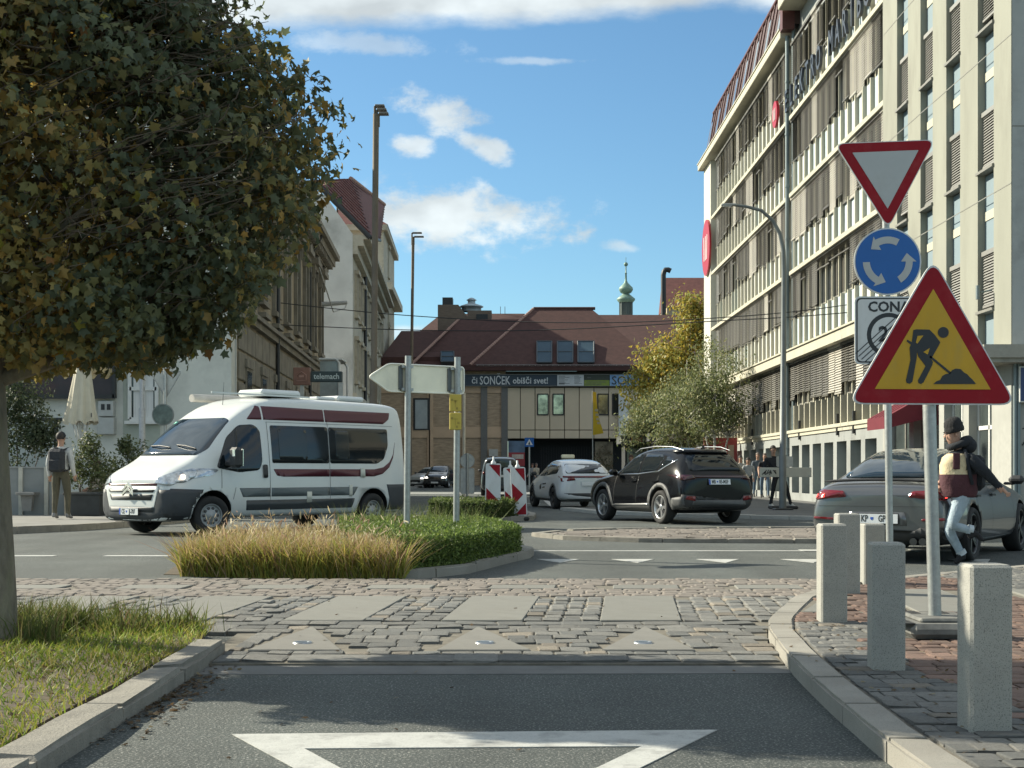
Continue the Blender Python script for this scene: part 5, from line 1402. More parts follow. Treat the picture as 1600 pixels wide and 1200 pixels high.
# planting on the left
def shrub(name, label, X, Y, ell, n, leaf, pal, z0=.11, cat='shrub', stems=5, planter=None, group=None):
    T = thing(name, label, cat, (X, Y, z0), group=group)
    P = []; N = []
    for c in ell:
        m = int(n / len(ell)); d_ = nrg.normal(size=(m, 3)); d_ /= np.linalg.norm(d_, axis=1, keepdims=True)
        r_ = nrg.random((m, 1)) ** .4; l_ = 1 + .22 * np.sin(d_[:, :1] * 6 + d_[:, 2:] * 7) 
        P.append(np.array(c[:3]) + d_ * np.array(c[3:]) * r_ * l_); N.append(d_ + [0, 0, .4])
    P = np.vstack(P); N = np.vstack(N)
    o = leaf_cloud('foliage', P, nrg.uniform(leaf * .7, leaf * 1.25, len(P)), N + [0, 0, .3], N, pick_cols(pal, [1] * len(pal), len(P), .25), LEAFM, T, None, .6); o['kind'] = 'stuff'
    for i in range(stems):
        b = MB(); a = i * 2.4; c = ell[i % len(ell)]; b.tube([(.05 * math.cos(a), .05 * math.sin(a), .05), (.12 * math.cos(a) + c[0] * .5, .12 * math.sin(a) + c[1] * .5, c[2] * .5), (c[0] + c[3] * .4 * math.cos(a), c[1] + c[4] * .4 * math.sin(a), c[2])], [.02, .014, .006], 5); b.build('stem', TWIG, T)
    return T
lp = [(.055, .075, .035), (.075, .095, .045), (.10, .115, .06), (.04, .055, .028)]
shrub('laurel_bush', 'large dark evergreen bush behind the low wall beside the maple trunk', gx(28, 34), 34, [(0, 0, 1.9, .95, .6, .9), (.1, 0, 2.7, .7, .5, .75), (-.6, 0, 2.6, .7, .5, .9), (.5, 0, 1.9, .5, .5, .5)], 5200, .10, lp, cat='bush')
lp2 = [(.085, .11, .04), (.12, .14, .05), (.06, .08, .03), (.16, .17, .08)]
shrub('potted_shrub', 'leafy laurel in a dark planter under the closed parasol', gx(134, 32.5), 32.5, [(0, 0, 1.25, .42, .4, .62), (.25, 0, 1.0, .4, .4, .45), (-.2, 0, 1.0, .35, .4, .45), (.1, 0, 1.6, .25, .25, .35)], 1900, .085, lp2, group='planted tubs by the cafe')
shrub('potted_shrub', 'spreading bright laurel in a dark planter behind the motorhome nose', gx(192, 33.5), 33.5, [(0, 0, .9, .55, .4, .5), (.35, 0, 1.35, .35, .35, .4), (-.3, 0, 1.05, .4, .4, .4), (.05, 0, 1.6, .2, .2, .25)], 1900, .085, lp2, group='planted tubs by the cafe')
shrub('garden_shrub', 'small dark bush in front of the passage', gx(940, 112), 112, [(0, 0, 1.5, 1.1, 1, 1.4)], 900, .16, [(.06, .055, .025), (.10, .07, .03), (.045, .055, .025)], z0=0)
# ------------------------------------------------------------------ vehicles
TYRE = M('tyre_rubber', (.022, .022, .022), .85, var=.15, scale=20)
ALLOY = M('alloy_silver', (.55, .56, .57), .3, .85, var=.04)
ALLOYD = M('alloy_dark', (.06, .06, .062), .35, .7, var=.04)
CARGL = M('car_glass', (.010, .014, .017), .05, var=.0, spec=.45, coat=.12)
CARGLB = M('car_glass_blue', (.012, .024, .036), .05, var=.0, spec=.7, coat=.25)
TRIM = M('black_trim', (.03, .031, .032), .55, var=.1)
CLAD = M('grey_cladding', (.085, .088, .088), .6, var=.08)
CHROME = M('chrome', (.75, .76, .77), .12, 1.0, var=0)
LAMPR = M('tail_lamp_red', (.15, .005, .009), .12, var=.1, scale=20, coat=.8)
LAMPL = M('tail_lamp_lit', (.5, .02, .02), .2, var=0, emit=(1, .08, .06), emit_k=.9)
LAMPW = M('headlamp_clear', (.50, .53, .55), .1, .5, var=.35, scale=14, coat=.8)
PLATE = M('number_plate', (.66, .68, .68), .45, var=.02)
PLBLUE = M('plate_blue', (.03, .09, .40), .45, var=.02)
PLINK = M('plate_ink', (.03, .035, .03), .5, var=0)
DARKIN = M('wheel_well', (.012, .012, .012), .9, var=0)
def loft(stations, mats, levels=2, crease_idx=()):
    """stations: (x, [(y,z)...]) half sections from bottom centre to top centre, mirrored and smoothed"""
    bm = bmesh.new(); rings = []
    K = len(stations[0][1])
    for x, half in stations:
        ring = [bm.verts.new((x, y, z)) for y, z in half] + [bm.verts.new((x, -y, z)) for y, z in half[-2:0:-1]]
        rings.append(ring)
    n = len(rings[0])
    cl = bm.edges.layers.float.new('crease_edge')
    for a, c in zip(rings, rings[1:]):
        for i in range(n):
            bm.faces.new((a[i], a[(i + 1) % n], c[(i + 1) % n], c[i]))
    for ring, rev in ((rings[0], False), (rings[-1], True)):
        # cap in strips so that the subdivision stays even
        for i in range(K - 1):
            l0, l1 = ring[i], ring[i + 1]; r0, r1 = ring[(n - i) % n], ring[n - i - 1]
            vs_ = [l0, r0, r1, l1] if i else [l0, r1, l1]
            if i == K - 2: vs_ = [l0, r0, l1]
            bm.faces.new(vs_ if not rev else vs_[::-1])
    for e in bm.edges:
        for x_, k_, w_ in crease_idx:
            pass
    bmesh.ops.recalc_face_normals(bm, faces=bm.faces)
    me = bpy.data.meshes.new('body'); bm.to_mesh(me); bm.free()
    o = bpy.data.objects.new('body', me); COL.objects.link(o)
    for m in mats: me.materials.append(m)
    s = o.modifiers.new('s', 'SUBSURF'); s.levels = levels; s.render_levels = levels
    me = baked(o)
    for p in me.polygons: p.use_smooth = True
    return me
def cut(me, cutters):
    """subtract closed meshes (wheel arches) from a body"""
    o = bpy.data.objects.new('body', me); COL.objects.link(o)
    cs = []
    for c in cutters:
        q = bpy.data.objects.new('cut', c); COL.objects.link(q); cs.append(q)
        m = o.modifiers.new('b', 'BOOLEAN'); m.operation = 'DIFFERENCE'; m.object = q; m.solver = 'EXACT'; m.material_mode = 'TRANSFER'
    r = baked(o)
    for q in cs: bpy.data.objects.remove(q)
    return r
def bvh_of(me):
    bm = bmesh.new(); bm.from_mesh(me); t = BVHTree.FromBMesh(bm); bm.free(); return t
AX = {'left': (1, 0, 2, Vector((0, -1, 0)), 5), 'right': (1, 0, 2, Vector((0, 1, 0)), -5), 'rear': (0, 1, 2, Vector((-1, 0, 0)), 12), 'front': (0, 1, 2, Vector((1, 0, 0)), -5), 'top': (2, 0, 1, Vector((0, 0, -1)), 6)}
def decal(bv, poly, side, mat, name='panel', off=.006, step=.07, parent=None, skirt=.012, rnd_=0, smooth=True, **k):
    """a thin panel that follows the body: its outline is given in the view from that side"""
    ax, u, v, d, far = AX[side]
    if rnd_: poly = round_poly(poly, rnd_)
    bm = bmesh.new(); vs_ = []
    for a, c in poly:
        p = [0, 0, 0]; p[u] = a; p[v] = c; vs_.append(bm.verts.new(p))
    f = bm.faces.new(vs_)
    bmesh.ops.triangulate(bm, faces=[f])
    for axis in (u, v):
        lo = min(q[0 if axis == u else 1] for q in poly); hi = max(q[0 if axis == u else 1] for q in poly)
        n = max(1, int((hi - lo) / step)); nv = Vector((0, 0, 0)); nv[axis] = 1
        for i in range(1, n):
            co = Vector((0, 0, 0)); co[axis] = lo + (hi - lo) * i / n
            bmesh.ops.bisect_plane(bm, geom=bm.verts[:] + bm.edges[:] + bm.faces[:], plane_co=co, plane_no=nv, dist=1e-5)
    for vtx in bm.verts:
        o = vtx.co.copy(); o[ax] = far
        loc, nrm, _, _ = bv.ray_cast(o, d)
        if loc is None:
            q = vtx.co.copy(); q[ax] = far * .18
            loc, nrm, _, _ = bv.find_nearest(q)
            nrm = -d
        if nrm.dot(d) > 0: nrm = -nrm
        vtx.co = loc - d * off * .5 + nrm * off * .5
    bmesh.ops.recalc_face_normals(bm, faces=bm.faces)
    tot = sum((f.normal * f.calc_area() for f in bm.faces), Vector())
    if tot.dot(d) > 0: bmesh.ops.reverse_faces(bm, faces=bm.faces)
    if skirt:
        be = [e for e in bm.edges if e.is_boundary]
        r = bmesh.ops.extrude_edge_only(bm, edges=be)
        for e in r['geom']:
            if isinstance(e, bmesh.types.BMVert): e.co += d * skirt
    for f in bm.faces: f.smooth = smooth
    me = bpy.data.meshes.new(name); bm.to_mesh(me); bm.free(); me.materials.append(mat)
    return link(name, me, parent, **k)
def round_poly(poly, r, n=4):
    out = []; N = len(poly)
    for i in range(N):
        p0, p, p1 = Vector(poly[i - 1]), Vector(poly[i]), Vector(poly[(i + 1) % N])
        a = (p0 - p); c = (p1 - p); ra = min(r, a.length * .45, c.length * .45)
        q0, q1 = p + a.normalized() * ra, p + c.normalized() * ra
        for t in range(n + 1):
            s = t / n; out.append(tuple(q0 * (1 - s) ** 2 + p * 2 * s * (1 - s) + q1 * s * s))
    return out
def wheel(parent, x, y, r, w, out, spokes=5, rim=ALLOY, rr=.66, steer=0, style='double', z=None):
    """out = +1 / -1 : which way (y) the outer face looks"""
    W = thing('wheel'); W.parent = parent; W.location = (x, y, r if z is None else z); W.rotation_euler = (0, 0, steer)
    T = Matrix.Rotation(-math.pi / 2 * out, 4, 'X')        # lathe z -> outward
    b = MB(); ri = r * rr; h = w / 2
    b.lathe([(ri, -h * .85), (r * .9, -h), (r * .985, -h * .75), (r, -h * .3), (r, h * .3), (r * .985, h * .75), (r * .9, h), (ri * 1.02, h * .85), (ri * .98, h * .6)], n=28, mat=T)
    b.build('tyre', TYRE, W)
    b = MB()
    b.lathe([(ri * 1.0, h * .80), (ri * .95, h * .84), (ri * .90, h * .70), (ri * .90, -h * .7)], n=28, mat=T)
    if style != 'steel':
        for i in range(spokes):
            a = 2 * math.pi * i / spokes
            for s in ((-.10, .10) if style == 'double' else (0,)):
                c, sn = math.cos(a + s), math.sin(a + s); c2, s2 = math.cos(a + s * 2.2), math.sin(a + s * 2.2)
                wd = ri * (.055 if style == 'double' else .10)
                p0 = Vector((c2 * ri * .14, s2 * ri * .14, h * .62)); p1 = Vector((c * ri * .93, s * 0 + sn * ri * .93, h * .72))
                t = (p1 - p0).normalized(); sd = Vector((-t.y, t.x, 0)).normalized() * wd
                b.add([p0 - sd * 1.3, p0 + sd * 1.3, p1 + sd, p1 - sd, *[q - Vector((0, 0, .035)) for q in (p0 - sd * 1.3, p0 + sd * 1.3, p1 + sd, p1 - sd)]], [(0, 1, 2, 3), (0, 4, 5, 1), (1, 5, 6, 2), (3, 7, 4, 0), (2, 6, 7, 3)], mat=T)
        b.lathe([(ri * .24, h * .5), (ri * .22, h * .66), (ri * .14, h * .70), (0, h * .71)], n=16, mat=T)
    else:
        b.lathe([(ri * .90, h * .5), (ri * .72, h * .42), (ri * .5, h * .62), (ri * .3, h * .6), (ri * .22, h * .75), (0, h * .76)], n=24, mat=T)
    b.build('rim', rim, W)
    b = MB()
    b.lathe([(ri * .88, -h * .2), (0, -h * .2)], n=20, mat=T)
    if style == 'steel':
        for i in range(10):
            a = 2 * math.pi * i / 10; b.lathe([(.028, 0), (.028, .012), (0, .012)], (math.cos(a) * ri * .62, math.sin(a) * ri * .62, h * .50), 8, mat=T)
    b.build('brake_disc', M('brake_steel', (.10, .10, .10), .5, .5, var=.1), W)
    return W
def arch_cut(x, y, r, w):
    b = MB(); n = 28
    b.cyl((x, y - w / 2, r), (x, y + w / 2, r), r * 1.0, n=n, smooth=False)
    return b.mesh('cut', DARKIN)
def plate(parent, loc, rot, left, right, w=.52, h=.113):
    """number plate: drawing plane x right, y up, facing +z before rot"""
    P = thing('number_plate'); P.parent = parent; P.location = loc; P.rotation_euler = rot
    b = MB(); b.box((0, 0, 0), (w + .02, h + .02, .012), 1, bevel=.004); b.box((.0, 0, .007), (w, h, .006), 0)
    b.build('plate_base', [PLATE, BLK], P)
    b = MB(); b.box((-w / 2 + .02, 0, .0105), (.04, h - .006, .003), 0); b.build('blue_band', PLBLUE, P)
    T = None
    for t, x in ((left, -w * .28), (right, w * .19)):
        me = text_mesh(t, h * .98, PLINK, .001, .003, sx=.66); link('lettering', me, P, loc=(x, -.002, .0108))
    b = MB(); b.prism([(-.018, .018), (.018, .018), (.018, -.004), (0, -.022), (-.018, -.004)][::-1], .010, .0118, 0, Matrix.Translation((-w * .105, 0, 0))); b.build('crest', PLBLUE, P)
    return P
def place(T, front, phi):
    """local x runs from nose to tail; front = ground point of the nose; phi = direction nose->tail"""
    T.location = (front[0], front[1], front[2] if len(front) > 2 else 0); T.rotation_euler = (0, 0, phi)
# note: local y = right hand side of the vehicle is +y when x runs backwards (left of travel = -y)

# ---------------------------------------------------------------- motorhome
def motorhome():
    T = thing('motorhome', 'white high-roof motorhome with maroon stripes turning left past the hedge', 'motorhome')
    L = 5.998
    WH = M('van_white', (.62, .64, .62), .3, var=.03, scale=2, coat=.4)
    MAR = M('maroon_film', (.085, .016, .026), .35, var=.05)
    GRF = M('grey_film', (.105, .125, .13), .4, var=.04)
    CH = M('charcoal_film', (.035, .042, .046), .4, var=.04)
    BUMP = M('bumper_charcoal', (.042, .047, .052), .6, var=.08)
    def half(zb, wb, zs, ws, zm, wm, zbt, wbt, ze, we, zt):
        return [(0, zb), (wb * .9, zb), (wb, zb + .05), (ws, zs), (wm, zm), (wbt, zbt), (we + .02, ze), (we - .10, ze + (zt - ze) * .75), (we * .5, zt), (0, zt + .005)]
    S = [(-.02, half(.27, .70, .42, .78, .62, .80, .80, .76, .90, .66, .97)),
         (.06, half(.24, .84, .42, .93, .66, .95, .86, .90, 1.0, .80, 1.07)),
         (.28, half(.24, .92, .46, 1.0, .75, 1.01, .98, .96, 1.12, .82, 1.20)),
         (.62, half(.26, .95, .5, 1.025, .85, 1.025, 1.10, .98, 1.26, .84, 1.33)),
         (.92, half(.27, .95, .5, 1.025, .9, 1.025, 1.22, .97, 1.48, .84, 1.55)),
         (1.30, half(.28, .95, .5, 1.025, .9, 1.025, 1.34, .97, 1.84, .80, 1.91)),
         (1.66, half(.28, .95, .5, 1.025, .9, 1.025, 1.42, .98, 2.08, .80, 2.16)),
         (2.02, half(.28, .95, .5, 1.025, .9, 1.025, 1.46, .99, 2.24, .82, 2.38)),
         (2.42, half(.28, .95, .5, 1.025, .9, 1.025, 1.5, .99, 2.34, .86, 2.49)),
         (3.0, half(.28, .95, .5, 1.025, .9, 1.025, 1.5, .99, 2.37, .875, 2.515)),
         (4.6, half(.28, .95, .5, 1.025, .9, 1.025, 1.5, .99, 2.37, .875, 2.515)),
         (5.70, half(.28, .95, .5, 1.025, .9, 1.025, 1.5, .99, 2.36, .865, 2.50)),
         (5.93, half(.30, .94, .5, 1.01, .9, 1.01, 1.5, .97, 2.32, .84, 2.45)),
         (5.99, half(.40, .88, .55, .95, .9, .95, 1.5, .90, 2.22, .76, 2.34))]
    me = loft(S, [WH, DARKIN], 2)
    xa, xb, R_ = .95, 4.985, .35
    def archc(x):
        b = MB(); b.cyl((x, -1.3, .36), (x, -.62, .36), .43, n=30, smooth=False); b.cyl((x, 1.3, .36), (x, .62, .36), .43, n=30, smooth=False); return b.mesh('cut', DARKIN)
    me = cut(me, [archc(xa), archc(xb)])
    body = link('body', me, T)
    bv = bvh_of(me)
    # local left-of-travel is -y; the visible flank is the driver's side (left)
    SD = 'right'
    dk = lambda poly, m, n='panel', **k: decal(bv, poly, SD, m, n, parent=T, **k)
    # front: bumper, grille, headlamps, windscreen
    decal(bv, [(-.93, .26), (.93, .26), (1.0, .46), (1.0, .80), (.74, .80), (.62, .46), (-.62, .46), (-.74, .80), (-1.0, .80), (-1.0, .46)], 'front', BUMP, 'bumper', .02, parent=T)
    dk([(.02, .28), (.5, .28), (.55, .62), (.72, .80), (.10, .82), (.02, .62)], BUMP, 'bumper_side', off=.012)
    decal(bv, [(-.60, .44), (.60, .44), (.72, .80), (.70, .86), (-.70, .86), (-.72, .80)], 'front', WH, 'grille_surround', .022, parent=T)
    decal(bv, [(-.55, .62), (.55, .62), (.60, .72), (-.60, .72)], 'front', TRIM, 'grille', .028, parent=T)
    decal(bv, [(-.60, .755), (.60, .755), (.64, .80), (-.64, .80)], 'front', TRIM, 'grille', .028, parent=T)
    decal(bv, [(-.66, .87), (.66, .87), (.67, .91), (-.67, .91)], 'front', MAR, 'stripe', .012, parent=T)
    decal(bv, [(-.60, .42), (.60, .42), (.62, .50), (-.62, .50)], 'front', BUMP, 'lower_intake', .026, parent=T)
    b = MB()                                       # chevron emblem
    for dz_ in (0, .075):
        b.prism([(-.15, -.05 + dz_), (-.15, -.095 + dz_), (0, .01 + dz_), (.15, -.095 + dz_), (.15, -.05 + dz_), (0, .06 + dz_)][::-1], 0, .03, 0, Matrix(((0, 0, -1, -.075), (-1, 0, 0, 0), (0, 1, 0, .79), (0, 0, 0, 1))))
    b.build('chevron_emblem', CHROME, T)
    for s in (-1, 1):
        decal(bv, round_poly([(s * .60, .92), (s * .90, .86), (s * 1.0, 1.02), (s * .98, 1.18), (s * .86, 1.13), (s * .66, 1.0)][::s], .04), 'front', LAMPW, 'headlight', .014, .05, parent=T)
    lh = decal(bv, round_poly([(.16, .92), (.34, .92), (.58, 1.02), (.66, 1.15), (.56, 1.17), (.30, 1.08)], .05), SD, LAMPW, 'headlight', .012, .05, parent=T)
    b = MB(); b.ball((.30, -.99, 1.02), .05, 10); b.build('bulb', M('bulb_warm', (.6, .4, .25), .2, var=0, emit=(1, .72, .5), emit_k=1.2), lh)
    decal(bv, round_poly([(-.78, 1.40), (.78, 1.40), (.84, 1.5), (.74, 2.03), (.60, 2.08), (-.60, 2.08), (-.74, 2.03), (-.84, 1.5)], .05), 'front', CARGLB, 'windscreen', .008, parent=T)
    b = MB()
    for x0, y0, x1, y1 in ((.79, -.66, .73, -.08), (.80, .06, .74, .66)):
        p0 = bv.ray_cast(Vector((x0 + .06, y0, 5)), Vector((0, 0, -1)))[0]; p1 = bv.ray_cast(Vector((x1 + .18, y1, 5)), Vector((0, 0, -1)))[0]
        b.tube([p0 + Vector((0, 0, .03)), p0.lerp(p1, .5) + Vector((-.02, 0, .05)), p1 + Vector((0, 0, .03))], .014, 5)
    b.build('wiper', BLK, T)
    # flank glazing and stripes (x from nose)
    dk(round_poly([(1.05, 1.18), (1.55, 1.10), (2.02, 1.14), (2.10, 1.30), (2.10, 1.86), (1.98, 1.97), (1.66, 1.95), (1.36, 1.72)], .07), CARGL, 'driver_window')
    dk([(1.48, 1.20), (1.52, 1.20), (1.60, 1.88), (1.56, 1.88)], TRIM, 'window_bar', off=.012)
    dk(round_poly([(2.34, 1.27), (3.78, 1.27), (3.78, 1.96), (2.34, 1.96)], .04), CARGL, 'side_window')
    dk(round_poly([(2.52, 1.33), (3.22, 1.33), (3.22, 1.9), (2.52, 1.9)], .05), M('tinted_pane', (.02, .026, .028), .1, var=0), 'window_pane', off=.012)
    dk(round_poly([(3.81, 1.27), (5.10, 1.27), (5.30, 1.36), (5.44, 1.62), (5.46, 1.96), (3.81, 1.96)], .05), CARGL, 'side_window')
    dk(round_poly([(3.98, 1.36), (4.34, 1.36), (4.34, 1.9), (3.98, 1.9)], .04), _mats['tinted_pane'], 'window_pane', off=.012)
    dk(round_poly([(1.86, 2.06), (2.18, 2.06), (2.18, 2.30), (2.12, 2.32)], .02), MAR, 'stripe', step=.05)
    dk(round_poly([(2.22, 2.06), (3.72, 2.06), (3.72, 2.29), (2.22, 2.31)], .01), MAR, 'stripe', step=.05)
    dk(round_poly([(3.75, 2.06), (5.36, 2.06), (5.54, 2.16), (5.60, 2.29), (3.75, 2.29)], .02), MAR, 'stripe', step=.05)
    def curve(pts): return round_poly(pts, .12, 5)
    dk(round_poly([(2.36, 1.16), (2.44, 1.04), (2.60, 1.02), (3.78, 1.02), (3.78, 1.16)], .02), MAR, 'stripe')
    dk([(3.80, 1.02), (4.62, 1.02), (4.62, 1.16), (3.80, 1.16)], MAR, 'stripe')
    arc_o = [(4.76 + .0, 1.02), (5.0, 1.02), (5.25, 1.07), (5.45, 1.2), (5.58, 1.4), (5.66, 1.70)]; arc_i = [(5.58, 1.45), (5.46, 1.30), (5.28, 1.20), (5.02, 1.16), (4.76, 1.16)]
    dk(arc_o + arc_i, MAR, 'stripe')
    dk([(2.30, .66), (3.78, .66), (3.78, .82), (2.30, .82)], GRF, 'stripe')
    dk([(3.80, .66), (4.42, .66), (4.54, .82), (3.80, .82)], GRF, 'stripe')
    dk([(1.62, .66), (2.26, .66), (2.26, .82), (1.54, .82)], GRF, 'stripe')
    dk(round_poly([(1.72, .42), (4.40, .42), (4.46, .60), (1.70, .60)], .02), CH, 'stripe')
    dk([(5.42, .30), (5.92, .32), (5.94, .86), (5.36, .86), (5.44, .6)], BUMP, 'rear_corner', off=.012)
    for x0, x1, z0, z1 in ((4.62, 4.74, 1.0, 1.18), (3.18, 3.30, .54, .74), (4.30, 4.38, .64, .86)):
        dk(round_poly([(x0, z0), (x1, z0), (x1, z1), (x0, z1)], .015), M('socket_cream', (.55, .55, .48), .5), 'socket_flap', off=.016)
    dk(round_poly([(2.10, 1.0), (2.20, 1.0), (2.20, 1.24), (2.10, 1.24)], .03), TRIM, 'door_handle', off=.03)
    # panel gaps
    GAP = M('panel_shadow_gap', (.10, .105, .105), .8, var=0)
    for poly in ([(2.265, .45), (2.275, .45), (2.275, 2.02), (2.265, 2.02)], [(3.788, .40), (3.797, .40), (3.797, 2.30), (3.788, 2.30)], [(1.12, .66), (1.13, .66), (1.16, 1.15), (1.15, 1.15)], [(2.26, 2.015), (5.62, 2.015), (5.62, 2.022), (2.26, 2.022)], [(1.45, .83), (1.46, .83), (1.40, .62), (1.39, .62)]):
        dk(poly, GAP, 'door_gap', off=.004, skirt=0)
    lm = text_mesh('Jumper', .07, GRF, .001)
    # mirror
    b = MB(); b.box((1.28, -1.22, 1.36), (.16, .24, .36), 0, bevel=.05); b.box((1.32, -1.05, 1.25), (.16, .2, .08), 0, bevel=.02); b.box((1.366, -1.22, 1.36), (.012, .19, .30), 1); b.build('mirror', [TRIM, CHROME], T)
    b = MB(); b.box((1.28, 1.2, 1.34), (.16, .22, .36), 0, bevel=.05); b.box((1.32, 1.05, 1.25), (.16, .2, .08), 0, bevel=.02); b.build('mirror', TRIM, T)
    b = MB(); b.box((1.195, -1.26, 1.44), (.012, .06, .12), 0); b.build('indicator', LAMPW, T)
    # roof fittings
    b = MB(); b.box((2.95, -.25, 2.58), (1.0, .72, .13), 0, bevel=.05); b.build('roof_light', WH, T)
    b = MB(); b.box((4.9, -.2, 2.56), (.75, .6, .10), 0, bevel=.04); b.box((4.25, -.2, 2.545), (.5, .5, .06), 0, bevel=.02); b.build('roof_vent', WH, T)
    b = MB(); b.cyl((2.0, .86, 2.50), (5.4, .90, 2.56), .075, n=12); b.build('awning_roll', M('awning_roll_cream', (.5, .47, .42), .5), T)
    b = MB(); b.box((2.45, -.6, 2.53), (2.4, .025, .03), 0); b.build('roof_rail', WH, T)
    p = bv.ray_cast(Vector((1.98, -.05, 5)), Vector((0, 0, -1)))[0]
    b = MB(); b.tube([p, p + Vector((.03, 0, .42))], [.006, .003], 5); b.build('aerial', TRIM, T)
    # dolphin emblem above the windscreen
    def dolphin(y, x, k, fl=1):
        pts = [(-.17, -.04), (-.10, .03), (0, .075), (.03, .13), (.075, .07), (.15, .03), (.19, -.045), (.10, -.02), (.03, .01), (-.02, -.05), (-.03, .01), (-.10, -.03), (-.13, -.10)]
        return [(y + a * k * fl, x + c * k) for a, c in pts]
    for y, x, k in ((-.30, 2.10, .9), (-.02, 2.02, .55), (-.28, 1.98, .45)):
        decal(bv, dolphin(y, x, k)[::-1], 'top', MAR, 'dolphin_emblem', .006, .06, parent=T)
    decal(bv, [(.62, 1.99), (.72, 1.99), (.72, 2.03), (.62, 2.03)], 'front', M('sticker_green', (.2, .6, .45), .4), 'sticker', .014, parent=T)
    wheel(T, xa, -.90, .345, .23, -1, rim=M('steel_wheel', (.30, .31, .31), .5, .5), style='steel', rr=.60, steer=R(-14))
    wheel(T, xa, .90, .345, .23, 1, rim=_mats['steel_wheel'], style='steel', rr=.60, steer=R(-14))
    wheel(T, xb, -.92, .345, .23, -1, rim=_mats['steel_wheel'], style='steel', rr=.60)
    wheel(T, xb, .92, .345, .23, 1, rim=_mats['steel_wheel'], style='steel', rr=.60)
    plate(T, (-.075, 0, .42), (R(90), 0, R(-90)), 'CE', 'JJ-707')
    # seats and dashboard seen through the screen are left dark
    place(T, (-6.6, 24.7), R(52))
motorhome()

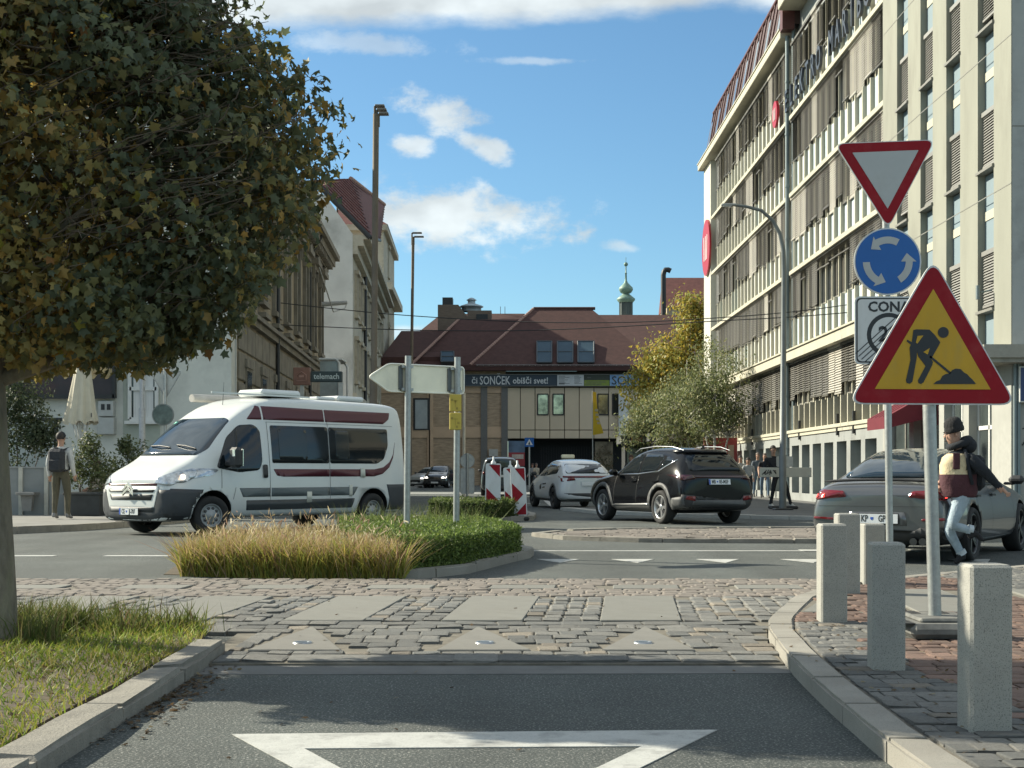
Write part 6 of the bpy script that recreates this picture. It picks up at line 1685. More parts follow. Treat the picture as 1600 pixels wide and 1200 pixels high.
# ---------------------------------------------------------------- passenger cars
def car_half(zb, wb, zs, ws, zm, wm, zbt, wbt, ze, we, zt):
    return [(0, zb), (wb * .85, zb), (wb, zb + .04), (ws, zs), (wm, zm), (wbt, zbt), (we + .015, ze), (we * .86, ze + (zt - ze) * .7), (we * .45, zt), (0, zt + .006)]
def suv():
    T = thing('car', 'black SUV with grey wheel arch trim driving off across the roundabout', 'car')
    PB = M('car_black', (.004, .0045, .006), .2, 0, var=0, coat=.35, spec=.15)
    h = car_half
    S = [(.0, h(.30, .55, .40, .70, .58, .74, .76, .68, .80, .52, .83)), (.10, h(.24, .72, .40, .84, .62, .86, .86, .78, .90, .62, .95)),
         (.5, h(.22, .80, .40, .92, .66, .925, .94, .86, 1.0, .68, 1.05)), (1.1, h(.22, .82, .40, .93, .68, .93, 1.0, .87, 1.05, .70, 1.10)),
         (1.42, h(.22, .82, .40, .92, .68, .925, 1.01, .87, 1.14, .70, 1.19)), (1.85, h(.22, .82, .40, .92, .68, .92, 1.02, .86, 1.40, .66, 1.46)),
         (2.30, h(.22, .82, .40, .92, .68, .92, 1.04, .86, 1.545, .62, 1.615)), (2.85, h(.22, .82, .40, .925, .68, .925, 1.07, .87, 1.575, .61, 1.645)),
         (3.5, h(.22, .82, .40, .93, .70, .93, 1.11, .88, 1.55, .60, 1.635)), (3.95, h(.23, .82, .42, .93, .72, .93, 1.14, .87, 1.49, .585, 1.585)),
         (4.15, h(.25, .80, .42, .91, .74, .92, 1.13, .85, 1.36, .61, 1.46)), (4.33, h(.28, .78, .42, .89, .76, .90, 1.06, .82, 1.16, .68, 1.24)),
         (4.44, h(.33, .74, .45, .86, .74, .87, .98, .79, 1.04, .68, 1.09)), (4.50, h(.38, .70, .48, .80, .70, .82, .90, .74, .95, .62, .99))]
    me = loft(S, [PB, DARKIN], 2)
    xa, xb, r = .90, 3.58, .36
    def ac(x):
        b = MB(); b.cyl((x, -1.2, r), (x, -.58, r), .425, n=30, smooth=False); b.cyl((x, 1.2, r), (x, .58, r), .425, n=30, smooth=False); return b.mesh('cut', DARKIN)
    me = cut(me, [ac(xa), ac(xb)])
    link('body', me, T); bv = bvh_of(me)
    for SD in ('right', 'left'):
        dk = lambda poly, m, n='panel', **k: decal(bv, poly, SD, m, n, parent=T, **k)
        dk(round_poly([(1.62, 1.07), (2.50, 1.09), (2.46, 1.50), (2.20, 1.50), (1.90, 1.36)], .05), CARGL, 'door_window')
        dk(round_poly([(2.56, 1.09), (3.30, 1.14), (3.44, 1.38), (3.30, 1.49), (2.54, 1.51)], .05), CARGL, 'door_window')
        dk(round_poly([(3.38, 1.15), (3.60, 1.20), (3.86, 1.36), (3.52, 1.44), (3.50, 1.38)], .03), CARGL, 'quarter_window')
        dk([(1.55, 1.035), (2.5, 1.05), (3.42, 1.105), (3.92, 1.34), (3.95, 1.375), (3.40, 1.135), (2.5, 1.075), (1.55, 1.06)], CHROME, 'window_trim', off=.010)
        for x in (xa, xb):
            o = [(x + .53 * math.cos(t), r + .52 * math.sin(t)) for t in np.linspace(-.25, math.pi + .25, 22)]; i = [(x + .435 * math.cos(t), r + .435 * math.sin(t)) for t in np.linspace(math.pi + .1, -.1, 22)]
            dk(o + i, CLAD, 'arch_trim', off=.014, step=.12)
        dk([(xa + .48, .26), (xb - .48, .26), (xb - .44, .44), (xa + .44, .38)], CLAD, 'sill_trim', off=.014)
        dk([(xa + .5, .36), (xb - .5, .40), (xb - .5, .43), (xa + .5, .385)], ALLOY, 'sill_strip', off=.022)
        for x0 in (1.46, 2.52, 3.42): dk([(x0, .45), (x0 + .008, .45), (x0 + .05, 1.03), (x0 + .042, 1.03)], TRIM, 'door_gap', off=.003, skirt=0)
        for x in (2.30, 3.28): dk(round_poly([(x, .885), (x + .2, .90), (x + .2, .935), (x, .92)], .01), PB, 'door_handle', off=.03)
        s = -1 if SD == 'right' else 1
        b = MB(); b.box((1.66, s * 1.02, 1.10), (.17, .20, .13), 0, bevel=.05); b.box((1.62, s * .92, 1.05), (.1, .14, .05), 0, bevel=.02); b.build('mirror', PB, T)
        p = [Vector((x, s * y, z)) for x, y, z in ((1.95, .60, 1.54), (2.2, .615, 1.62), (2.9, .61, 1.665), (3.6, .595, 1.645), (4.0, .57, 1.57))]
        b = MB(); b.tube(p, [.008, .013, .013, .013, .008], 6); b.build('roof_rail', ALLOY, T)
        wheel(T, xa, s * .81, r, .235, s, 5, ALLOY, .70); wheel(T, xb, s * .81, r, .235, s, 5, ALLOY, .70)
    RW = round_poly([(-.64, 1.13), (.64, 1.13), (.60, 1.38), (.50, 1.47), (-.50, 1.47), (-.60, 1.38)], .06)
    decal(bv, RW, 'rear', CARGL, 'rear_window', .008, parent=T)
    decal(bv, [(-.60, 1.50), (.60, 1.50), (.57, 1.56), (-.57, 1.56)], 'rear', PB, 'spoiler', .06, parent=T)
    decal(bv, round_poly([(-.80, .985), (.80, .985), (.80, 1.03), (-.80, 1.03)], .01), 'rear', M('lamp_smoked', (.035, .004, .006), .12, var=0, coat=.8), 'light_bar', .012, parent=T)
    for s in (-1, 1):
        decal(bv, round_poly([(s * .56, .96), (s * .84, .93), (s * .87, 1.05), (s * .60, 1.04)][::s], .02), 'rear', _mats['lamp_smoked'], 'tail_light', .016, parent=T)
        decal(bv, round_poly([(s * .58, .50), (s * .80, .54), (s * .78, .61), (s * .58, .60)][::s], .02), 'rear', LAMPR, 'fog_light', .034, parent=T)
    decal(bv, [(-.86, .32), (.86, .32), (.86, .64), (.60, .62), (.50, .50), (-.50, .50), (-.60, .62), (-.86, .64)], 'rear', TRIM, 'rear_bumper', .02, parent=T)
    decal(bv, [(-.66, .42), (.66, .42), (.62, .52), (-.62, .52)], 'rear', CLAD, 'bumper_trim', .03, parent=T)
    for SD in ('right', 'left'): decal(bv, [(4.02, .34), (4.44, .36), (4.46, .60), (4.12, .56)], SD, CLAD, 'bumper_corner', .016, parent=T)
    b = MB(); b.box((4.46, .0, 1.0), (.02, .16, .03), 0, bevel=.005); b.build('badge', CHROME, T)
    for t, y in (('TUCSON', .46), ('HYBRID', -.5)):
        pass
    b = MB(); b.prism([(3.75, 1.60), (3.90, 1.60), (3.88, 1.68)], -.012, .012, 0, Matrix(((1, 0, 0, 0), (0, 0, -1, 0), (0, 1, 0, 0), (0, 0, 0, 1)))); b.build('fin_aerial', PB, T)
    plate(T, (4.515, 0, .90), (R(80), 0, R(90)), 'MB', '85-MSF')
    place(T, (2.56, 33.9), R(-66.7))
    return T
suv()
def coupe():
    T = thing('car', 'grey coupe-shaped saloon stopped at the roundabout behind the running person', 'car')
    PG = M('car_grey', (.125, .13, .133), .28, .6, var=.03, scale=3, coat=.8)
    h = car_half
    S = [(.0, h(.28, .5, .36, .66, .5, .70, .62, .64, .66, .5, .68)), (.12, h(.20, .70, .34, .82, .52, .84, .70, .76, .75, .6, .78)),
         (.55, h(.18, .80, .34, .90, .58, .905, .80, .84, .86, .66, .90)), (1.1, h(.18, .82, .34, .91, .62, .91, .86, .84, .91, .70, .96)),
         (1.55, h(.18, .82, .34, .90, .62, .905, .88, .84, 1.02, .66, 1.06)), (2.0, h(.18, .82, .34, .90, .62, .905, .90, .84, 1.24, .60, 1.29)),
         (2.5, h(.18, .82, .34, .90, .62, .905, .91, .84, 1.35, .56, 1.415)), (3.0, h(.18, .82, .34, .905, .62, .91, .92, .845, 1.35, .54, 1.42)),
         (3.5, h(.18, .82, .34, .91, .62, .915, .93, .85, 1.27, .52, 1.345)), (3.95, h(.20, .82, .36, .91, .64, .915, .94, .85, 1.12, .54, 1.19)),
         (4.3, h(.22, .80, .36, .89, .66, .90, .93, .82, .99, .62, 1.03)), (4.52, h(.24, .76, .36, .86, .66, .87, .90, .78, .945, .66, .97)),
         (4.64, h(.28, .70, .40, .82, .64, .83, .86, .74, .90, .62, .925)), (4.69, h(.34, .62, .42, .76, .60, .77, .76, .70, .80, .58, .82))]
    me = loft(S, [PG, DARKIN], 2)
    xa, xb, r = .93, 3.66, .335
    def ac(x):
        b = MB(); b.cyl((x, -1.2, r), (x, -.56, r), .385, n=30, smooth=False); b.cyl((x, 1.2, r), (x, .56, r), .385, n=30, smooth=False); return b.mesh('cut', DARKIN)
    me = cut(me, [ac(xa), ac(xb)])
    link('body', me, T); bv = bvh_of(me)
    for SD in ('right', 'left'):
        dk = lambda poly, m, n='panel', **k: decal(bv, poly, SD, m, n, parent=T, **k)
        dk(round_poly([(1.75, .95), (2.62, .965), (2.62, 1.29), (2.40, 1.29), (2.10, 1.19)], .05), CARGL, 'door_window')
        dk(round_poly([(2.68, .965), (3.50, .99), (3.72, 1.05), (3.45, 1.20), (2.68, 1.30)], .06), CARGL, 'door_window')
        dk([(1.66, .925), (2.6, .94), (3.6, .965), (3.80, 1.03), (3.6, .985), (2.6, .957), (1.66, .945)], TRIM, 'window_trim', off=.009)
        for x0 in (1.40, 2.64, 3.40): dk([(x0, .34), (x0 + .007, .34), (x0 + .03, .92), (x0 + .023, .92)], TRIM, 'door_gap', off=.003, skirt=0)
        for x in (2.42, 3.26): dk(round_poly([(x, .79), (x + .2, .80), (x + .2, .835), (x, .825)], .01), TRIM, 'door_handle', off=.03)
        dk([(xa + .45, .20), (xb - .45, .20), (xb - .42, .27), (xa + .42, .27)], TRIM, 'sill_trim', off=.014)
        s = -1 if SD == 'right' else 1
        b = MB(); b.box((1.72, s * 1.0, 1.0), (.16, .2, .12), 0, bevel=.045); b.box((1.70, s * .9, .95), (.1, .14, .04), 0, bevel=.015); b.build('mirror', TRIM, T)
        wheel(T, xa, s * .80, r, .235, s, 5, ALLOYD, .76); wheel(T, xb, s * .80, r, .24, s, 5, ALLOYD, .76)
    decal(bv, round_poly([(-.56, 1.03), (.56, 1.03), (.50, 1.30), (.40, 1.36), (-.40, 1.36), (-.50, 1.30)], .07), 'rear', CARGLB, 'rear_window', .008, parent=T)
    b = MB()
    pts = [(4.50, y, .985 + .025 * (1 - (y / .72) ** 2)) for y in np.linspace(-.72, .72, 13)]
    b.tube(pts, [.008] + [.018] * 11 + [.008], 6); b.build('lip_spoiler', BLK, T)
    for s in (-1, 1):
        o = decal(bv, round_poly([(s * .38, .80), (s * .80, .76), (s * .84, .86), (s * .80, .89), (s * .42, .87)][::s], .025), 'rear', LAMPR, 'tail_light', .014, parent=T)
        decal(bv, round_poly([(s * .66, .79), (s * .80, .785), (s * .80, .83), (s * .66, .84)][::s], .01), 'rear', LAMPL, 'lamp_glow', .02, parent=o)
        decal(bv, round_poly([(s * .54, .515), (s * .80, .525), (s * .80, .555), (s * .54, .545)][::s], .01), 'rear', LAMPR, 'reflector', .014, parent=T)
        sd = 'left' if s > 0 else 'right'
        decal(bv, round_poly([(4.30, .80), (4.62, .78), (4.62, .87), (4.36, .86)], .02), sd, LAMPR, 'tail_light', .012, parent=T)
        b = MB(); b.cyl((4.60, s * .55, .27), (4.70, s * .55, .27), .045, n=12); b.cyl((4.60, s * .44, .27), (4.70, s * .44, .27), .045, n=12); b.build('tailpipe', M('pipe_dark', (.08, .08, .08), .3, .8), T)
    b = MB(); b.lathe([(.045, 0), (.048, .012), (.036, .012), (.036, .006), (.0, .006)], n=20, mat=Matrix.Translation((4.66, 0, .83)) @ Matrix.Rotation(R(78), 4, 'Y'))
    for k in range(3):
        a = k * 2.094; b.cyl(Vector((4.672, 0, .83)), Vector((4.668, .036 * math.sin(a), .83 + .036 * math.cos(a))), .008, .003, n=4)
    b.build('star_badge', CHROME, T)
    for t, y in (('AMG', -.62 + .02), ('CLA 35', .52)):
        me2 = text_mesh(t, .062, PLINK, .004, .002)
        link('lettering', me2, T, loc=(4.665, -y, .735), rot=(R(88), 0, R(90)))
    decal(bv, [(-.82, .20), (.82, .20), (.80, .44), (.52, .44), (.46, .40), (-.46, .40), (-.52, .44), (-.80, .44)], 'rear', TRIM, 'diffuser', .02, parent=T)
    decal(bv, [(-.36, .46), (.36, .46), (.34, .62), (-.34, .62)], 'rear', PG, 'plate_recess', .006, parent=T)
    decal(bv, [(-.74, .684), (.74, .684), (.74, .690), (-.74, .690)], 'rear', TRIM, 'boot_gap', .004, parent=T, skirt=0)
    plate(T, (4.715, 0, .54), (R(86), 0, R(90)), 'KP', 'GP-6')
    place(T, (6.87, 21.2), R(-121.5))
    return T
coupe()
def small_car(name, label, paint, L, W, H, front, phi, cat='car', lamps='rear', glass=CARGL, van=False, extras=None, bump=None):
    T = thing(name, label, cat)
    h = car_half; hb = .62 * H; w = W / 2
    if van:
        S = [(.0, h(.28, .6 * w, .4, .8 * w, .6, .85 * w, .82, .8 * w, .9, .6 * w, .95)), (.12, h(.2, .85 * w, .4, .95 * w, .65, .96 * w, .9, .9 * w, 1.0, .72 * w, 1.05)),
             (.8, h(.2, .9 * w, .4, w, .7, w, 1.05, .94 * w, 1.15, .8 * w, 1.2)), (1.1, h(.2, .9 * w, .4, w, .7, w, 1.1, .94 * w, H * .8, .78 * w, H * .84)),
             (1.6, h(.2, .9 * w, .4, w, .7, w, 1.1, .95 * w, H * .93, .78 * w, H * .985)), (L * .6, h(.2, .9 * w, .4, w, .7, w, 1.1, .95 * w, H * .94, .8 * w, H)),
             (L - .15, h(.22, .9 * w, .4, w, .7, w, 1.1, .95 * w, H * .92, .8 * w, H * .98)), (L, h(.3, .8 * w, .45, .92 * w, .7, .92 * w, 1.1, .86 * w, H * .86, .74 * w, H * .92))]
    else:
        S = [(.0, h(.28, .55 * w, .38, .76 * w, .52, .80 * w, .66, .74 * w, .70, .56 * w, .74)), (.12, h(.2, .8 * w, .36, .92 * w, .56, .94 * w, .5 * H, .86 * w, .53 * H, .68 * w, .56 * H)),
             (.9, h(.2, .88 * w, .36, w, .6, w, .60 * H, .92 * w, .63 * H, .76 * w, .66 * H)), (1.35, h(.2, .88 * w, .36, w, .6, w, hb, .93 * w, .70 * H, .76 * w, .73 * H)),
             (1.95, h(.2, .88 * w, .36, w, .6, w, hb, .93 * w, .91 * H, .68 * w, .96 * H)), (L * .58, h(.2, .88 * w, .36, w, .6, w, .64 * H, .93 * w, .955 * H, .66 * w, H)),
             (L * .8, h(.2, .88 * w, .36, w, .62, w, .67 * H, .93 * w, .92 * H, .64 * w, .975 * H)), (L * .93, h(.24, .86 * w, .38, .97 * w, .64, .97 * w, .66 * H, .9 * w, .75 * H, .68 * w, .80 * H)),
             (L - .02, h(.32, .78 * w, .42, .90 * w, .62, .9 * w, .60 * H, .82 * w, .63 * H, .68 * w, .66 * H))]
    me = loft(S, [paint, DARKIN], 2)
    r = .33 if not van else .34; xa, xb = .19 * L, .80 * L
    def ac(x):
        b = MB(); b.cyl((x, -1.2, r), (x, -.55, r), r + .05, n=20, smooth=False); b.cyl((x, 1.2, r), (x, .55, r), r + .05, n=20, smooth=False); return b.mesh('cut', DARKIN)
    me = cut(me, [ac(xa), ac(xb)]); link('body', me, T); bv = bvh_of(me)
    k = .2
    for SD, s in (('right', -1), ('left', 1)):
        dk = lambda poly, m, n='panel', **kk: decal(bv, poly, SD, m, n, parent=T, step=.15, **kk)
        if van: dk(round_poly([(1.25, 1.15), (2.2, 1.15), (2.2, H * .86), (1.6, H * .86)], .05), glass, 'door_window')
        else:
            dk(round_poly([(1.62, .65 * H), (2.40, .655 * H), (2.40, .90 * H), (2.05, .89 * H)], .05), glass, 'door_window')
            dk(round_poly([(2.46, .655 * H), (.82 * L, .70 * H), (.80 * L, .86 * H), (2.46, .905 * H)], .06), glass, 'door_window')
        dk([(xa + r + .1, .2), (xb - r - .1, .2), (xb - r - .1, .3), (xa + r + .1, .3)], TRIM, 'sill_trim', off=.012)
        if bump:
            for x in (xa, xb):
                o = [(x + (r + .12) * math.cos(t), r + (r + .12) * math.sin(t)) for t in np.linspace(-.2, math.pi + .2, 14)]; i = [(x + (r + .055) * math.cos(t), r + (r + .055) * math.sin(t)) for t in np.linspace(math.pi + .1, -.1, 14)]
                dk(o + i, bump, 'arch_trim', off=.012)
        b = MB(); b.box((1.6, s * (w + .08), .70 * H if not van else 1.2), (.15, .17, .12), 0, bevel=.04); b.build('mirror', TRIM, T)
        wheel(T, xa, s * (w - .11), r, .2, s, 5, ALLOY if not bump else ALLOYD, .66, style='single'); wheel(T, xb, s * (w - .11), r, .2, s, 5, ALLOY if not bump else ALLOYD, .66, style='single')
    if lamps == 'rear':
        z0, z1 = (.70 * H, .89 * H) if not van else (1.15, H * .84)
        decal(bv, round_poly([(-.72 * w, z0), (.72 * w, z0), (.62 * w, z1), (-.62 * w, z1)], .06), 'rear', glass, 'rear_window', .008, step=.15, parent=T)
        for s in (-1, 1): decal(bv, round_poly([(s * .45 * w, .57 * H), (s * .88 * w, .54 * H), (s * .88 * w, .61 * H), (s * .5 * w, .62 * H)][::s], .02), 'rear', LAMPR, 'tail_light', .014, step=.15, parent=T)
        decal(bv, [(-.85 * w, .3), (.85 * w, .3), (.8 * w, .48), (-.8 * w, .48)], 'rear', TRIM, 'rear_bumper', .014, step=.15, parent=T)
        b = MB(); b.box((L + .01, 0, .50 * H), (.012, .5, .11), 0); b.build('number_plate', PLATE, T)
    else:
        z0, z1 = (.70 * H, .90 * H) if not van else (1.2, H * .88)
        decal(bv, round_poly([(-.76 * w, z0), (.76 * w, z0), (.64 * w, z1), (-.64 * w, z1)], .06), 'front', CARGLB, 'windscreen', .008, step=.15, parent=T)
        for s in (-1, 1):
            decal(bv, round_poly([(s * .5 * w, .42 * H), (s * .86 * w, .42 * H), (s * .88 * w, .50 * H), (s * .55 * w, .49 * H)][::s], .03), 'front', M('headlamp_on', (.6, .6, .6), .2, var=0, emit=(1, .95, .85), emit_k=1.2), 'headlight', .014, step=.15, parent=T)
        decal(bv, [(-.5 * w, .26 * H), (.5 * w, .26 * H), (.5 * w, .38 * H), (-.5 * w, .38 * H)], 'front', TRIM, 'grille', .014, step=.15, parent=T)
        b = MB(); b.box((-.02, 0, .24 * H), (.012, .5, .11), 0); b.build('number_plate', PLATE, T)
    if extras: extras(T, bv)
    place(T, front, phi)
    return T
WHT = M('car_white', (.55, .57, .58), .25, var=.02, coat=.8)
def taxi_extras(T, bv):
    b = MB(); b.box((1.95, 0, 1.60), (.14, .42, .12), 0, bevel=.03); b.build('taxi_sign', M('taxi_sign_cream', (.62, .58, .42), .4), T)
    for SD in ('right', 'left'):
        for x, z, t, sz in ((1.75, .72, '24/7', .16), (2.35, .74, 'TAXI', .2)):
            pass
        decal(bv, round_poly([(1.95, .68), (2.05, .56), (2.2, .60), (2.15, .76)], .02), SD, BLK, 'print', .005, parent=T)
        decal(bv, [(2.32, .72), (2.75, .74), (2.75, .78), (2.32, .76)], SD, BLK, 'print', .005, parent=T)
        decal(bv, [(2.32, .62), (2.65, .63), (2.65, .665), (2.32, .655)], SD, BLK, 'print', .005, parent=T)
    decal(bv, [(-.82, .94), (.82, .94), (.82, .99), (-.82, .99)], 'rear', LAMPR, 'light_bar', .012, parent=T)
small_car('car', 'white taxi hatchback with a roof sign ahead of the black SUV', WHT, 4.6, 1.86, 1.52, (1.35, 46.6), R(-78), extras=taxi_extras, bump=CLAD)
small_car('car', 'dark estate car with headlights on waiting left at the far crossing', M('car_charcoal', (.035, .037, .04), .25, .3, var=0, coat=.8), 4.5, 1.82, 1.62, (-5.4, 99), R(83), lamps='front')
small_car('car', 'small silver hatchback at the left of the far queue', M('car_silver', (.5, .52, .53), .3, .5, var=0, coat=.6), 3.8, 1.7, 1.5, (-6.9, 101), R(62), lamps='front')
small_car('car', 'second dark car half hidden at the end of the far queue', M('car_slate', (.05, .055, .06), .3, .3, var=0, coat=.6), 4.3, 1.78, 1.48, (-6.6, 108), R(84), lamps='front')
small_car('van', 'dark blue people carrier seen from behind between the striped beacons', M('car_navy', (.022, .032, .040), .3, .2, var=0, coat=.7), 4.6, 1.85, 1.85, (-.55, 70.6), R(-90), cat='van', van=True)
# ------------------------------------------------------------------ street furniture and signs
GALV = M('galvanised', (.36, .37, .36), .42, .65, var=.14, scale=18, speck=(.5, .5, .48), speck_scale=60, speck_amt=.4)
GALVL = M('galvanised_pale', (.46, .46, .43), .5, .4, var=.1, scale=10)
SRED = M('reflective_red', (.25, .005, .013), .6, spec=.25, var=.10, scale=2.5, dirt=(.32, .06, .06), dirt_amt=.35, dirt_scale=6)
SWHT = M('reflective_white', (.58, .60, .60), .45, var=.05, scale=2, dirt=(.38, .38, .35), dirt_amt=.45, dirt_scale=3, stretch=(3, 3, 1))
SGREY = M('reflective_grey_white', (.40, .42, .42), .5, var=.05, scale=2, dirt=(.3, .3, .28), dirt_amt=.4, dirt_scale=3)
SBLUE = M('reflective_blue', (.006, .10, .36), .4, var=.04)
SYEL = M('reflective_yellow', (.50, .29, .008), .5, var=.07, scale=3, dirt=(.40, .27, .05), dirt_amt=.6, dirt_scale=4, stretch=(2.5, 2.5, 1))
SBLK = M('sign_black', (.018, .022, .026), .5, var=.05)
RUB = M('recycled_rubber', (.13, .13, .12), .9, var=.3, scale=10, bump=.6, bscale=40, dirt=(.2, .19, .16), dirt_amt=.7, dirt_scale=5)
GRB = M('bollard_granite', (.31, .305, .275), .85, var=.10, scale=6, bump=.6, bscale=140, speck=(.09, .09, .085), speck_scale=190, speck_amt=.7, dirt=(.24, .225, .19), dirt_amt=.4, dirt_scale=3)
def sheet(parent, name, poly, y0, y1, mat, label=None):
    """flat piece of a sign: outline in x,z; y0 (front) < y1"""
    b = MB(); b.prism([(x, z) for x, z in poly], -y1, -y0, 0, FACE_CAM); o = b.build(name, mat, parent)
    return o
def circ(r, n=40, cx=0, cz=0): return [(cx + r * math.cos(2 * math.pi * i / n), cz + r * math.sin(2 * math.pi * i / n)) for i in range(n)]
def rtri(w, down=False, r=.06, inset=0.0):
    """rounded equilateral triangle of side w about its centroid"""
    h = w * math.sqrt(3) / 2; k = 1 - inset * 2 * math.sqrt(3) / w
    p = [(-w / 2 * k, -h / 3 * k), (w / 2 * k, -h / 3 * k), (0, 2 * h / 3 * k)]
    if down: p = [(x, -z) for x, z in p][::-1]
    return round_poly(p, r, 6) if r else p
def give_way():
    d = 12.7; s = d / F
    T = thing('traffic_sign', 'tall thin post carrying a give way triangle, a blue roundabout disc and a zone plate', 'traffic sign', (gx(1391, d), d, .09))
    Z = lambda py: gz(py, d) - .09
    X = lambda px: gx(px, d) - gx(1391, d)
    b = MB(); b.tube([(0, 0, -.1), (X(1384), 0, Z(345)), (X(1382), 0, Z(232))], .032, 12); b.build('post', GALV, T)
    def sub(name, px, py, rot=0, y=-.05):
        e = thing(name); e.parent = T; e.location = (X(px), y, Z(py)); e.rotation_euler = (0, rot, 0); return e
    e = sub('give_way_triangle', 1382, 268.5, R(-2.2))
    w = .90
    sheet(e, 'sign_back', rtri(w, True, .09), .0, .012, GALVL); sheet(e, 'rim', rtri(w, True, .09), -.004, .0, SWHT); sheet(e, 'red_border', rtri(w - .025, True, .085), -.007, -.004, SRED); sheet(e, 'white_field', rtri(w * .655, True, .006), -.010, -.007, SGREY)
    e = sub('roundabout_disc', 1384.5, 410)
    sheet(e, 'sign_back', circ(.30), .0, .012, GALVL); sheet(e, 'rim', circ(.30), -.004, 0, SWHT); sheet(e, 'blue_field', circ(.287), -.007, -.004, SBLUE)
    for k in range(3):
        a0 = R(62 + 120 * k); a1 = a0 + R(58); pts = []
        ro, ri = .222, .160
        for i in range(9): t = a0 + (a1 - a0) * i / 8; pts.append((ro * math.cos(t), ro * math.sin(t)))
        tip = a1 + R(24)
        pts += [(.255 * math.cos(a1), .255 * math.sin(a1)), (.185 * math.cos(tip), .185 * math.sin(tip)), (.118 * math.cos(a1), .118 * math.sin(a1))]
        for i in range(9): t = a1 + (a0 - a1) * i / 8; pts.append((ri * math.cos(t), ri * math.sin(t)))
        sheet(e, 'arrow', pts, -.010, -.007, SGREY)
    e = sub('zone_plate', 1386, 517)
    sq = lambda w, r: round_poly([(-w, -w), (w, -w), (w, w), (-w, w)], r, 5)
    sheet(e, 'sign_back', sq(.302, .05), 0, .012, GALVL); sheet(e, 'rim', sq(.302, .05), -.004, 0, SWHT); sheet(e, 'border', sq(.288, .045), -.006, -.004, SBLK); sheet(e, 'white_field', sq(.276, .04), -.008, -.006, SWHT)
    me = text_mesh('CONA', .125, SBLK, .001, .0035); me.transform(FACE_CAM); link('lettering', me, e, loc=(0, -.0095, .205))
    sheet(e, 'ring', circ(.195, 40, .0, -.04), -.0095, -.008, SBLK); sheet(e, 'ring_field', circ(.157, 40, 0, -.04), -.011, -.0095, SWHT)
    me = text_mesh('20', .19, SBLK, .001, .004); me.transform(FACE_CAM); link('lettering', me, e, loc=(0, -.0125, -.04))
    for i in range(5):
        o = (i - 2) * .026
        sheet(e, 'stripe', [(-.25 + o, -.26 - o), (-.25 + o + .012, -.26 - o - .0), (.24 + o, .17 - o), (.24 + o - .012, .17 - o)], -.0135, -.0125, SBLK)
    b = MB()
    for py in (250, 300, 380, 440, 485, 550): b.box((X(1385 + (py - 250) * .01), -.005, Z(py)), (.085, .08, .025), 0)
    b.build('clamp', GALV, T)
give_way()
def roadworks():
    d = 8.85; s = d / F
    X0 = gx(1461, d)
    T = thing('road_works_sign', 'large red and yellow road works triangle on a post in a rubber foot', 'traffic sign', (X0, d, .095))
    X = lambda px: gx(px, d) - X0
    Z = lambda py: gz(py, d) - .095
    b = MB(); b.box((.02, 0, .045), (.50, .62, .09), 0, bevel=.03); b.box((.02, 0, .10), (.34, .42, .03), 0, bevel=.012)
    b.build('rubber_foot', RUB, T)
    b = MB(); b.b2(-.30, -.20, -.28, .28, .088, .094); b.b2(.22, .30, -.28, .28, .088, .094); b.b2(-.12, -.06, .1, .26, .114, .118); b.b2(.06, .12, .1, .26, .114, .118); b.build('foot_groove', BLK, T)
    b = MB(); b.tube([(0, 0, .08), (X(1452), 0, Z(640)), (X(1449), 0, Z(470))], .0405, 14); b.build('post', GALV, T)
    e = thing('warning_triangle'); e.parent = T
    w = 1.045; h = w * math.sqrt(3) / 2
    # bottom edge at y=633, apex near y=425
    e.location = (X(1452.5), -.06, Z(633) + h / 3); e.rotation_euler = (0, R(.3), 0)
    sheet(e, 'sign_back', rtri(w, False, .10), 0, .015, GALVL); sheet(e, 'rim', rtri(w, False, .10), -.004, 0, SWHT); sheet(e, 'red_border', rtri(w - .03, False, .092), -.008, -.004, SRED)
    sheet(e, 'yellow_field', rtri(w * .575 + .115, False, .004), -.011, -.008, SYEL)
    k = d / F * .3833                                    # figure traced in the photograph's own proportions
    zx, zy = 478.0, 0.0
    def Q(pts): return [((x - 478) * k, (1130 - y) * k - h / 3) for x, y in pts]
    def face(name, pts):
        q = Q(pts); a = sum(q[i - 1][0] * q[i][1] - q[i][0] * q[i - 1][1] for i in range(len(q)))
        sheet(e, name, q if a > 0 else q[::-1], -.014, -.011, SBLK)
    face('figure_head', [(519 + 22 * math.cos(t), 838 + 22 * math.sin(t)) for t in np.linspace(0, 6.283, 24, endpoint=False)])
    face('figure_body', [(398, 829), (410, 826), (463, 827), (484, 848), (507, 878), (500, 892), (470, 946), (478, 958), (474, 972), (440, 1040), (430, 1047), (420, 1043), (418, 1032), (448, 974), (418, 935), (411, 905), (413, 915), (412, 940), (395, 1038), (385, 1046), (372, 1043), (369, 1032), (387, 950), (383, 900), (388, 888), (371, 875), (374, 868), (392, 878)])
    face('figure_arm_gap', [(412, 848), (430, 850), (410, 890), (400, 884)]) if False else None
    sheet(e, 'arm_gap', Q([(414, 853), (438, 851), (414, 884), (408, 880)])[::-1], -.0155, -.014, SYEL)
    sheet(e, 'leg_gap', Q([(438, 918), (464, 902), (456, 928)])[::-1], -.0155, -.014, SYEL)
    face('shovel', [(462, 938), (468, 932), (552, 1000), (546, 1007)])
    face('heap', [(480, 1047), (492, 1036), (508, 1030), (516, 1014), (530, 1006), (544, 1004), (556, 990), (570, 984), (590, 986), (604, 1000), (616, 1006), (626, 1018), (638, 1028), (652, 1046)])
    b = MB()
    for py in (500, 600): b.box((X(1451), -.02, Z(py)), (.11, .10, .03), 0)
    b.build('clamp', GALV, T)
roadworks()
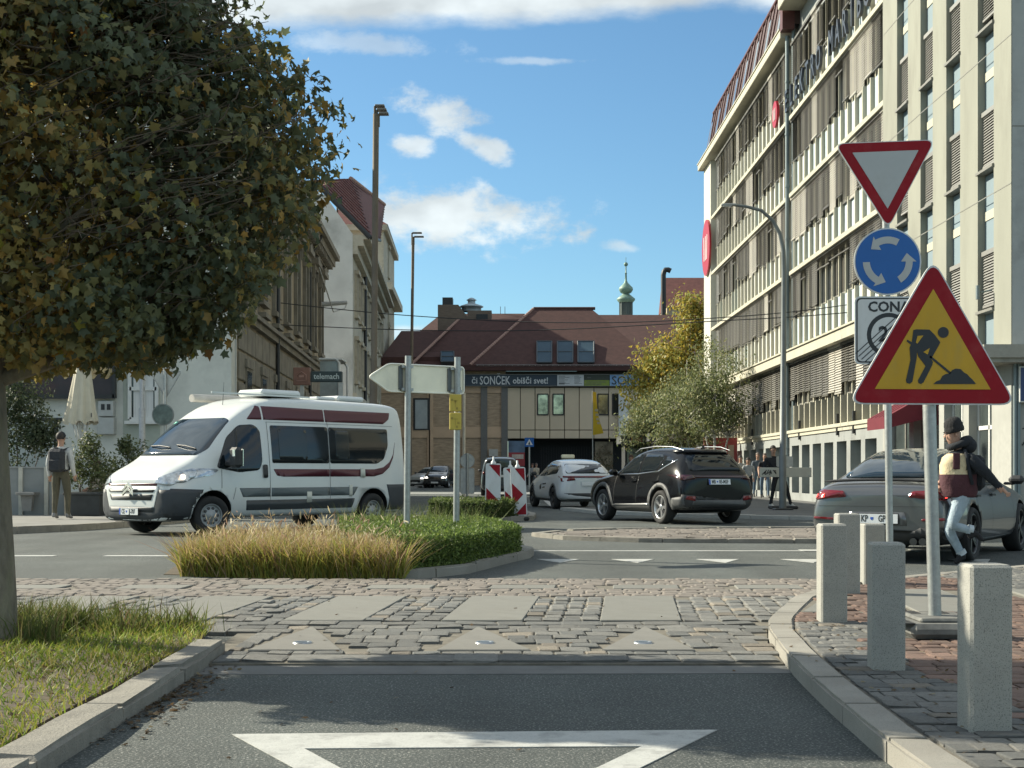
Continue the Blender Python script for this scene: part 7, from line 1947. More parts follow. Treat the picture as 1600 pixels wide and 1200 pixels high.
for nm, x, y, w, h, rz, lab in (('b', 1.862, 5.60, .166, .648, R(1.5), 'granite bollard nearest the viewer with its left face in the sun'), ('b', 1.925, 7.31, .166, .648, R(-4), 'granite bollard in front of the thin sign post'),
                                ('b', 2.165, 9.62, .176, .66, R(-1), 'granite bollard at the corner of the kerb on the pale slab'), ('b', 2.80, 11.88, .185, .665, R(-1), 'tall granite bollard behind the one on the pale slab'), ('b', 3.28, 12.95, .19, .54, R(1), 'short granite bollard furthest back under the number plate')):
    b = MB(); b.box((0, 0, h / 2 - .05), (w, w, h + .1), 0, bevel=.012)
    b.build('bollard', GRB, None, loc=(x, y, .092), rz=rz, label=lab, cat='bollard', group='granite bollards along the kerb')
def arrow_sign():
    T = thing('direction_sign', 'arrow shaped direction sign seen from behind on two grey posts in the hedge', 'direction sign', (0, 0, 0))
    p1 = Vector((-1.335, 18.0, .09)); p2 = Vector((-.725, 18.4, .09))
    z0, z1 = gz(612, 18), gz(569, 18)
    for p, top in ((p1, 556), (p2, 558)):
        b = MB(); b.cyl(p - Vector((0, 0, .1)), (p.x + .02, p.y, gz(top, p.y)), .041, n=14); b.build('post', GALV, T)
    dirv = (p2 - p1); dirv.z = 0; dirv.normalize()
    P = Matrix(((dirv.x, 0, dirv.y, p1.x), (dirv.y, 0, -dirv.x, p1.y + .07), (0, 1, 0, (z0 + z1) / 2), (0, 0, 0, 1)))
    hh = (z1 - z0) / 2; xl = -.53; xr = .84
    out = round_poly([(xl - .02, 0), (xl + .26, -hh), (xr, -hh), (xr, hh), (xl + .26, hh)], .05, 5)
    b = MB(); b.prism(out, -.012, .0, 0, P); b.build('panel', M('sign_back_cream', (.86, .83, .66), .5, .0, var=.10, scale=2.2, dirt=(.5, .5, .43), dirt_amt=.5, dirt_scale=2.0, translu=.0), T)
    b = MB(); pts = [P @ Vector((x, z, .008)) for x, z in out]; b.tube(pts, .012, 5, closed=True); b.build('rim', M('sign_rim', (.85, .84, .74), .4, .0, var=.04), T)
    b = MB()
    for x in (-.02, .70):
        for z in (-hh + .03, hh - .03): b.box((0, 0, 0), (.16, .035, .06), 0, mat=P @ Matrix.Translation((x, z, .03)))
    b.build('clamp', GALV, T)
    for x in (-.10, .62):
        b = MB(); b.box((0, 0, 0), (.055, hh * 1.7, .02), 0, mat=P @ Matrix.Translation((x, 0, .012))); b.build('rail', M('rail_grey', (.12, .135, .14), .5, .4), T)
    b = MB(); b.box((0, 0, 0), (.09, .045, .004), 0, mat=P @ Matrix.Translation((.75, -.11, .004))); b.box((0, 0, 0), (.075, .03, .004), 1, mat=P @ Matrix.Translation((.75, -.11, .006))); b.build('maker_label', [SBLK, M('label_grey', (.4, .4, .36), .6)], T)
    YB = M('yellow_plate', (.52, .40, .07), .55, var=.08, scale=3); YD = M('yellow_print', (.33, .25, .05), .6)
    for k in range(2):
        z = gz(630 + 28.5 * k, 18.4)
        b = MB(); b.box((p2.x - .005, p2.y - .06, z), (.155, .02, .222), 0, bevel=.008)
        for dx_, dz_ in ((-.045, .04), (.04, -.02) if k else (-.0, .02), (.02, -.07)): b.box((p2.x - .005 + dx_, p2.y - .0715, z + dz_), (.028, .003, .028), 1)
        b.box((p2.x - .005, p2.y - .0715, z - .01), (.004, .003, .09), 1); b.box((p2.x - .005, p2.y - .0715, z + .03), (.07, .003, .004), 1)
        b.build('route_plate', [YB, YD], T)
arrow_sign()
# tall lamp posts on the left
RUST = M('weathered_steel', (.14, .115, .085), .7, .3, var=.15, scale=2, dirt=(.09, .075, .06), dirt_amt=.6)
def mast(d, px0, px1, py_top, r, lab, n):
    T = thing('lamp_post', lab, 'lamp post', (gx(px0, d), d, 0)); s = d / F
    zt = gz(py_top, d); dx_ = gx(px1, d) - gx(px0, d)
    b = MB(); b.tube([(0, 0, 0), (dx_ * .62, 0, zt * .35), (dx_ * .62, 0, zt * .35 + .02), (dx_, 0, zt)], [r * 1.25, r * 1.25, r, r], 10); b.build('mast', RUST, T)
    for i in range(n):
        z = zt - .10 + (n - 1 - i) * 6 * s + .1; x = dx_ + (i - .6) * 3 * s
        b = MB(); b.cyl((x, 0, zt - .35), (x, 0, z), .035, n=6); b.box((x + 8 * s, 0, z), (15 * s, .28, .045), 1, bevel=.012); b.build('floodlight', [RUST, M('floodlight_grey', (.19, .185, .17), .5, .3)], T)
mast(38, 579, 587.5, 178, .082, 'tall rusty lamp mast with three flat floodlights behind the motorhome', 3)
mast(62, 637, 645.5, 370, .065, 'slimmer distant lamp mast with two floodlights above the arrow sign', 2)
def swan_lamp():
    d = 39.0; T = thing('lamp_post', 'grey swan neck street lamp in front of the office block', 'lamp post', (gx(1223, d), d, .07)); s = d / F
    X = lambda p: gx(p, d) - gx(1223, d)
    b = MB()
    b.tube([(0, 0, 0), (0, 0, 1.5), (0, 0, 1.52), (X(1225), 0, gz(430, d)), (X(1224), 0, gz(395, d)), (X(1219), 0, gz(370, d)), (X(1208), 0, gz(349, d)), (X(1190), 0, gz(333, d)), (X(1165), 0, gz(326.5, d)), (X(1148), 0, gz(324.5, d))], [.10, .10, .085, .07, .06, .055, .05, .045, .04, .035], 12)
    b.build('post', M('lamp_post_grey', (.15, .165, .165), .5, .4, var=.12, scale=3), T)
    b = MB(); b.box((X(1139), 0, gz(324, d)), (.42, .16, .06), 0, bevel=.02); b.box((X(1136), 0, gz(324, d) - .035), (.24, .12, .02), 1); b.build('lamp_head', [M('lamp_head_grey', (.3, .31, .3), .4, .4), SWHT], T)
    b = MB(); b.box((0, 0, .02), (.5, .5, .05), 0, bevel=.02); b.build('base_plate', BLK, T)
swan_lamp()
def small_pole(d, px, py_top, r, lab, z0=.11, name='pole', step=True, mat=GALV):
    T = thing(name, lab, 'pole', (gx(px, d), d, z0))
    zt = gz(py_top, d) - z0
    b = MB(); b.tube([(0, 0, 0), (0, 0, zt * .62), (0, 0, zt * .62 + .02), (0, 0, zt)], [r * (1.5 if step else 1), r * (1.5 if step else 1), r, r], 10); b.build('shaft', mat, T)
    return T
small_pole(36, 222, 540, .055, 'grey stepped steel pole in front of the cafe window')
def left_sign():
    d = 35.0; T = thing('traffic_sign', 'back of a triangular sign above a round mirror by the cafe window', 'traffic sign', (gx(258, d), d, .11)); s = d / F
    Z = lambda p: gz(p, d) - .11
    b = MB(); b.cyl((0, 0, 0), (0, 0, Z(566)), .038, n=10); b.build('post', GALV, T)
    e = thing('sign_triangle'); e.parent = T; e.location = (0, .06, Z(594))
    sheet(e, 'sign_back', rtri(.78, True, .07), 0, .015, GALVL)
    b = MB(); b.tube([(x, -.01, z) for x, z in rtri(.78, True, .07)], .014, 5, closed=True); b.build('rim', GALV, e)
    e = thing('mirror'); e.parent = T; e.location = (-.04, -.06, Z(648))
    sheet(e, 'mirror_rim', circ(.27), 0, .04, M('mirror_rim_grey', (.2, .21, .2), .5)); sheet(e, 'mirror_glass', circ(.245), -.012, 0, M('mirror_glass', (.10, .11, .11), .08, .4, var=.5, scale=6))
left_sign()
# beacons
def beacon():
    T = thing('beacon', 'x', 'traffic beacon', group='striped beacons at the island')
    w, h = .345, 1.22
    b = MB(); b.prism(round_poly([(-w / 2, .10), (w / 2, .10), (w / 2, h), (-w / 2, h)], .05), -.03, .03, 0, FACE_CAM); b.build('panel', SWHT, T)
    b = MB(); m = w / 2 - .022; y = .0345
    def st(poly, name='red_stripe'):
        q = MB(); q.prism(poly, .03, .034, 0, FACE_CAM); q.build(name, SRED, T)
    return T, st, m, h, w
RUBB = M('black_rubber', (.03, .03, .03), .85, var=.15)
for i, (px, d, lab, kind) in enumerate(((769.5, 31.9, 'leftmost striped beacon standing alone', 0), (801, 33.4, 'striped beacon partly hidden behind the arrow beacon', 0), (812.5, 32.5, 'beacon with a red arrowhead pointing right', 1))):
    T, st, m, h, w = beacon(); T['label'] = lab; T.location = (gx(px, d), d, .0 if i else .08); T.rotation_euler = (R(-2), R((1.0, -3.5, -2.5)[i]), R((0, -22, 3)[i]))
    a0, a1 = .13, h - .03
    def clip(poly): 
        return poly
    if kind == 0:
        for z in (a1, a1 - .52, a1 - 1.04):
            zt = [(-m, min(z, a1)), (-m, max(min(z - .0, a1), a0))]
            p = [(-m, z), (m, z - .30), (m, z - .56), (-m, z - .26)]
            if z == a1: p = [(-m + .05, a1), (m, a1), (m, a1 - .27)]
            p = [(x, min(max(q, a0), a1)) for x, q in p]
            if z < .3: p = [(-m, max(z, a0)), (-m + .16, a0), (-m, a0)]
            a = sum(p[k - 1][0] * p[k][1] - p[k][0] * p[k - 1][1] for k in range(len(p)))
            st(p if a > 0 else p[::-1])
    else:
        st([(-m + .08, a1), (m, a1 - .30), (m, a1)]); st([(-m, a1 - .33), (-m, a1 - .86), (m - .05, a1 - .60)]); st([(-m + .04, a0), (m, a0), (m, a0 + .26)])
    b = MB(); b.lathe([(.06, h - .01), (.055, h + .03), (.022, h + .07), (.020, h + .15), (0, h + .16)], n=12); b.build('handle', SWHT, T)
    b = MB(); b.box((0, .0, .03), (.40, .62, .09), 0, bevel=.03); b.box((0, 0, .085), (.2, .3, .05), 0, bevel=.02); b.build('rubber_foot', RUBB, T)
def island_sign():
    d = 50.0; T = thing('traffic_sign', 'back of a small round sign over a tall plate on the far island', 'traffic sign', (gx(730, d), d, 0)); s = d / F
    Z = lambda p: gz(p, d)
    b = MB(); b.cyl((0, 0, -.05), (0, 0, Z(708)), .04, n=10); b.build('post', GALV, T)
    sheet(T, 'round_sign', circ(.25, 28, 0, Z(720)), .05, .065, GALVL)
    sheet(T, 'plate_sign', round_poly([(-.245, Z(771)), (.245, Z(771)), (.245, Z(732)), (-.245, Z(732))], .06), .05, .065, GALVL)
    b = MB(); b.tube([(x, .045, z) for x, z in circ(.25, 28, 0, Z(720))], .012, 5, closed=True); b.tube([(x, .045, z) for x, z in round_poly([(-.245, Z(771)), (.245, Z(771)), (.245, Z(732)), (-.245, Z(732))], .06)], .012, 5, closed=True); b.build('rim', GALV, T)
    b = MB(); b.box((.10, .045, Z(720)), (.2, .01, .02), 0); b.box((.10, .045, Z(717.5)), (.2, .01, .02), 0); b.build('brace', GALV, T)
island_sign()
def crossing_sign():
    d = 92.0; T = thing('traffic_sign', 'blue square pedestrian crossing sign in front of the dark passage', 'traffic sign', (gx(827, d), d, 0)); Z = lambda p: gz(p, d); s = d / F
    b = MB(); b.cyl((0, 0, 0), (0, 0, Z(685)), .05, n=8); b.build('post', GALVL, T)
    w = 7.2 * s; zc = Z(691)
    sheet(T, 'blue_plate', [(-w, zc - w), (w, zc - w), (w, zc + w), (-w, zc + w)], -.08, -.06, SBLUE)
    sheet(T, 'white_triangle', [(-w * .75, zc - w * .6), (w * .75, zc - w * .6), (0, zc + w * .7)], -.085, -.08, SWHT)
    sheet(T, 'walking_figure', [(-w * .25, zc - w * .5), (w * .2, zc - w * .5), (w * .05, zc + w * .15), (-w * .05, zc + w * .15)], -.09, -.085, SBLK)
crossing_sign()
small_pole(58, 725, 614, .06, 'thin cream pole right behind the yellow route plates', 0, 'pole', False, M('pole_cream', (.6, .55, .45), .5))
def advert(d, x0, x1, y0, y1, mat, lab, txt=None, name='shop_sign', post=None, z0=.11, rim=None):
    T = thing(name, lab, 'sign', (gx((x0 + x1) / 2, d), d, z0)); w = (x1 - x0) / 2 * d / F; za, zb = gz(y1, d) - z0, gz(y0, d) - z0
    b = MB(); b.b2(-w, w, -.12, .12, za, zb, 0, .015); p = b.build('panel', [mat], T)
    b = MB()
    for x in post or (0,): b.b2(x * w - .06, x * w + .06, -.06, .06, 0, za)
    b.build('leg', GALVL, T)
    if txt:
        me = text_mesh(txt, (zb - za) * .74, M('sign_letters', (.55, .6, .58), .5), .004, .004, sx=.9); wd = max(v.co.x for v in me.vertices) * 2
        if wd > w * 1.85: me.transform(Matrix.Diagonal((w * 1.7 / wd, 1, 1, 1)))
        me.transform(FACE_CAM); link('lettering', me, p, loc=(0, -.125, (za + zb) / 2))
    return T, w, za, zb
advert(46, 487, 535, 580.5, 597, M('telemach_dark', (.03, .05, .052), .4), 'dark shop sign reading telemach above the motorhome roof', 'telemach', post=(.92,))
T, w, za, zb = advert(46, 459, 485, 574.5, 602, M('sign_brown', (.24, .12, .085), .5), 'small brown square sign with a house outline beside the dark telemach one')
b = MB(); m_ = (za + zb) / 2; hw = w * .55
b.tube([(-hw, -.125, m_ - hw), (-hw, -.125, m_ + hw * .3), (0, -.125, m_ + hw), (hw, -.125, m_ + hw * .3), (hw, -.125, m_ - hw)], .014, 4, closed=True); b.b2(-hw * .5, hw * .5, -.13, -.12, m_ - .03, m_ + .03); b.build('house_outline', M('outline_rose', (.42, .24, .19), .5), T)
T = thing('bus_shelter', 'white framed shelter end standing behind the telemach sign', 'shelter', (gx(530, 50), 50, .11))
b = MB(); s = 50 / F; b.tube([(0, 0, 0), (0, 0, gz(572, 50)), (-.12, 0, gz(566, 50)), (-.7, 0, gz(566, 50))], .05, 6); b.tube([(.12, 1.5, 0), (.12, 1.5, gz(574, 50)), (0, 1.5, gz(567, 50)), (-.7, 1.5, gz(567, 50))], .05, 6); b.build('frame', FRAMEW, T)
b = MB(); b.b2(-.7, .1, 0, 1.5, gz(567, 50), gz(565, 50)); b.build('roof', M('shelter_white', (.6, .62, .6), .5), T)
b = MB(); b.b2(-.68, -.04, .02, .05, .3, gz(569, 50)); b.build('glass_panel', M('shelter_pane', (.3, .33, .32), .1, var=.1), T)
# closed parasol
def parasol():
    d = 34.0; s = d / F; T = thing('parasol', 'closed beige parasol tied up in front of the flame-painted fascia', 'parasol', (gx(126, d), d, .11))
    n = 48; V = []; rings = [(553, 9, 0), (575, 12, .14), (610, 18, .25), (640, 23, .32), (655, 27, .36), (661, 27.5, .38)]
    b = MB(); prof = []
    for py, r, am in rings:
        z = gz(py, d) - .11
        for k in range(n):
            t = 2 * math.pi * k / n; f = 1 - am * (.5 + .5 * math.cos(8 * t + .4)) * .8; rr_ = r * s * f
            prof.append((rr_ * math.cos(t) + (660 - py) * s * .04, rr_ * math.sin(t), z + (.05 * math.sin(8 * t) if py > 655 else 0)))
    f = [(i * n + k, i * n + (k + 1) % n, (i + 1) * n + (k + 1) % n, (i + 1) * n + k) for i in range(len(rings) - 1) for k in range(n)]
    b.add(prof, f, 0, True); b.build('canopy', M('parasol_canvas', (.50, .46, .36), .9, var=.06, scale=4, dirt=(.34, .32, .25), dirt_amt=.4), T)
    b = MB(); b.cyl((0, 0, 0), (0, 0, gz(560, d)), .035, n=8); b.build('pole', FRAMEW, T)
    b = MB()
    for k in range(8):
        t = k * .785; b.cyl((.06 * math.cos(t), .06 * math.sin(t), gz(690, d) - .11), (.22 * math.cos(t), .22 * math.sin(t), gz(655, d) - .11), .014, n=5)
    b.build('rib', FRAMEW, T)
    b = MB(); b.box((.32, -.22, gz(649, d) - .11), (.02, .012, .10), 0, rz=.4); b.build('print', BLK, T)
parasol()
for px, d, lab, w_ in ((134, 32.5, 'square dark planter with the laurel under the parasol', .8), (192, 33.5, 'square dark planter behind the motorhome nose', 1.0)):
    b = MB(); b.box((0, 0, .27), (w_, .6, .54), 0, bevel=.02); b.box((0, 0, .50), (w_ + .06, .66, .06), 0, bevel=.015)
    b.build('planter', M('planter_dark', (.032, .036, .036), .7, var=.15), None, loc=(gx(px, d), d, .11), label=lab, cat='planter', group='planted tubs by the cafe')
def low_wall():
    d = 33.0; T = thing('screen_wall', 'low grey panel wall with pale posts behind the walking person', 'wall', (0, 0, 0)); Z = lambda p: gz(p, d)
    for p0, p1 in ((-60, 30), (36, 71), (76, 100)):
        b = MB(); b.b2(gx(p0, d), gx(p1, d), d, d + .1, .1, Z(731)); b.build('panel', M('wall_panel_grey', (.24, .255, .25), .85, var=.15, scale=2, dirt=(.15, .16, .155), dirt_amt=.6, dirt_scale=2), T)
    for p in (33, 73):
        b = MB(); b.b2(gx(p - 3.2, d), gx(p + 3.2, d), d - .05, d + .12, .1, Z(730)); b.build('post', M('wall_post_pale', (.45, .44, .38), .8), T)
    b = MB(); b.b2(gx(-60, d), gx(100, d), d - .03, d + .13, Z(731), Z(729)); b.build('capping', M('wall_cap', (.3, .31, .3), .8), T)
    T = thing('bench', 'small grey slab bench fixed to the low panel wall', 'bench', (gx(49, d), d - .25, .11))
    b = MB(); b.box((0, 0, Z(771) - .11), (.42, .4, .07), 0, bevel=.01); b.build('seat', M('bench_grey', (.2, .2, .19), .8), T)
    b = MB(); b.prism([(-.1, .1), (.1, .1), (.14, Z(771) - .14), (-.14, Z(771) - .14)], -.08, .08, 0, FACE_CAM); b.build('leg', M('bench_grey', (.2, .2, .19), .8), T)
low_wall()
# kiosks beyond the black SUV
def kiosk(d, x0, x1, ytop, lab, lit):
    T = thing('kiosk', lab, 'kiosk', (gx(x0, d), d, .07)); W = (x1 - x0) * d / F; zt = gz(ytop, d) - .07
    b = MB(); b.b2(.1, W - .1, .2, 2.4, 0, zt - .35); b.build('wall', M('kiosk_dark', (.025, .028, .03), .6, var=.2), T)
    b = MB(); b.b2(-.15, W + .1, -.5, 2.6, zt - .38, zt); b.build('roof', M('kiosk_roof', (.06, .065, .062), .7), T)
    n = int(W / .16); cols = [M('tile_print_%d' % i, c, .5) for i, c in enumerate(((.45, .45, .42), (.42, .32, .25), (.40, .10, .09), (.30, .33, .32)))]
    b = MB()
    for i in range(n):
        b.b2(W * .25 + i * W * .7 / n, W * .25 + i * W * .7 / n + W * .5 / n, -.515, -.5, zt - .30, zt - .08, rnd.choice((0, 0, 3, 1, 2)))
    b.build('picture_strip', cols, T)
    b = MB(); b.b2(.2, W - .2, .14, .2, .6, zt - .6, 0); b.b2(.3, W * .45, .12, .14, .75, 1.6, 1); b.b2(W * .5, W - .3, .12, .14, 1.0, 1.7, 2); b.build('poster_window', [GLASS, M('poster_dim', (.08, .09, .09), .5, var=.5, scale=4), M('poster_dim_red', (.15, .03, .03), .5, var=.5, scale=4)], T)
kiosk(68, 1018, 1092, 677, 'black kiosk with a strip of pictures along its roof edge', 1)
kiosk(70, 974, 1016, 681, 'narrower black kiosk left of the one with pictures', 0)
T = thing('billboard', 'red printed hoarding beneath the birches', 'billboard', (gx(1126, 66), 66, .07))
b = MB(); w = 26 * 66 / F; b.b2(-w, w, 0, .12, .5, gz(684, 66) - .07, 0); b.b2(-w * .5, w * .35, -.01, 0, 1.75, 1.95, 1); b.b2(w * .45, w * .8, -.01, 0, 1.2, 2.3, 2); b.build('panel', [M('hoarding_red', (.30, .04, .045), .5, var=.2, scale=1.5), M('hoarding_print', (.36, .2, .19), .6), M('hoarding_beige', (.38, .3, .25), .6)], T)
for s_ in (-.8, .8):
    b = MB(); b.b2(s_ * w - .05, s_ * w + .05, .02, .1, 0, .5); b.build('leg', DARKM, T)
# direction board and square sign seen from behind, in front of the walkers
def board():
    d = 39.7; T = thing('direction_board', 'long white board seen from behind with graffiti at its left end', 'sign board', (gx(1224, d), d, .07)); Z = lambda p: gz(p, d) - .07; s = d / F
    b = MB(); b.b2(gx(1187, d) - gx(1224, d), gx(1268, d) - gx(1224, d), -.02, .02, Z(745.5), Z(730.5), 0, .01); p = b.build('panel', M('board_cream', (.50, .48, .40), .6, var=.08, scale=3), T)
    b = MB(); rr = random.Random(2); x0 = gx(1190, d) - gx(1224, d)
    for k in range(4):
        pts = [(x0 + (5 * k + rr.uniform(0, 8)) * s, -.024, Z(738) + rr.uniform(-.07, .07)) for _ in range(6)]; b.tube(pts, .012, 4)
    b.build('graffiti', BLK, p)
    b = MB(); b.b2(gx(1262, d) - gx(1224, d), gx(1266, d) - gx(1224, d), -.025, -.02, Z(744.5), Z(742.5)); b.build('maker_label', _mats['label_grey'], p)
    sheet(T, 'square_sign', round_poly([(gx(1213, d) - gx(1224, d), Z(729.5)), (gx(1239, d) - gx(1224, d), Z(729.5)), (gx(1239, d) - gx(1224, d), Z(713)), (gx(1213, d) - gx(1224, d), Z(713))], .05), -.02, .0, GALVL)
    b = MB(); b.cyl((.0, .05, 0), (.0, .05, Z(714)), .04, n=8); b.build('post', GALV, T)
    b = MB(); b.box((.05, .3, .04), (.75, .6, .09), 0, bevel=.03); b.build('rubber_foot', RUBB, T)
board()
def flag():
    d = 96.0; T = thing('feather_flag', 'yellow feather flag in front of the panelled facade', 'flag', (gx(926.5, d), d, 0)); s = d / F; Z = lambda p: gz(p, d)
    b = MB(); b.cyl((0, 0, 0), (-.05, 0, Z(611)), .035, .02, n=6); b.build('pole', GALVL, T)
    L = [(612, .5), (630, .2), (650, .6), (668, .8), (680, .6)]; Rr = [(613, 5), (622, 5.5), (640, 7), (655, 9.5), (668, 14), (677, 16.5)]
    b = MB(); top = [(x * s, Z(y)) for y, x in Rr]; lf = [(x * s * 0, Z(y)) for y, x in L][::-1]
    poly = lf + top; a = sum(poly[k - 1][0] * poly[k][1] - poly[k][0] * poly[k - 1][1] for k in range(len(poly)))
    b.prism(poly if a > 0 else poly[::-1], -.02, .02, 0, FACE_CAM); f_ = b.build('cloth', M('flag_yellow', (.62, .44, .03), .8, var=.06, scale=2, translu=.3), T)
    me = text_mesh('PIVO', .62, M('flag_print', (.40, .34, .2), .8), .004, .0); me.transform(Matrix.Rotation(R(-72), 4, 'Z')); me.transform(FACE_CAM); 
    b = MB()
    for i, q in enumerate((641, 648, 655, 661)): b.box((5.5 * s + i * .05, -.03, Z(q)), (.22, .01, .16), 0)
    b.build('print', M('flag_print', (.45, .40, .22), .8), f_)
flag()
# overhead cables
CAB = M('cable_black', (.02, .021, .022), .6, var=0)
def cable(pts, lab, r=.016):
    v = [at(px, py, d) for px, py, d in pts]
    sm = []
    for i in range(len(v) - 1):
        p0, p1, p2, p3 = v[max(i - 1, 0)], v[i], v[i + 1], v[min(i + 2, len(v) - 1)]
        for k in range(6):
            t = k / 6; sm.append(.5 * ((2 * p1) + (p2 - p0) * t + (2 * p0 - 5 * p1 + 4 * p2 - p3) * t * t + (3 * p1 - p0 - 3 * p2 + p3) * t ** 3))
    sm.append(v[-1])
    b = MB(); b.tube(sm, r, 5); b.build('overhead_cable', CAB, None, label=lab, cat='cable', group='cables across the street')
cable([(435, 473, 50), (600, 490, 50), (760, 500.5, 50), (880, 504, 49), (1000, 503, 48), (1130, 496, 47), (1240, 487, 46), (1340, 474, 45), (1420, 462, 40), (1560, 437, 30.5)], 'upper black cable sagging across the street')
cable([(430, 507, 50), (600, 514.5, 50), (760, 517, 49), (880, 514.5, 48), (1000, 508.5, 47), (1130, 501, 46), (1240, 495, 45), (1340, 487, 45)], 'lower black cable sagging across the street')
# ------------------------------------------------------------------ people
SKIN = M('skin', (.40, .235, .165), .6, var=.06, scale=12)
def person_mesh(J, E_, mats, group_of, levels=2):
    """J: joint -> (x,y,z,rx[,ry]); E_: edges; one skinned surface, coloured by the nearest bone"""
    names = list(J); idx = {n: i for i, n in enumerate(names)}
    me = bpy.data.meshes.new('person')
    me.from_pydata([J[n][:3] for n in names], [(idx[a], idx[c]) for a, c in E_], [])
    o = bpy.data.objects.new('person', me); COL.objects.link(o)
    m = o.modifiers.new('k', 'SKIN'); m.use_smooth_shade = True; m.branch_smoothing = .4
    for i, n in enumerate(names):
        sv_ = me.skin_vertices[0].data[i]; r = J[n][3]; sv_.radius = (r, J[n][4] if len(J[n]) > 4 else r); sv_.use_root = (n == 'pelvis')
    s = o.modifiers.new('s', 'SUBSURF'); s.levels = levels; s.render_levels = levels
    r = baked(o)
    r.materials.clear()
    for m_ in mats: r.materials.append(m_)
    seg = [(Vector(J[a][:3]), Vector(J[c][:3]), a, c) for a, c in E_]
    for p in r.polygons:
        c = p.center; best = None
        for a, e, na, nc in seg:
            ab = e - a; t = max(0, min(1, (c - a).dot(ab) / max(ab.length_squared, 1e-9))); dd = (a + ab * t - c).length
            if best is None or dd < best[0]: best = (dd, na, nc, t)
        p.material_index = group_of(best[1], best[2], best[3], c); p.use_smooth = True
    return r
EDG = [('pelvis', 'waist'), ('waist', 'chest'), ('chest', 'neck0'), ('neck0', 'neck'), ('neck', 'jaw'), ('jaw', 'skull'), ('skull', 'crown')]
for s_ in 'LR':
    EDG += [('chest', 'sh' + s_), ('sh' + s_, 'el' + s_), ('el' + s_, 'wr' + s_), ('wr' + s_, 'palm' + s_), ('pelvis', 'hip' + s_), ('hip' + s_, 'kn' + s_), ('kn' + s_, 'an' + s_), ('an' + s_, 'heel' + s_), ('an' + s_, 'ball' + s_), ('ball' + s_, 'toe' + s_)]
    EDG += [('wr' + s_, 'th' + s_)] + [('palm' + s_, 'f%d%s' % (k, s_)) for k in range(4)]
def figure(pose, bulk=1.0, coat=1.0, legw=1.0):
    """pose gives joint places; hands and feet are filled in"""
    J = {}
    rad = dict(pelvis=(.155, .12), waist=(.145, .11), chest=(.165, .125), neck0=(.075,), neck=(.055,), jaw=(.072, .082), skull=(.078, .098), crown=(.052, .06))
    for k, r in rad.items(): J[k] = (*pose[k], *[q * (bulk if k in ('waist', 'chest', 'pelvis') else 1) for q in r])
    for s_ in 'LR':
        for k, r in (('sh', .078 * coat), ('el', .054 * coat), ('wr', .036 * coat)): J[k + s_] = (*pose[k + s_], r)
        for k, r in (('hip', .098 * legw), ('kn', .066 * legw), ('an', .047 * legw)): J[k + s_] = (*pose[k + s_], r)
        w, e = Vector(pose['wr' + s_]), Vector(pose['el' + s_]); d = (w - e).normalized(); side = d.cross(Vector((0, 1, .2))).normalized()
        if side.length < .5: side = Vector((1, 0, 0))
        pm = w + d * .075; J['palm' + s_] = (*pm, .030, .018)
        cl = d.cross(side)
        for k in range(4): q = pm + d * (.062 + (.012 if k in (1, 2) else 0)) + side * (-.027 + .018 * k) + cl * .018; J['f%d%s' % (k, s_)] = (*q, .0085)
        q = w + d * .055 + side * -.045 + cl * .02; J['th' + s_] = (*q, .010)
        a = Vector(pose['an' + s_]); t = Vector(pose['toe' + s_]); fd = (t - a); 
        J['heel' + s_] = (*(a + Vector((-fd.x * .28, -fd.y * .28, (t.z - a.z) * .85))), .038)
        J['ball' + s_] = (*(a + fd * .66 + Vector((0, 0, -.012))), .044, .034); J['toe' + s_] = (*t, .034, .026)
    return J
def std_pose(stride=.25, swing=.2, H=1.75, lean=0.0, wide=.10):
    """walking towards local -y"""
    k = H / 1.75
    P = dict(pelvis=(0, 0, .94), waist=(0, -.005 - lean * .3, 1.10), chest=(0, -.01 - lean, 1.31), neck0=(0, .005 - lean, 1.44), neck=(0, 0 - lean, 1.50), jaw=(0, -.025 - lean, 1.565), skull=(0, -.01 - lean, 1.645), crown=(0, .0 - lean, 1.71))
    for s_, sg in (('L', 1), ('R', -1)):
        st = stride * sg; sw = -swing * sg
        P['sh' + s_] = (.185 * sg, -lean, 1.395); P['el' + s_] = (.245 * sg, -lean + sw * -.4 + .03, 1.12); P['wr' + s_] = (.25 * sg, -lean + sw * -1.0 - .04, .89)
        P['hip' + s_] = (wide * sg, 0, .90); P['kn' + s_] = (wide * 1.1 * sg, -st * .55 - .04, .50 + abs(st) * .02)
        P['an' + s_] = (wide * 1.1 * sg, -st, .085 + (.04 if st < 0 else 0)); P['toe' + s_] = (wide * 1.25 * sg, -st - .19, .03)
    return {a: (x * k, y * k, z * k) for a, (x, y, z) in P.items()}
def hair_cap(head, jaw, mat, parent, name='hair', full=.0, back=.02, grow=1.0):
    b = MB(); n = 14; c = Vector(head); v = []; f = []
    m = 7
    for i in range(m + 1):
        a = math.pi / 2 - (math.pi * (.52 + full)) * i / m
        for k in range(n):
            t = 2 * math.pi * k / n
            lo = a if math.sin(t) > -.35 else max(a, .18)
            v.append((c.x + .092 * grow * math.cos(lo) * math.cos(t), c.y + back + .112 * grow * math.cos(lo) * math.sin(t), c.z + .02 + .108 * grow * math.sin(lo)))
    for i in range(m):
        for k in range(n): f.append((i * n + k, (i + 1) * n + k, (i + 1) * n + (k + 1) % n, i * n + (k + 1) % n))
    b.add(v, f, 0, True); return b.build(name, mat, parent)
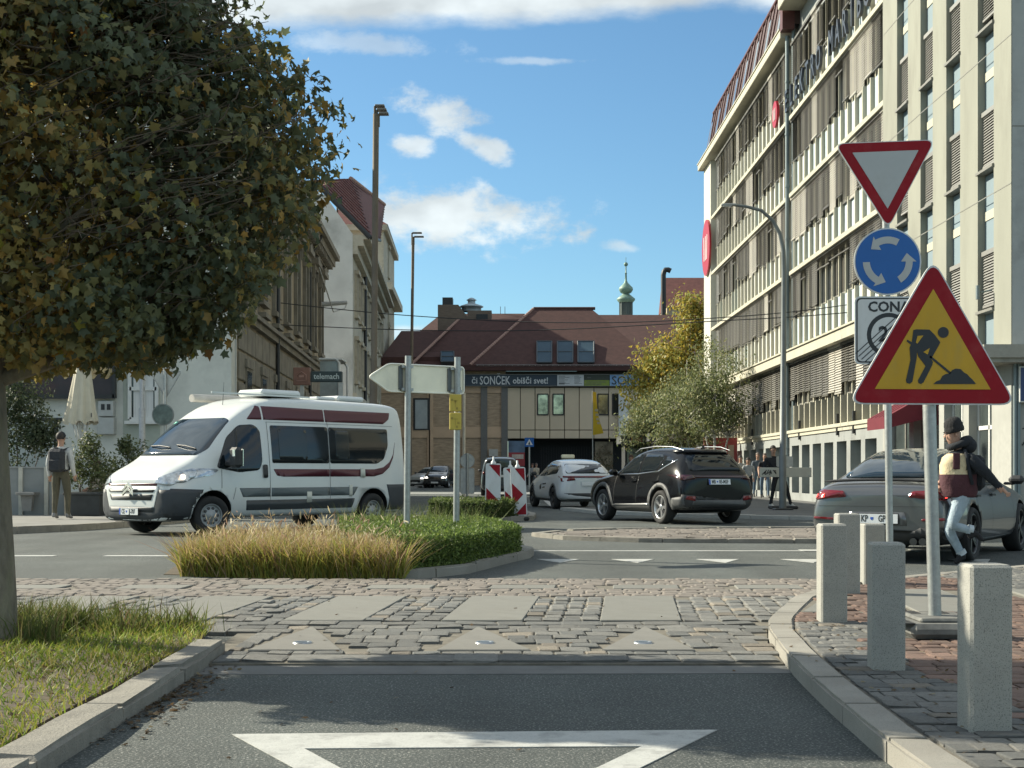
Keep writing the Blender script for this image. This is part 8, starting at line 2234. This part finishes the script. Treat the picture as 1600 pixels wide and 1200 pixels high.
def face(P, parent, fwd=Vector((0, -1, 0))):
    hd = Vector(P['skull']); jw = Vector(P['jaw']); up = Vector((0, 0, 1)); sd = fwd.cross(up).normalized()
    b = MB(); p = hd.lerp(jw, .35) + fwd * .098
    b.add([p + up * .025, p + fwd * .026 - up * .018, p - sd * .016 - up * .024, p + sd * .016 - up * .024], [(0, 2, 1), (0, 1, 3), (1, 2, 3)], 0, True)
    for s in (-1, 1): b.ball(tuple(hd.lerp(jw, .25) + sd * (s * .082)), (.012, .02, .028), 8, 0)
    b.build('nose_and_ears', SKIN, parent)
    b = MB()
    for s in (-1, 1): b.ball(tuple(hd.lerp(jw, .18) + fwd * .092 + sd * (s * .033)), (.013, .008, .008), 8, 0); b.ball(tuple(hd.lerp(jw, -.08) + fwd * .095 + sd * (s * .033)), (.022, .006, .005), 6, 0)
    b.ball(tuple(jw + fwd * .082 - up * .012), (.022, .008, .006), 8, 0)
    b.build('eyes_and_mouth', M('face_dark', (.07, .04, .03), .6, var=0), parent)
def walker(label, loc, rz, top, legs, shoes=None, H=1.75, stride=.22, swing=.2, hair=(.03, .02, .015), full=0.0, bulk=1.0, coat=1.0, P=None, hat=None, group=None, z=None, sleeves=None, short=False, legw=1.0, logo=None):
    T = thing('person', label, 'person', (loc[0], loc[1], .07 if z is None else z), rz, group)
    P = P or std_pose(stride, swing, H)
    mats = [SKIN, top, legs, shoes or TRIM, sleeves or top]
    def grp(a, c, t, p):
        k = a.rstrip('LR'), c.rstrip('LR')
        if k[1] in ('jaw', 'skull', 'crown') or (k[1] == 'neck' and t > .4): return 0
        if k[1] in ('palm', 'th', 'f0', 'f1', 'f2', 'f3'): return 0 if t > .25 or k[0] == 'palm' else 4
        if k[0] == 'el' or (k[0] == 'sh' and short and t > .6): return 0 if short else 4
        if k[0] == 'sh': return 4
        if k[1] in ('heel', 'ball', 'toe') : return 3
        if k[0] in ('hip', 'kn') or (k[1] == 'hip') or (k[0] == 'pelvis' and p.z < P['pelvis'][2] - .02): return 2
        return 1
    body = link('body', person_mesh(figure(P, bulk, coat, legw), EDG, mats, grp), T)
    if hat: hair_cap(P['skull'], P['jaw'], hat, T, 'hat', .02, .0, 1.08)
    else: hair_cap(P['skull'], P['jaw'], M('hair_%d' % int(hair[0] * 1000), hair, .7, var=.2, scale=30), T, 'hair', full)
    face(P, T)
    if logo:
        b = MB(); c = Vector(P['chest']); b.prism([(.07 * math.cos(t), max(-.05, .07 * math.sin(t))) for t in np.linspace(0, 6.28, 18, endpoint=False)], .0, .006, 0, Matrix.Translation((c.x, c.y - .128 * bulk, c.z - .02)) @ FACE_CAM); b.build('chest_print', M('print_white', (.5, .5, .48), .7), T)
    return T, P
def cl(name, c, **k): return M(name, c, .9, var=.16, scale=9, bump=.7, bscale=11, dist=.03, **k)
JEAN = cl('jeans_blue', (.10, .15, .21)); BLKC = cl('cloth_black', (.014, .015, .018)); GREYC = cl('cloth_grey', (.30, .31, .31)); KHAKI = cl('cloth_khaki', (.085, .078, .052)); NAVY = cl('cloth_navy', (.018, .022, .032)); BEIGE = cl('cloth_beige', (.42, .36, .28)); SLATE = cl('cloth_slate', (.10, .12, .14)); WSHOE = cl('shoe_white', (.55, .55, .53))
# walkers by the office block
G = 'pedestrians walking along the office block'
d = 56; walker('dark-haired pedestrian at the left of the group with pale scarf', (gx(1157, d), d), R(6), cl('cloth_pale', (.38, .36, .33)), SLATE, H=1.68, hair=(.02, .015, .012), full=.12, group=G)
d = 55; walker('short pedestrian in a light grey cardigan with dark hair', (gx(1169, d), d), R(-5), GREYC, BLKC, H=1.58, hair=(.025, .018, .014), full=.14, group=G)
d = 59; walker('tall balding pedestrian in a slate jacket behind the black shirt', (gx(1184, d), d), R(4), SLATE, JEAN, H=1.84, hair=(.16, .13, .11), full=-.12, bulk=1.05, group=G)
d = 57; walker('pedestrian in a black t-shirt with a white chest print and jeans', (gx(1195, d), d), R(-2), BLKC, JEAN, H=1.78, hair=(.10, .075, .06), full=-.14, bulk=1.12, short=True, logo=True, group=G)
P = std_pose(.0, .1, 1.80)
for s_, sg in (('L', 1), ('R', -1)):                     # a wide step to the right behind the board
    P['hip' + s_] = (.16 + .10 * sg, 0, .92); P['kn' + s_] = (.20 + .20 * sg, -.02, .52); P['an' + s_] = (.22 + .30 * sg, 0, .09); P['toe' + s_] = (.22 + .30 * sg + .13, -.10, .03)
P['pelvis'] = (.15, 0, .96); P['waist'] = (.08, 0, 1.13)
d = 41.2; walker('bearded pedestrian in black with white shoes striding behind the long board', (gx(1208, d), d), 0, BLKC, BLKC, shoes=WSHOE, P=P, hair=(.02, .016, .014), group=G)
d = 52; walker('long-haired person in black beyond the black SUV windscreen', (gx(986, d), d), R(-20), BLKC, BLKC, H=1.66, hair=(.05, .022, .012), full=.2)
d = 95; walker('distant pedestrian in pale clothes by the far crossing', (gx(838, d), d), R(30), BEIGE, SLATE, H=1.7, hair=(.1, .06, .04), z=0)
d = 97; walker('distant pedestrian in grey beside the pale one at the far crossing', (gx(832, d), d), R(-30), GREYC, BLKC, H=1.7, hair=(.05, .03, .02), z=0)
# person with a rucksack, seen from behind
d = 30.0
P = std_pose(-.07, .03, 1.83); 
T, P = walker('person in a grey hoodie and khaki trousers with a dark rucksack seen from behind', (gx(95, d), d), R(172), cl('hoodie_grey', (.42, .43, .42)), KHAKI, shoes=cl('shoe_grey', (.2, .2, .2)), P=P, hat=BLKC, z=.11, coat=1.2, bulk=1.12, legw=1.15)
b = MB(); b.box((0, .20, 1.24), (.36, .20, .50), 0, bevel=.07); b.box((0, .31, 1.14), (.26, .06, .24), 0, bevel=.025); b.box((0, .21, 1.50), (.10, .03, .04), 0, bevel=.01)
b.tube([(-.13, .14, 1.46), (-.15, -.02, 1.50), (-.16, -.14, 1.35), (-.16, -.05, 1.05), (-.14, .13, 1.02)], .022, 6); b.tube([(.13, .14, 1.46), (.15, -.02, 1.50), (.16, -.14, 1.35), (.16, -.05, 1.05), (.14, .13, 1.02)], .022, 6)
hair_cap(P['skull'], P['jaw'], M('hair_20', (.02, .016, .014), .7, var=.2, scale=30), T, 'hair', .14, .02, 1.02)
b.build('rucksack', cl('rucksack_dark', (.028, .031, .036)), T)
b = MB(); b.ball((0, -.01, 1.485), (.12, .11, .06), 12); b.build('hood', _mats['hoodie_grey'], T)
b = MB(); b.box((0, -.13, 1.715), (.15, .12, .012), 0, bevel=.004); b.build('cap_peak', BLKC, T)
# somebody sitting by the planters
P = std_pose(0, 0, 1.7)
for s_, sg in (('L', 1), ('R', -1)):
    P['hip' + s_] = (.1 * sg, 0, .50); P['kn' + s_] = (.14 * sg, -.42, .50); P['an' + s_] = (.14 * sg, -.40, .08); P['toe' + s_] = (.15 * sg, -.58, .03); P['wr' + s_] = (.12 * sg, -.38, .58); P['el' + s_] = (.24 * sg, -.18, .66)
for k in ('pelvis', 'waist', 'chest', 'neck0', 'neck', 'jaw', 'skull', 'crown'): x, y, z = P[k]; P[k] = (x, y - (z - .94) * .25, z - .42)
for s_, sg in (('L', 1), ('R', -1)): P['sh' + s_] = (.185 * sg, -.10, .96)
d = 35; walker('person in a beige jacket sitting low between the planters', (gx(161, d), d), R(-60), BEIGE, KHAKI, P=P, hair=(.07, .04, .025), full=.1, z=.11)
b = MB(); b.box((0, 0, .20), (.5, .45, .40), 0, bevel=.03); b.build('seat_block', _mats['bench_grey'], None, loc=(gx(161, d), d + .05, .11), label='low grey block seat under the sitting person', cat='seat')
# ------------------------------------------------------------------ the running person
def runner():
    d = 16.75; k = d / F
    T = thing('person', 'running person in a black beanie, cream and maroon jacket and pale jeans', 'person', (gx(1500, d), d, 0))
    q = lambda px, py, y=0.0: ((px - 1500) * k, y, (885 - py) * k)
    P = dict(pelvis=q(1500, 776), waist=q(1499, 757), chest=q(1497, 727), neck0=q(1499, 707), neck=q(1496, 700), jaw=q(1488.5, 689), skull=q(1489.5, 678), crown=q(1491, 667))
    P['shL'] = q(1509, 717, -.16); P['elL'] = q(1533, 743, -.22); P['wrL'] = q(1552, 762, -.24)
    P['shR'] = q(1494, 714, .15); P['elR'] = q(1484, 740, .24); P['wrR'] = q(1474, 757, .12)
    P['hipL'] = q(1499, 784, -.085); P['knL'] = q(1482, 822, -.10); P['anL'] = q(1516, 829, -.10); P['toeL'] = q(1532, 845, -.11)
    P['hipR'] = q(1503, 784, .085); P['knR'] = q(1485, 832, .07); P['anR'] = q(1507, 869, .06); P['toeR'] = q(1493, 881.5, .06)
    CREAMC = cl('fleece_cream', (.52, .43, .27)); MARC = cl('fleece_maroon', (.065, .022, .028)); SLV = cl('sleeve_navy', (.012, .015, .020)); JL = cl('jeans_pale', (.30, .37, .42), dirt=(.45, .50, .53), dirt_amt=.5, dirt_scale=7)
    mats = [SKIN, CREAMC, MARC, SLV, JL, cl('shoe_black', (.015, .015, .017))]
    zc = P['waist'][2] + .02
    def grp(a, c, t, p):
        kk = a.rstrip('LR'), c.rstrip('LR')
        if kk[1] in ('jaw', 'skull', 'crown') or (kk[1] == 'neck' and t > .6): return 0
        if kk[1] in ('palm', 'th', 'f0', 'f1', 'f2', 'f3'): return 0 if t > .2 or kk[0] == 'palm' else 3
        if kk[0] in ('sh', 'el'): return 3
        if kk[1] in ('heel', 'ball', 'toe'): return 5
        if kk[0] in ('hip', 'kn') or kk[1] == 'hip' or (kk[0] == 'pelvis' and p.z < P['pelvis'][2] + .01): return 4
        if kk[1] in ('neck', 'neck0') and p.z > P['chest'][2] + .12: return 3
        if p.x > P['chest'][0] + .09: return 3
        return 1 if p.z > zc else 2
    J = figure(P, 1.0, 1.25, 1.05)
    for n in ('chest', 'waist', 'pelvis'): x = J[n]; J[n] = (*x[:3], .135 if n != 'pelvis' else .12, .15 if n != 'pelvis' else .125)
    body = link('body', person_mesh(J, EDG, mats, grp), T)
    hd = Vector(P['skull'])
    b = MB(); M_ = Matrix.Translation(hd + Vector((.012, 0, .045))) @ Matrix.Rotation(R(-14), 4, 'Y')
    b.lathe([(.104, -.035), (.112, -.02), (.114, .02), (.108, .03), (.110, .05), (.100, .10), (.07, .135), (.03, .15), (.0, .152)], n=22, mat=M_); b.build('beanie', cl('beanie_black', (.016, .016, .017), stretch=(6, 6, 1)), T)
    b = MB(); n = Vector(q(1495.5, 697.5))
    b.tube([n + Vector((.105 * math.cos(t) + .02, .105 * math.sin(t), .02 + .04 * math.cos(t))) for t in np.linspace(0, 6.283, 18, endpoint=False)], [.042 + .022 * max(0, math.cos(t)) for t in np.linspace(0, 6.283, 18, endpoint=False)], 10, closed=True); b.ball(tuple(n + Vector((.13, 0, .0))), (.10, .12, .10), 14); b.build('hood', SLV, T)
    face(P, T, Vector((-1, -.12, 0)).normalized())
    b = MB(); c = Vector(q(1487.5, 722)); b.box((c.x, -.172, c.z), (.085, .02, .19), 0, bevel=.008, rz=R(8)); b.build('chest_pocket', MARC, T)
    b = MB(); b.box((.20, .02, P['chest'][2] - .10), (.17, .25, .42), 0, bevel=.06); b.tube([q(1502, 705, -.12), q(1503, 712, -.175), q(1506, 735, -.19), q(1512, 758, -.17)], .022, 6); b.build('backpack', SLV, T)
    for a in ('L', 'R'):
        p = Vector(P['an' + a]); e = (Vector(P['kn' + a]) - p).normalized(); b = MB(); b.cyl(p + e * .005, p + e * .06, .056, .058, n=14); b.build('trouser_cuff', cl('denim_pale', (.44, .49, .52)), T)
    R_ = [(706, 1488, 1507, .09), (710, 1481, 1514, .135), (716, 1474, 1519, .165), (728, 1469.5, 1523, .172), (741.5, 1469, 1525, .17), (742.5, 1468.5, 1525, .172), (757, 1470, 1526, .172), (770, 1472.5, 1526, .168), (775, 1474, 1525, .163), (778, 1476, 1524, .15), (778.5, 1480, 1520, .11)]
    N = 32; V = []; f = []; mi = []
    for py, xa, xb, hy in R_:
        c = q((xa + xb) / 2, py); hx = (xb - xa) / 2 * k
        for j in range(N):
            t = 2 * math.pi * j / N; w = 1 + .035 * math.sin(5 * t + py * .3) * (1 if 715 < py < 777 else 0)
            V.append((c[0] + hx * w * math.copysign(abs(math.cos(t)) ** .8, math.cos(t)), hy * w * math.copysign(abs(math.sin(t)) ** .8, math.sin(t)), c[2]))
    b = MB()
    for i in range(len(R_) - 1):
        for j in range(N):
            t = 2 * math.pi * (j + .5) / N; py = (R_[i][0] + R_[i + 1][0]) / 2
            m_ = 1 if py > 742 else (2 if math.cos(t) > .25 or py < 711 else 0)
            b.add([V[i * N + j], V[i * N + (j + 1) % N], V[(i + 1) * N + (j + 1) % N], V[(i + 1) * N + j]], [(3, 2, 1, 0)], m_, True)
    me = b.mesh('jacket', [CREAMC, MARC, SLV]); bm = bmesh.new(); bm.from_mesh(me); bmesh.ops.remove_doubles(bm, verts=bm.verts, dist=1e-5); bm.to_mesh(me); bm.free()
    link('jacket', me, T)
runner()
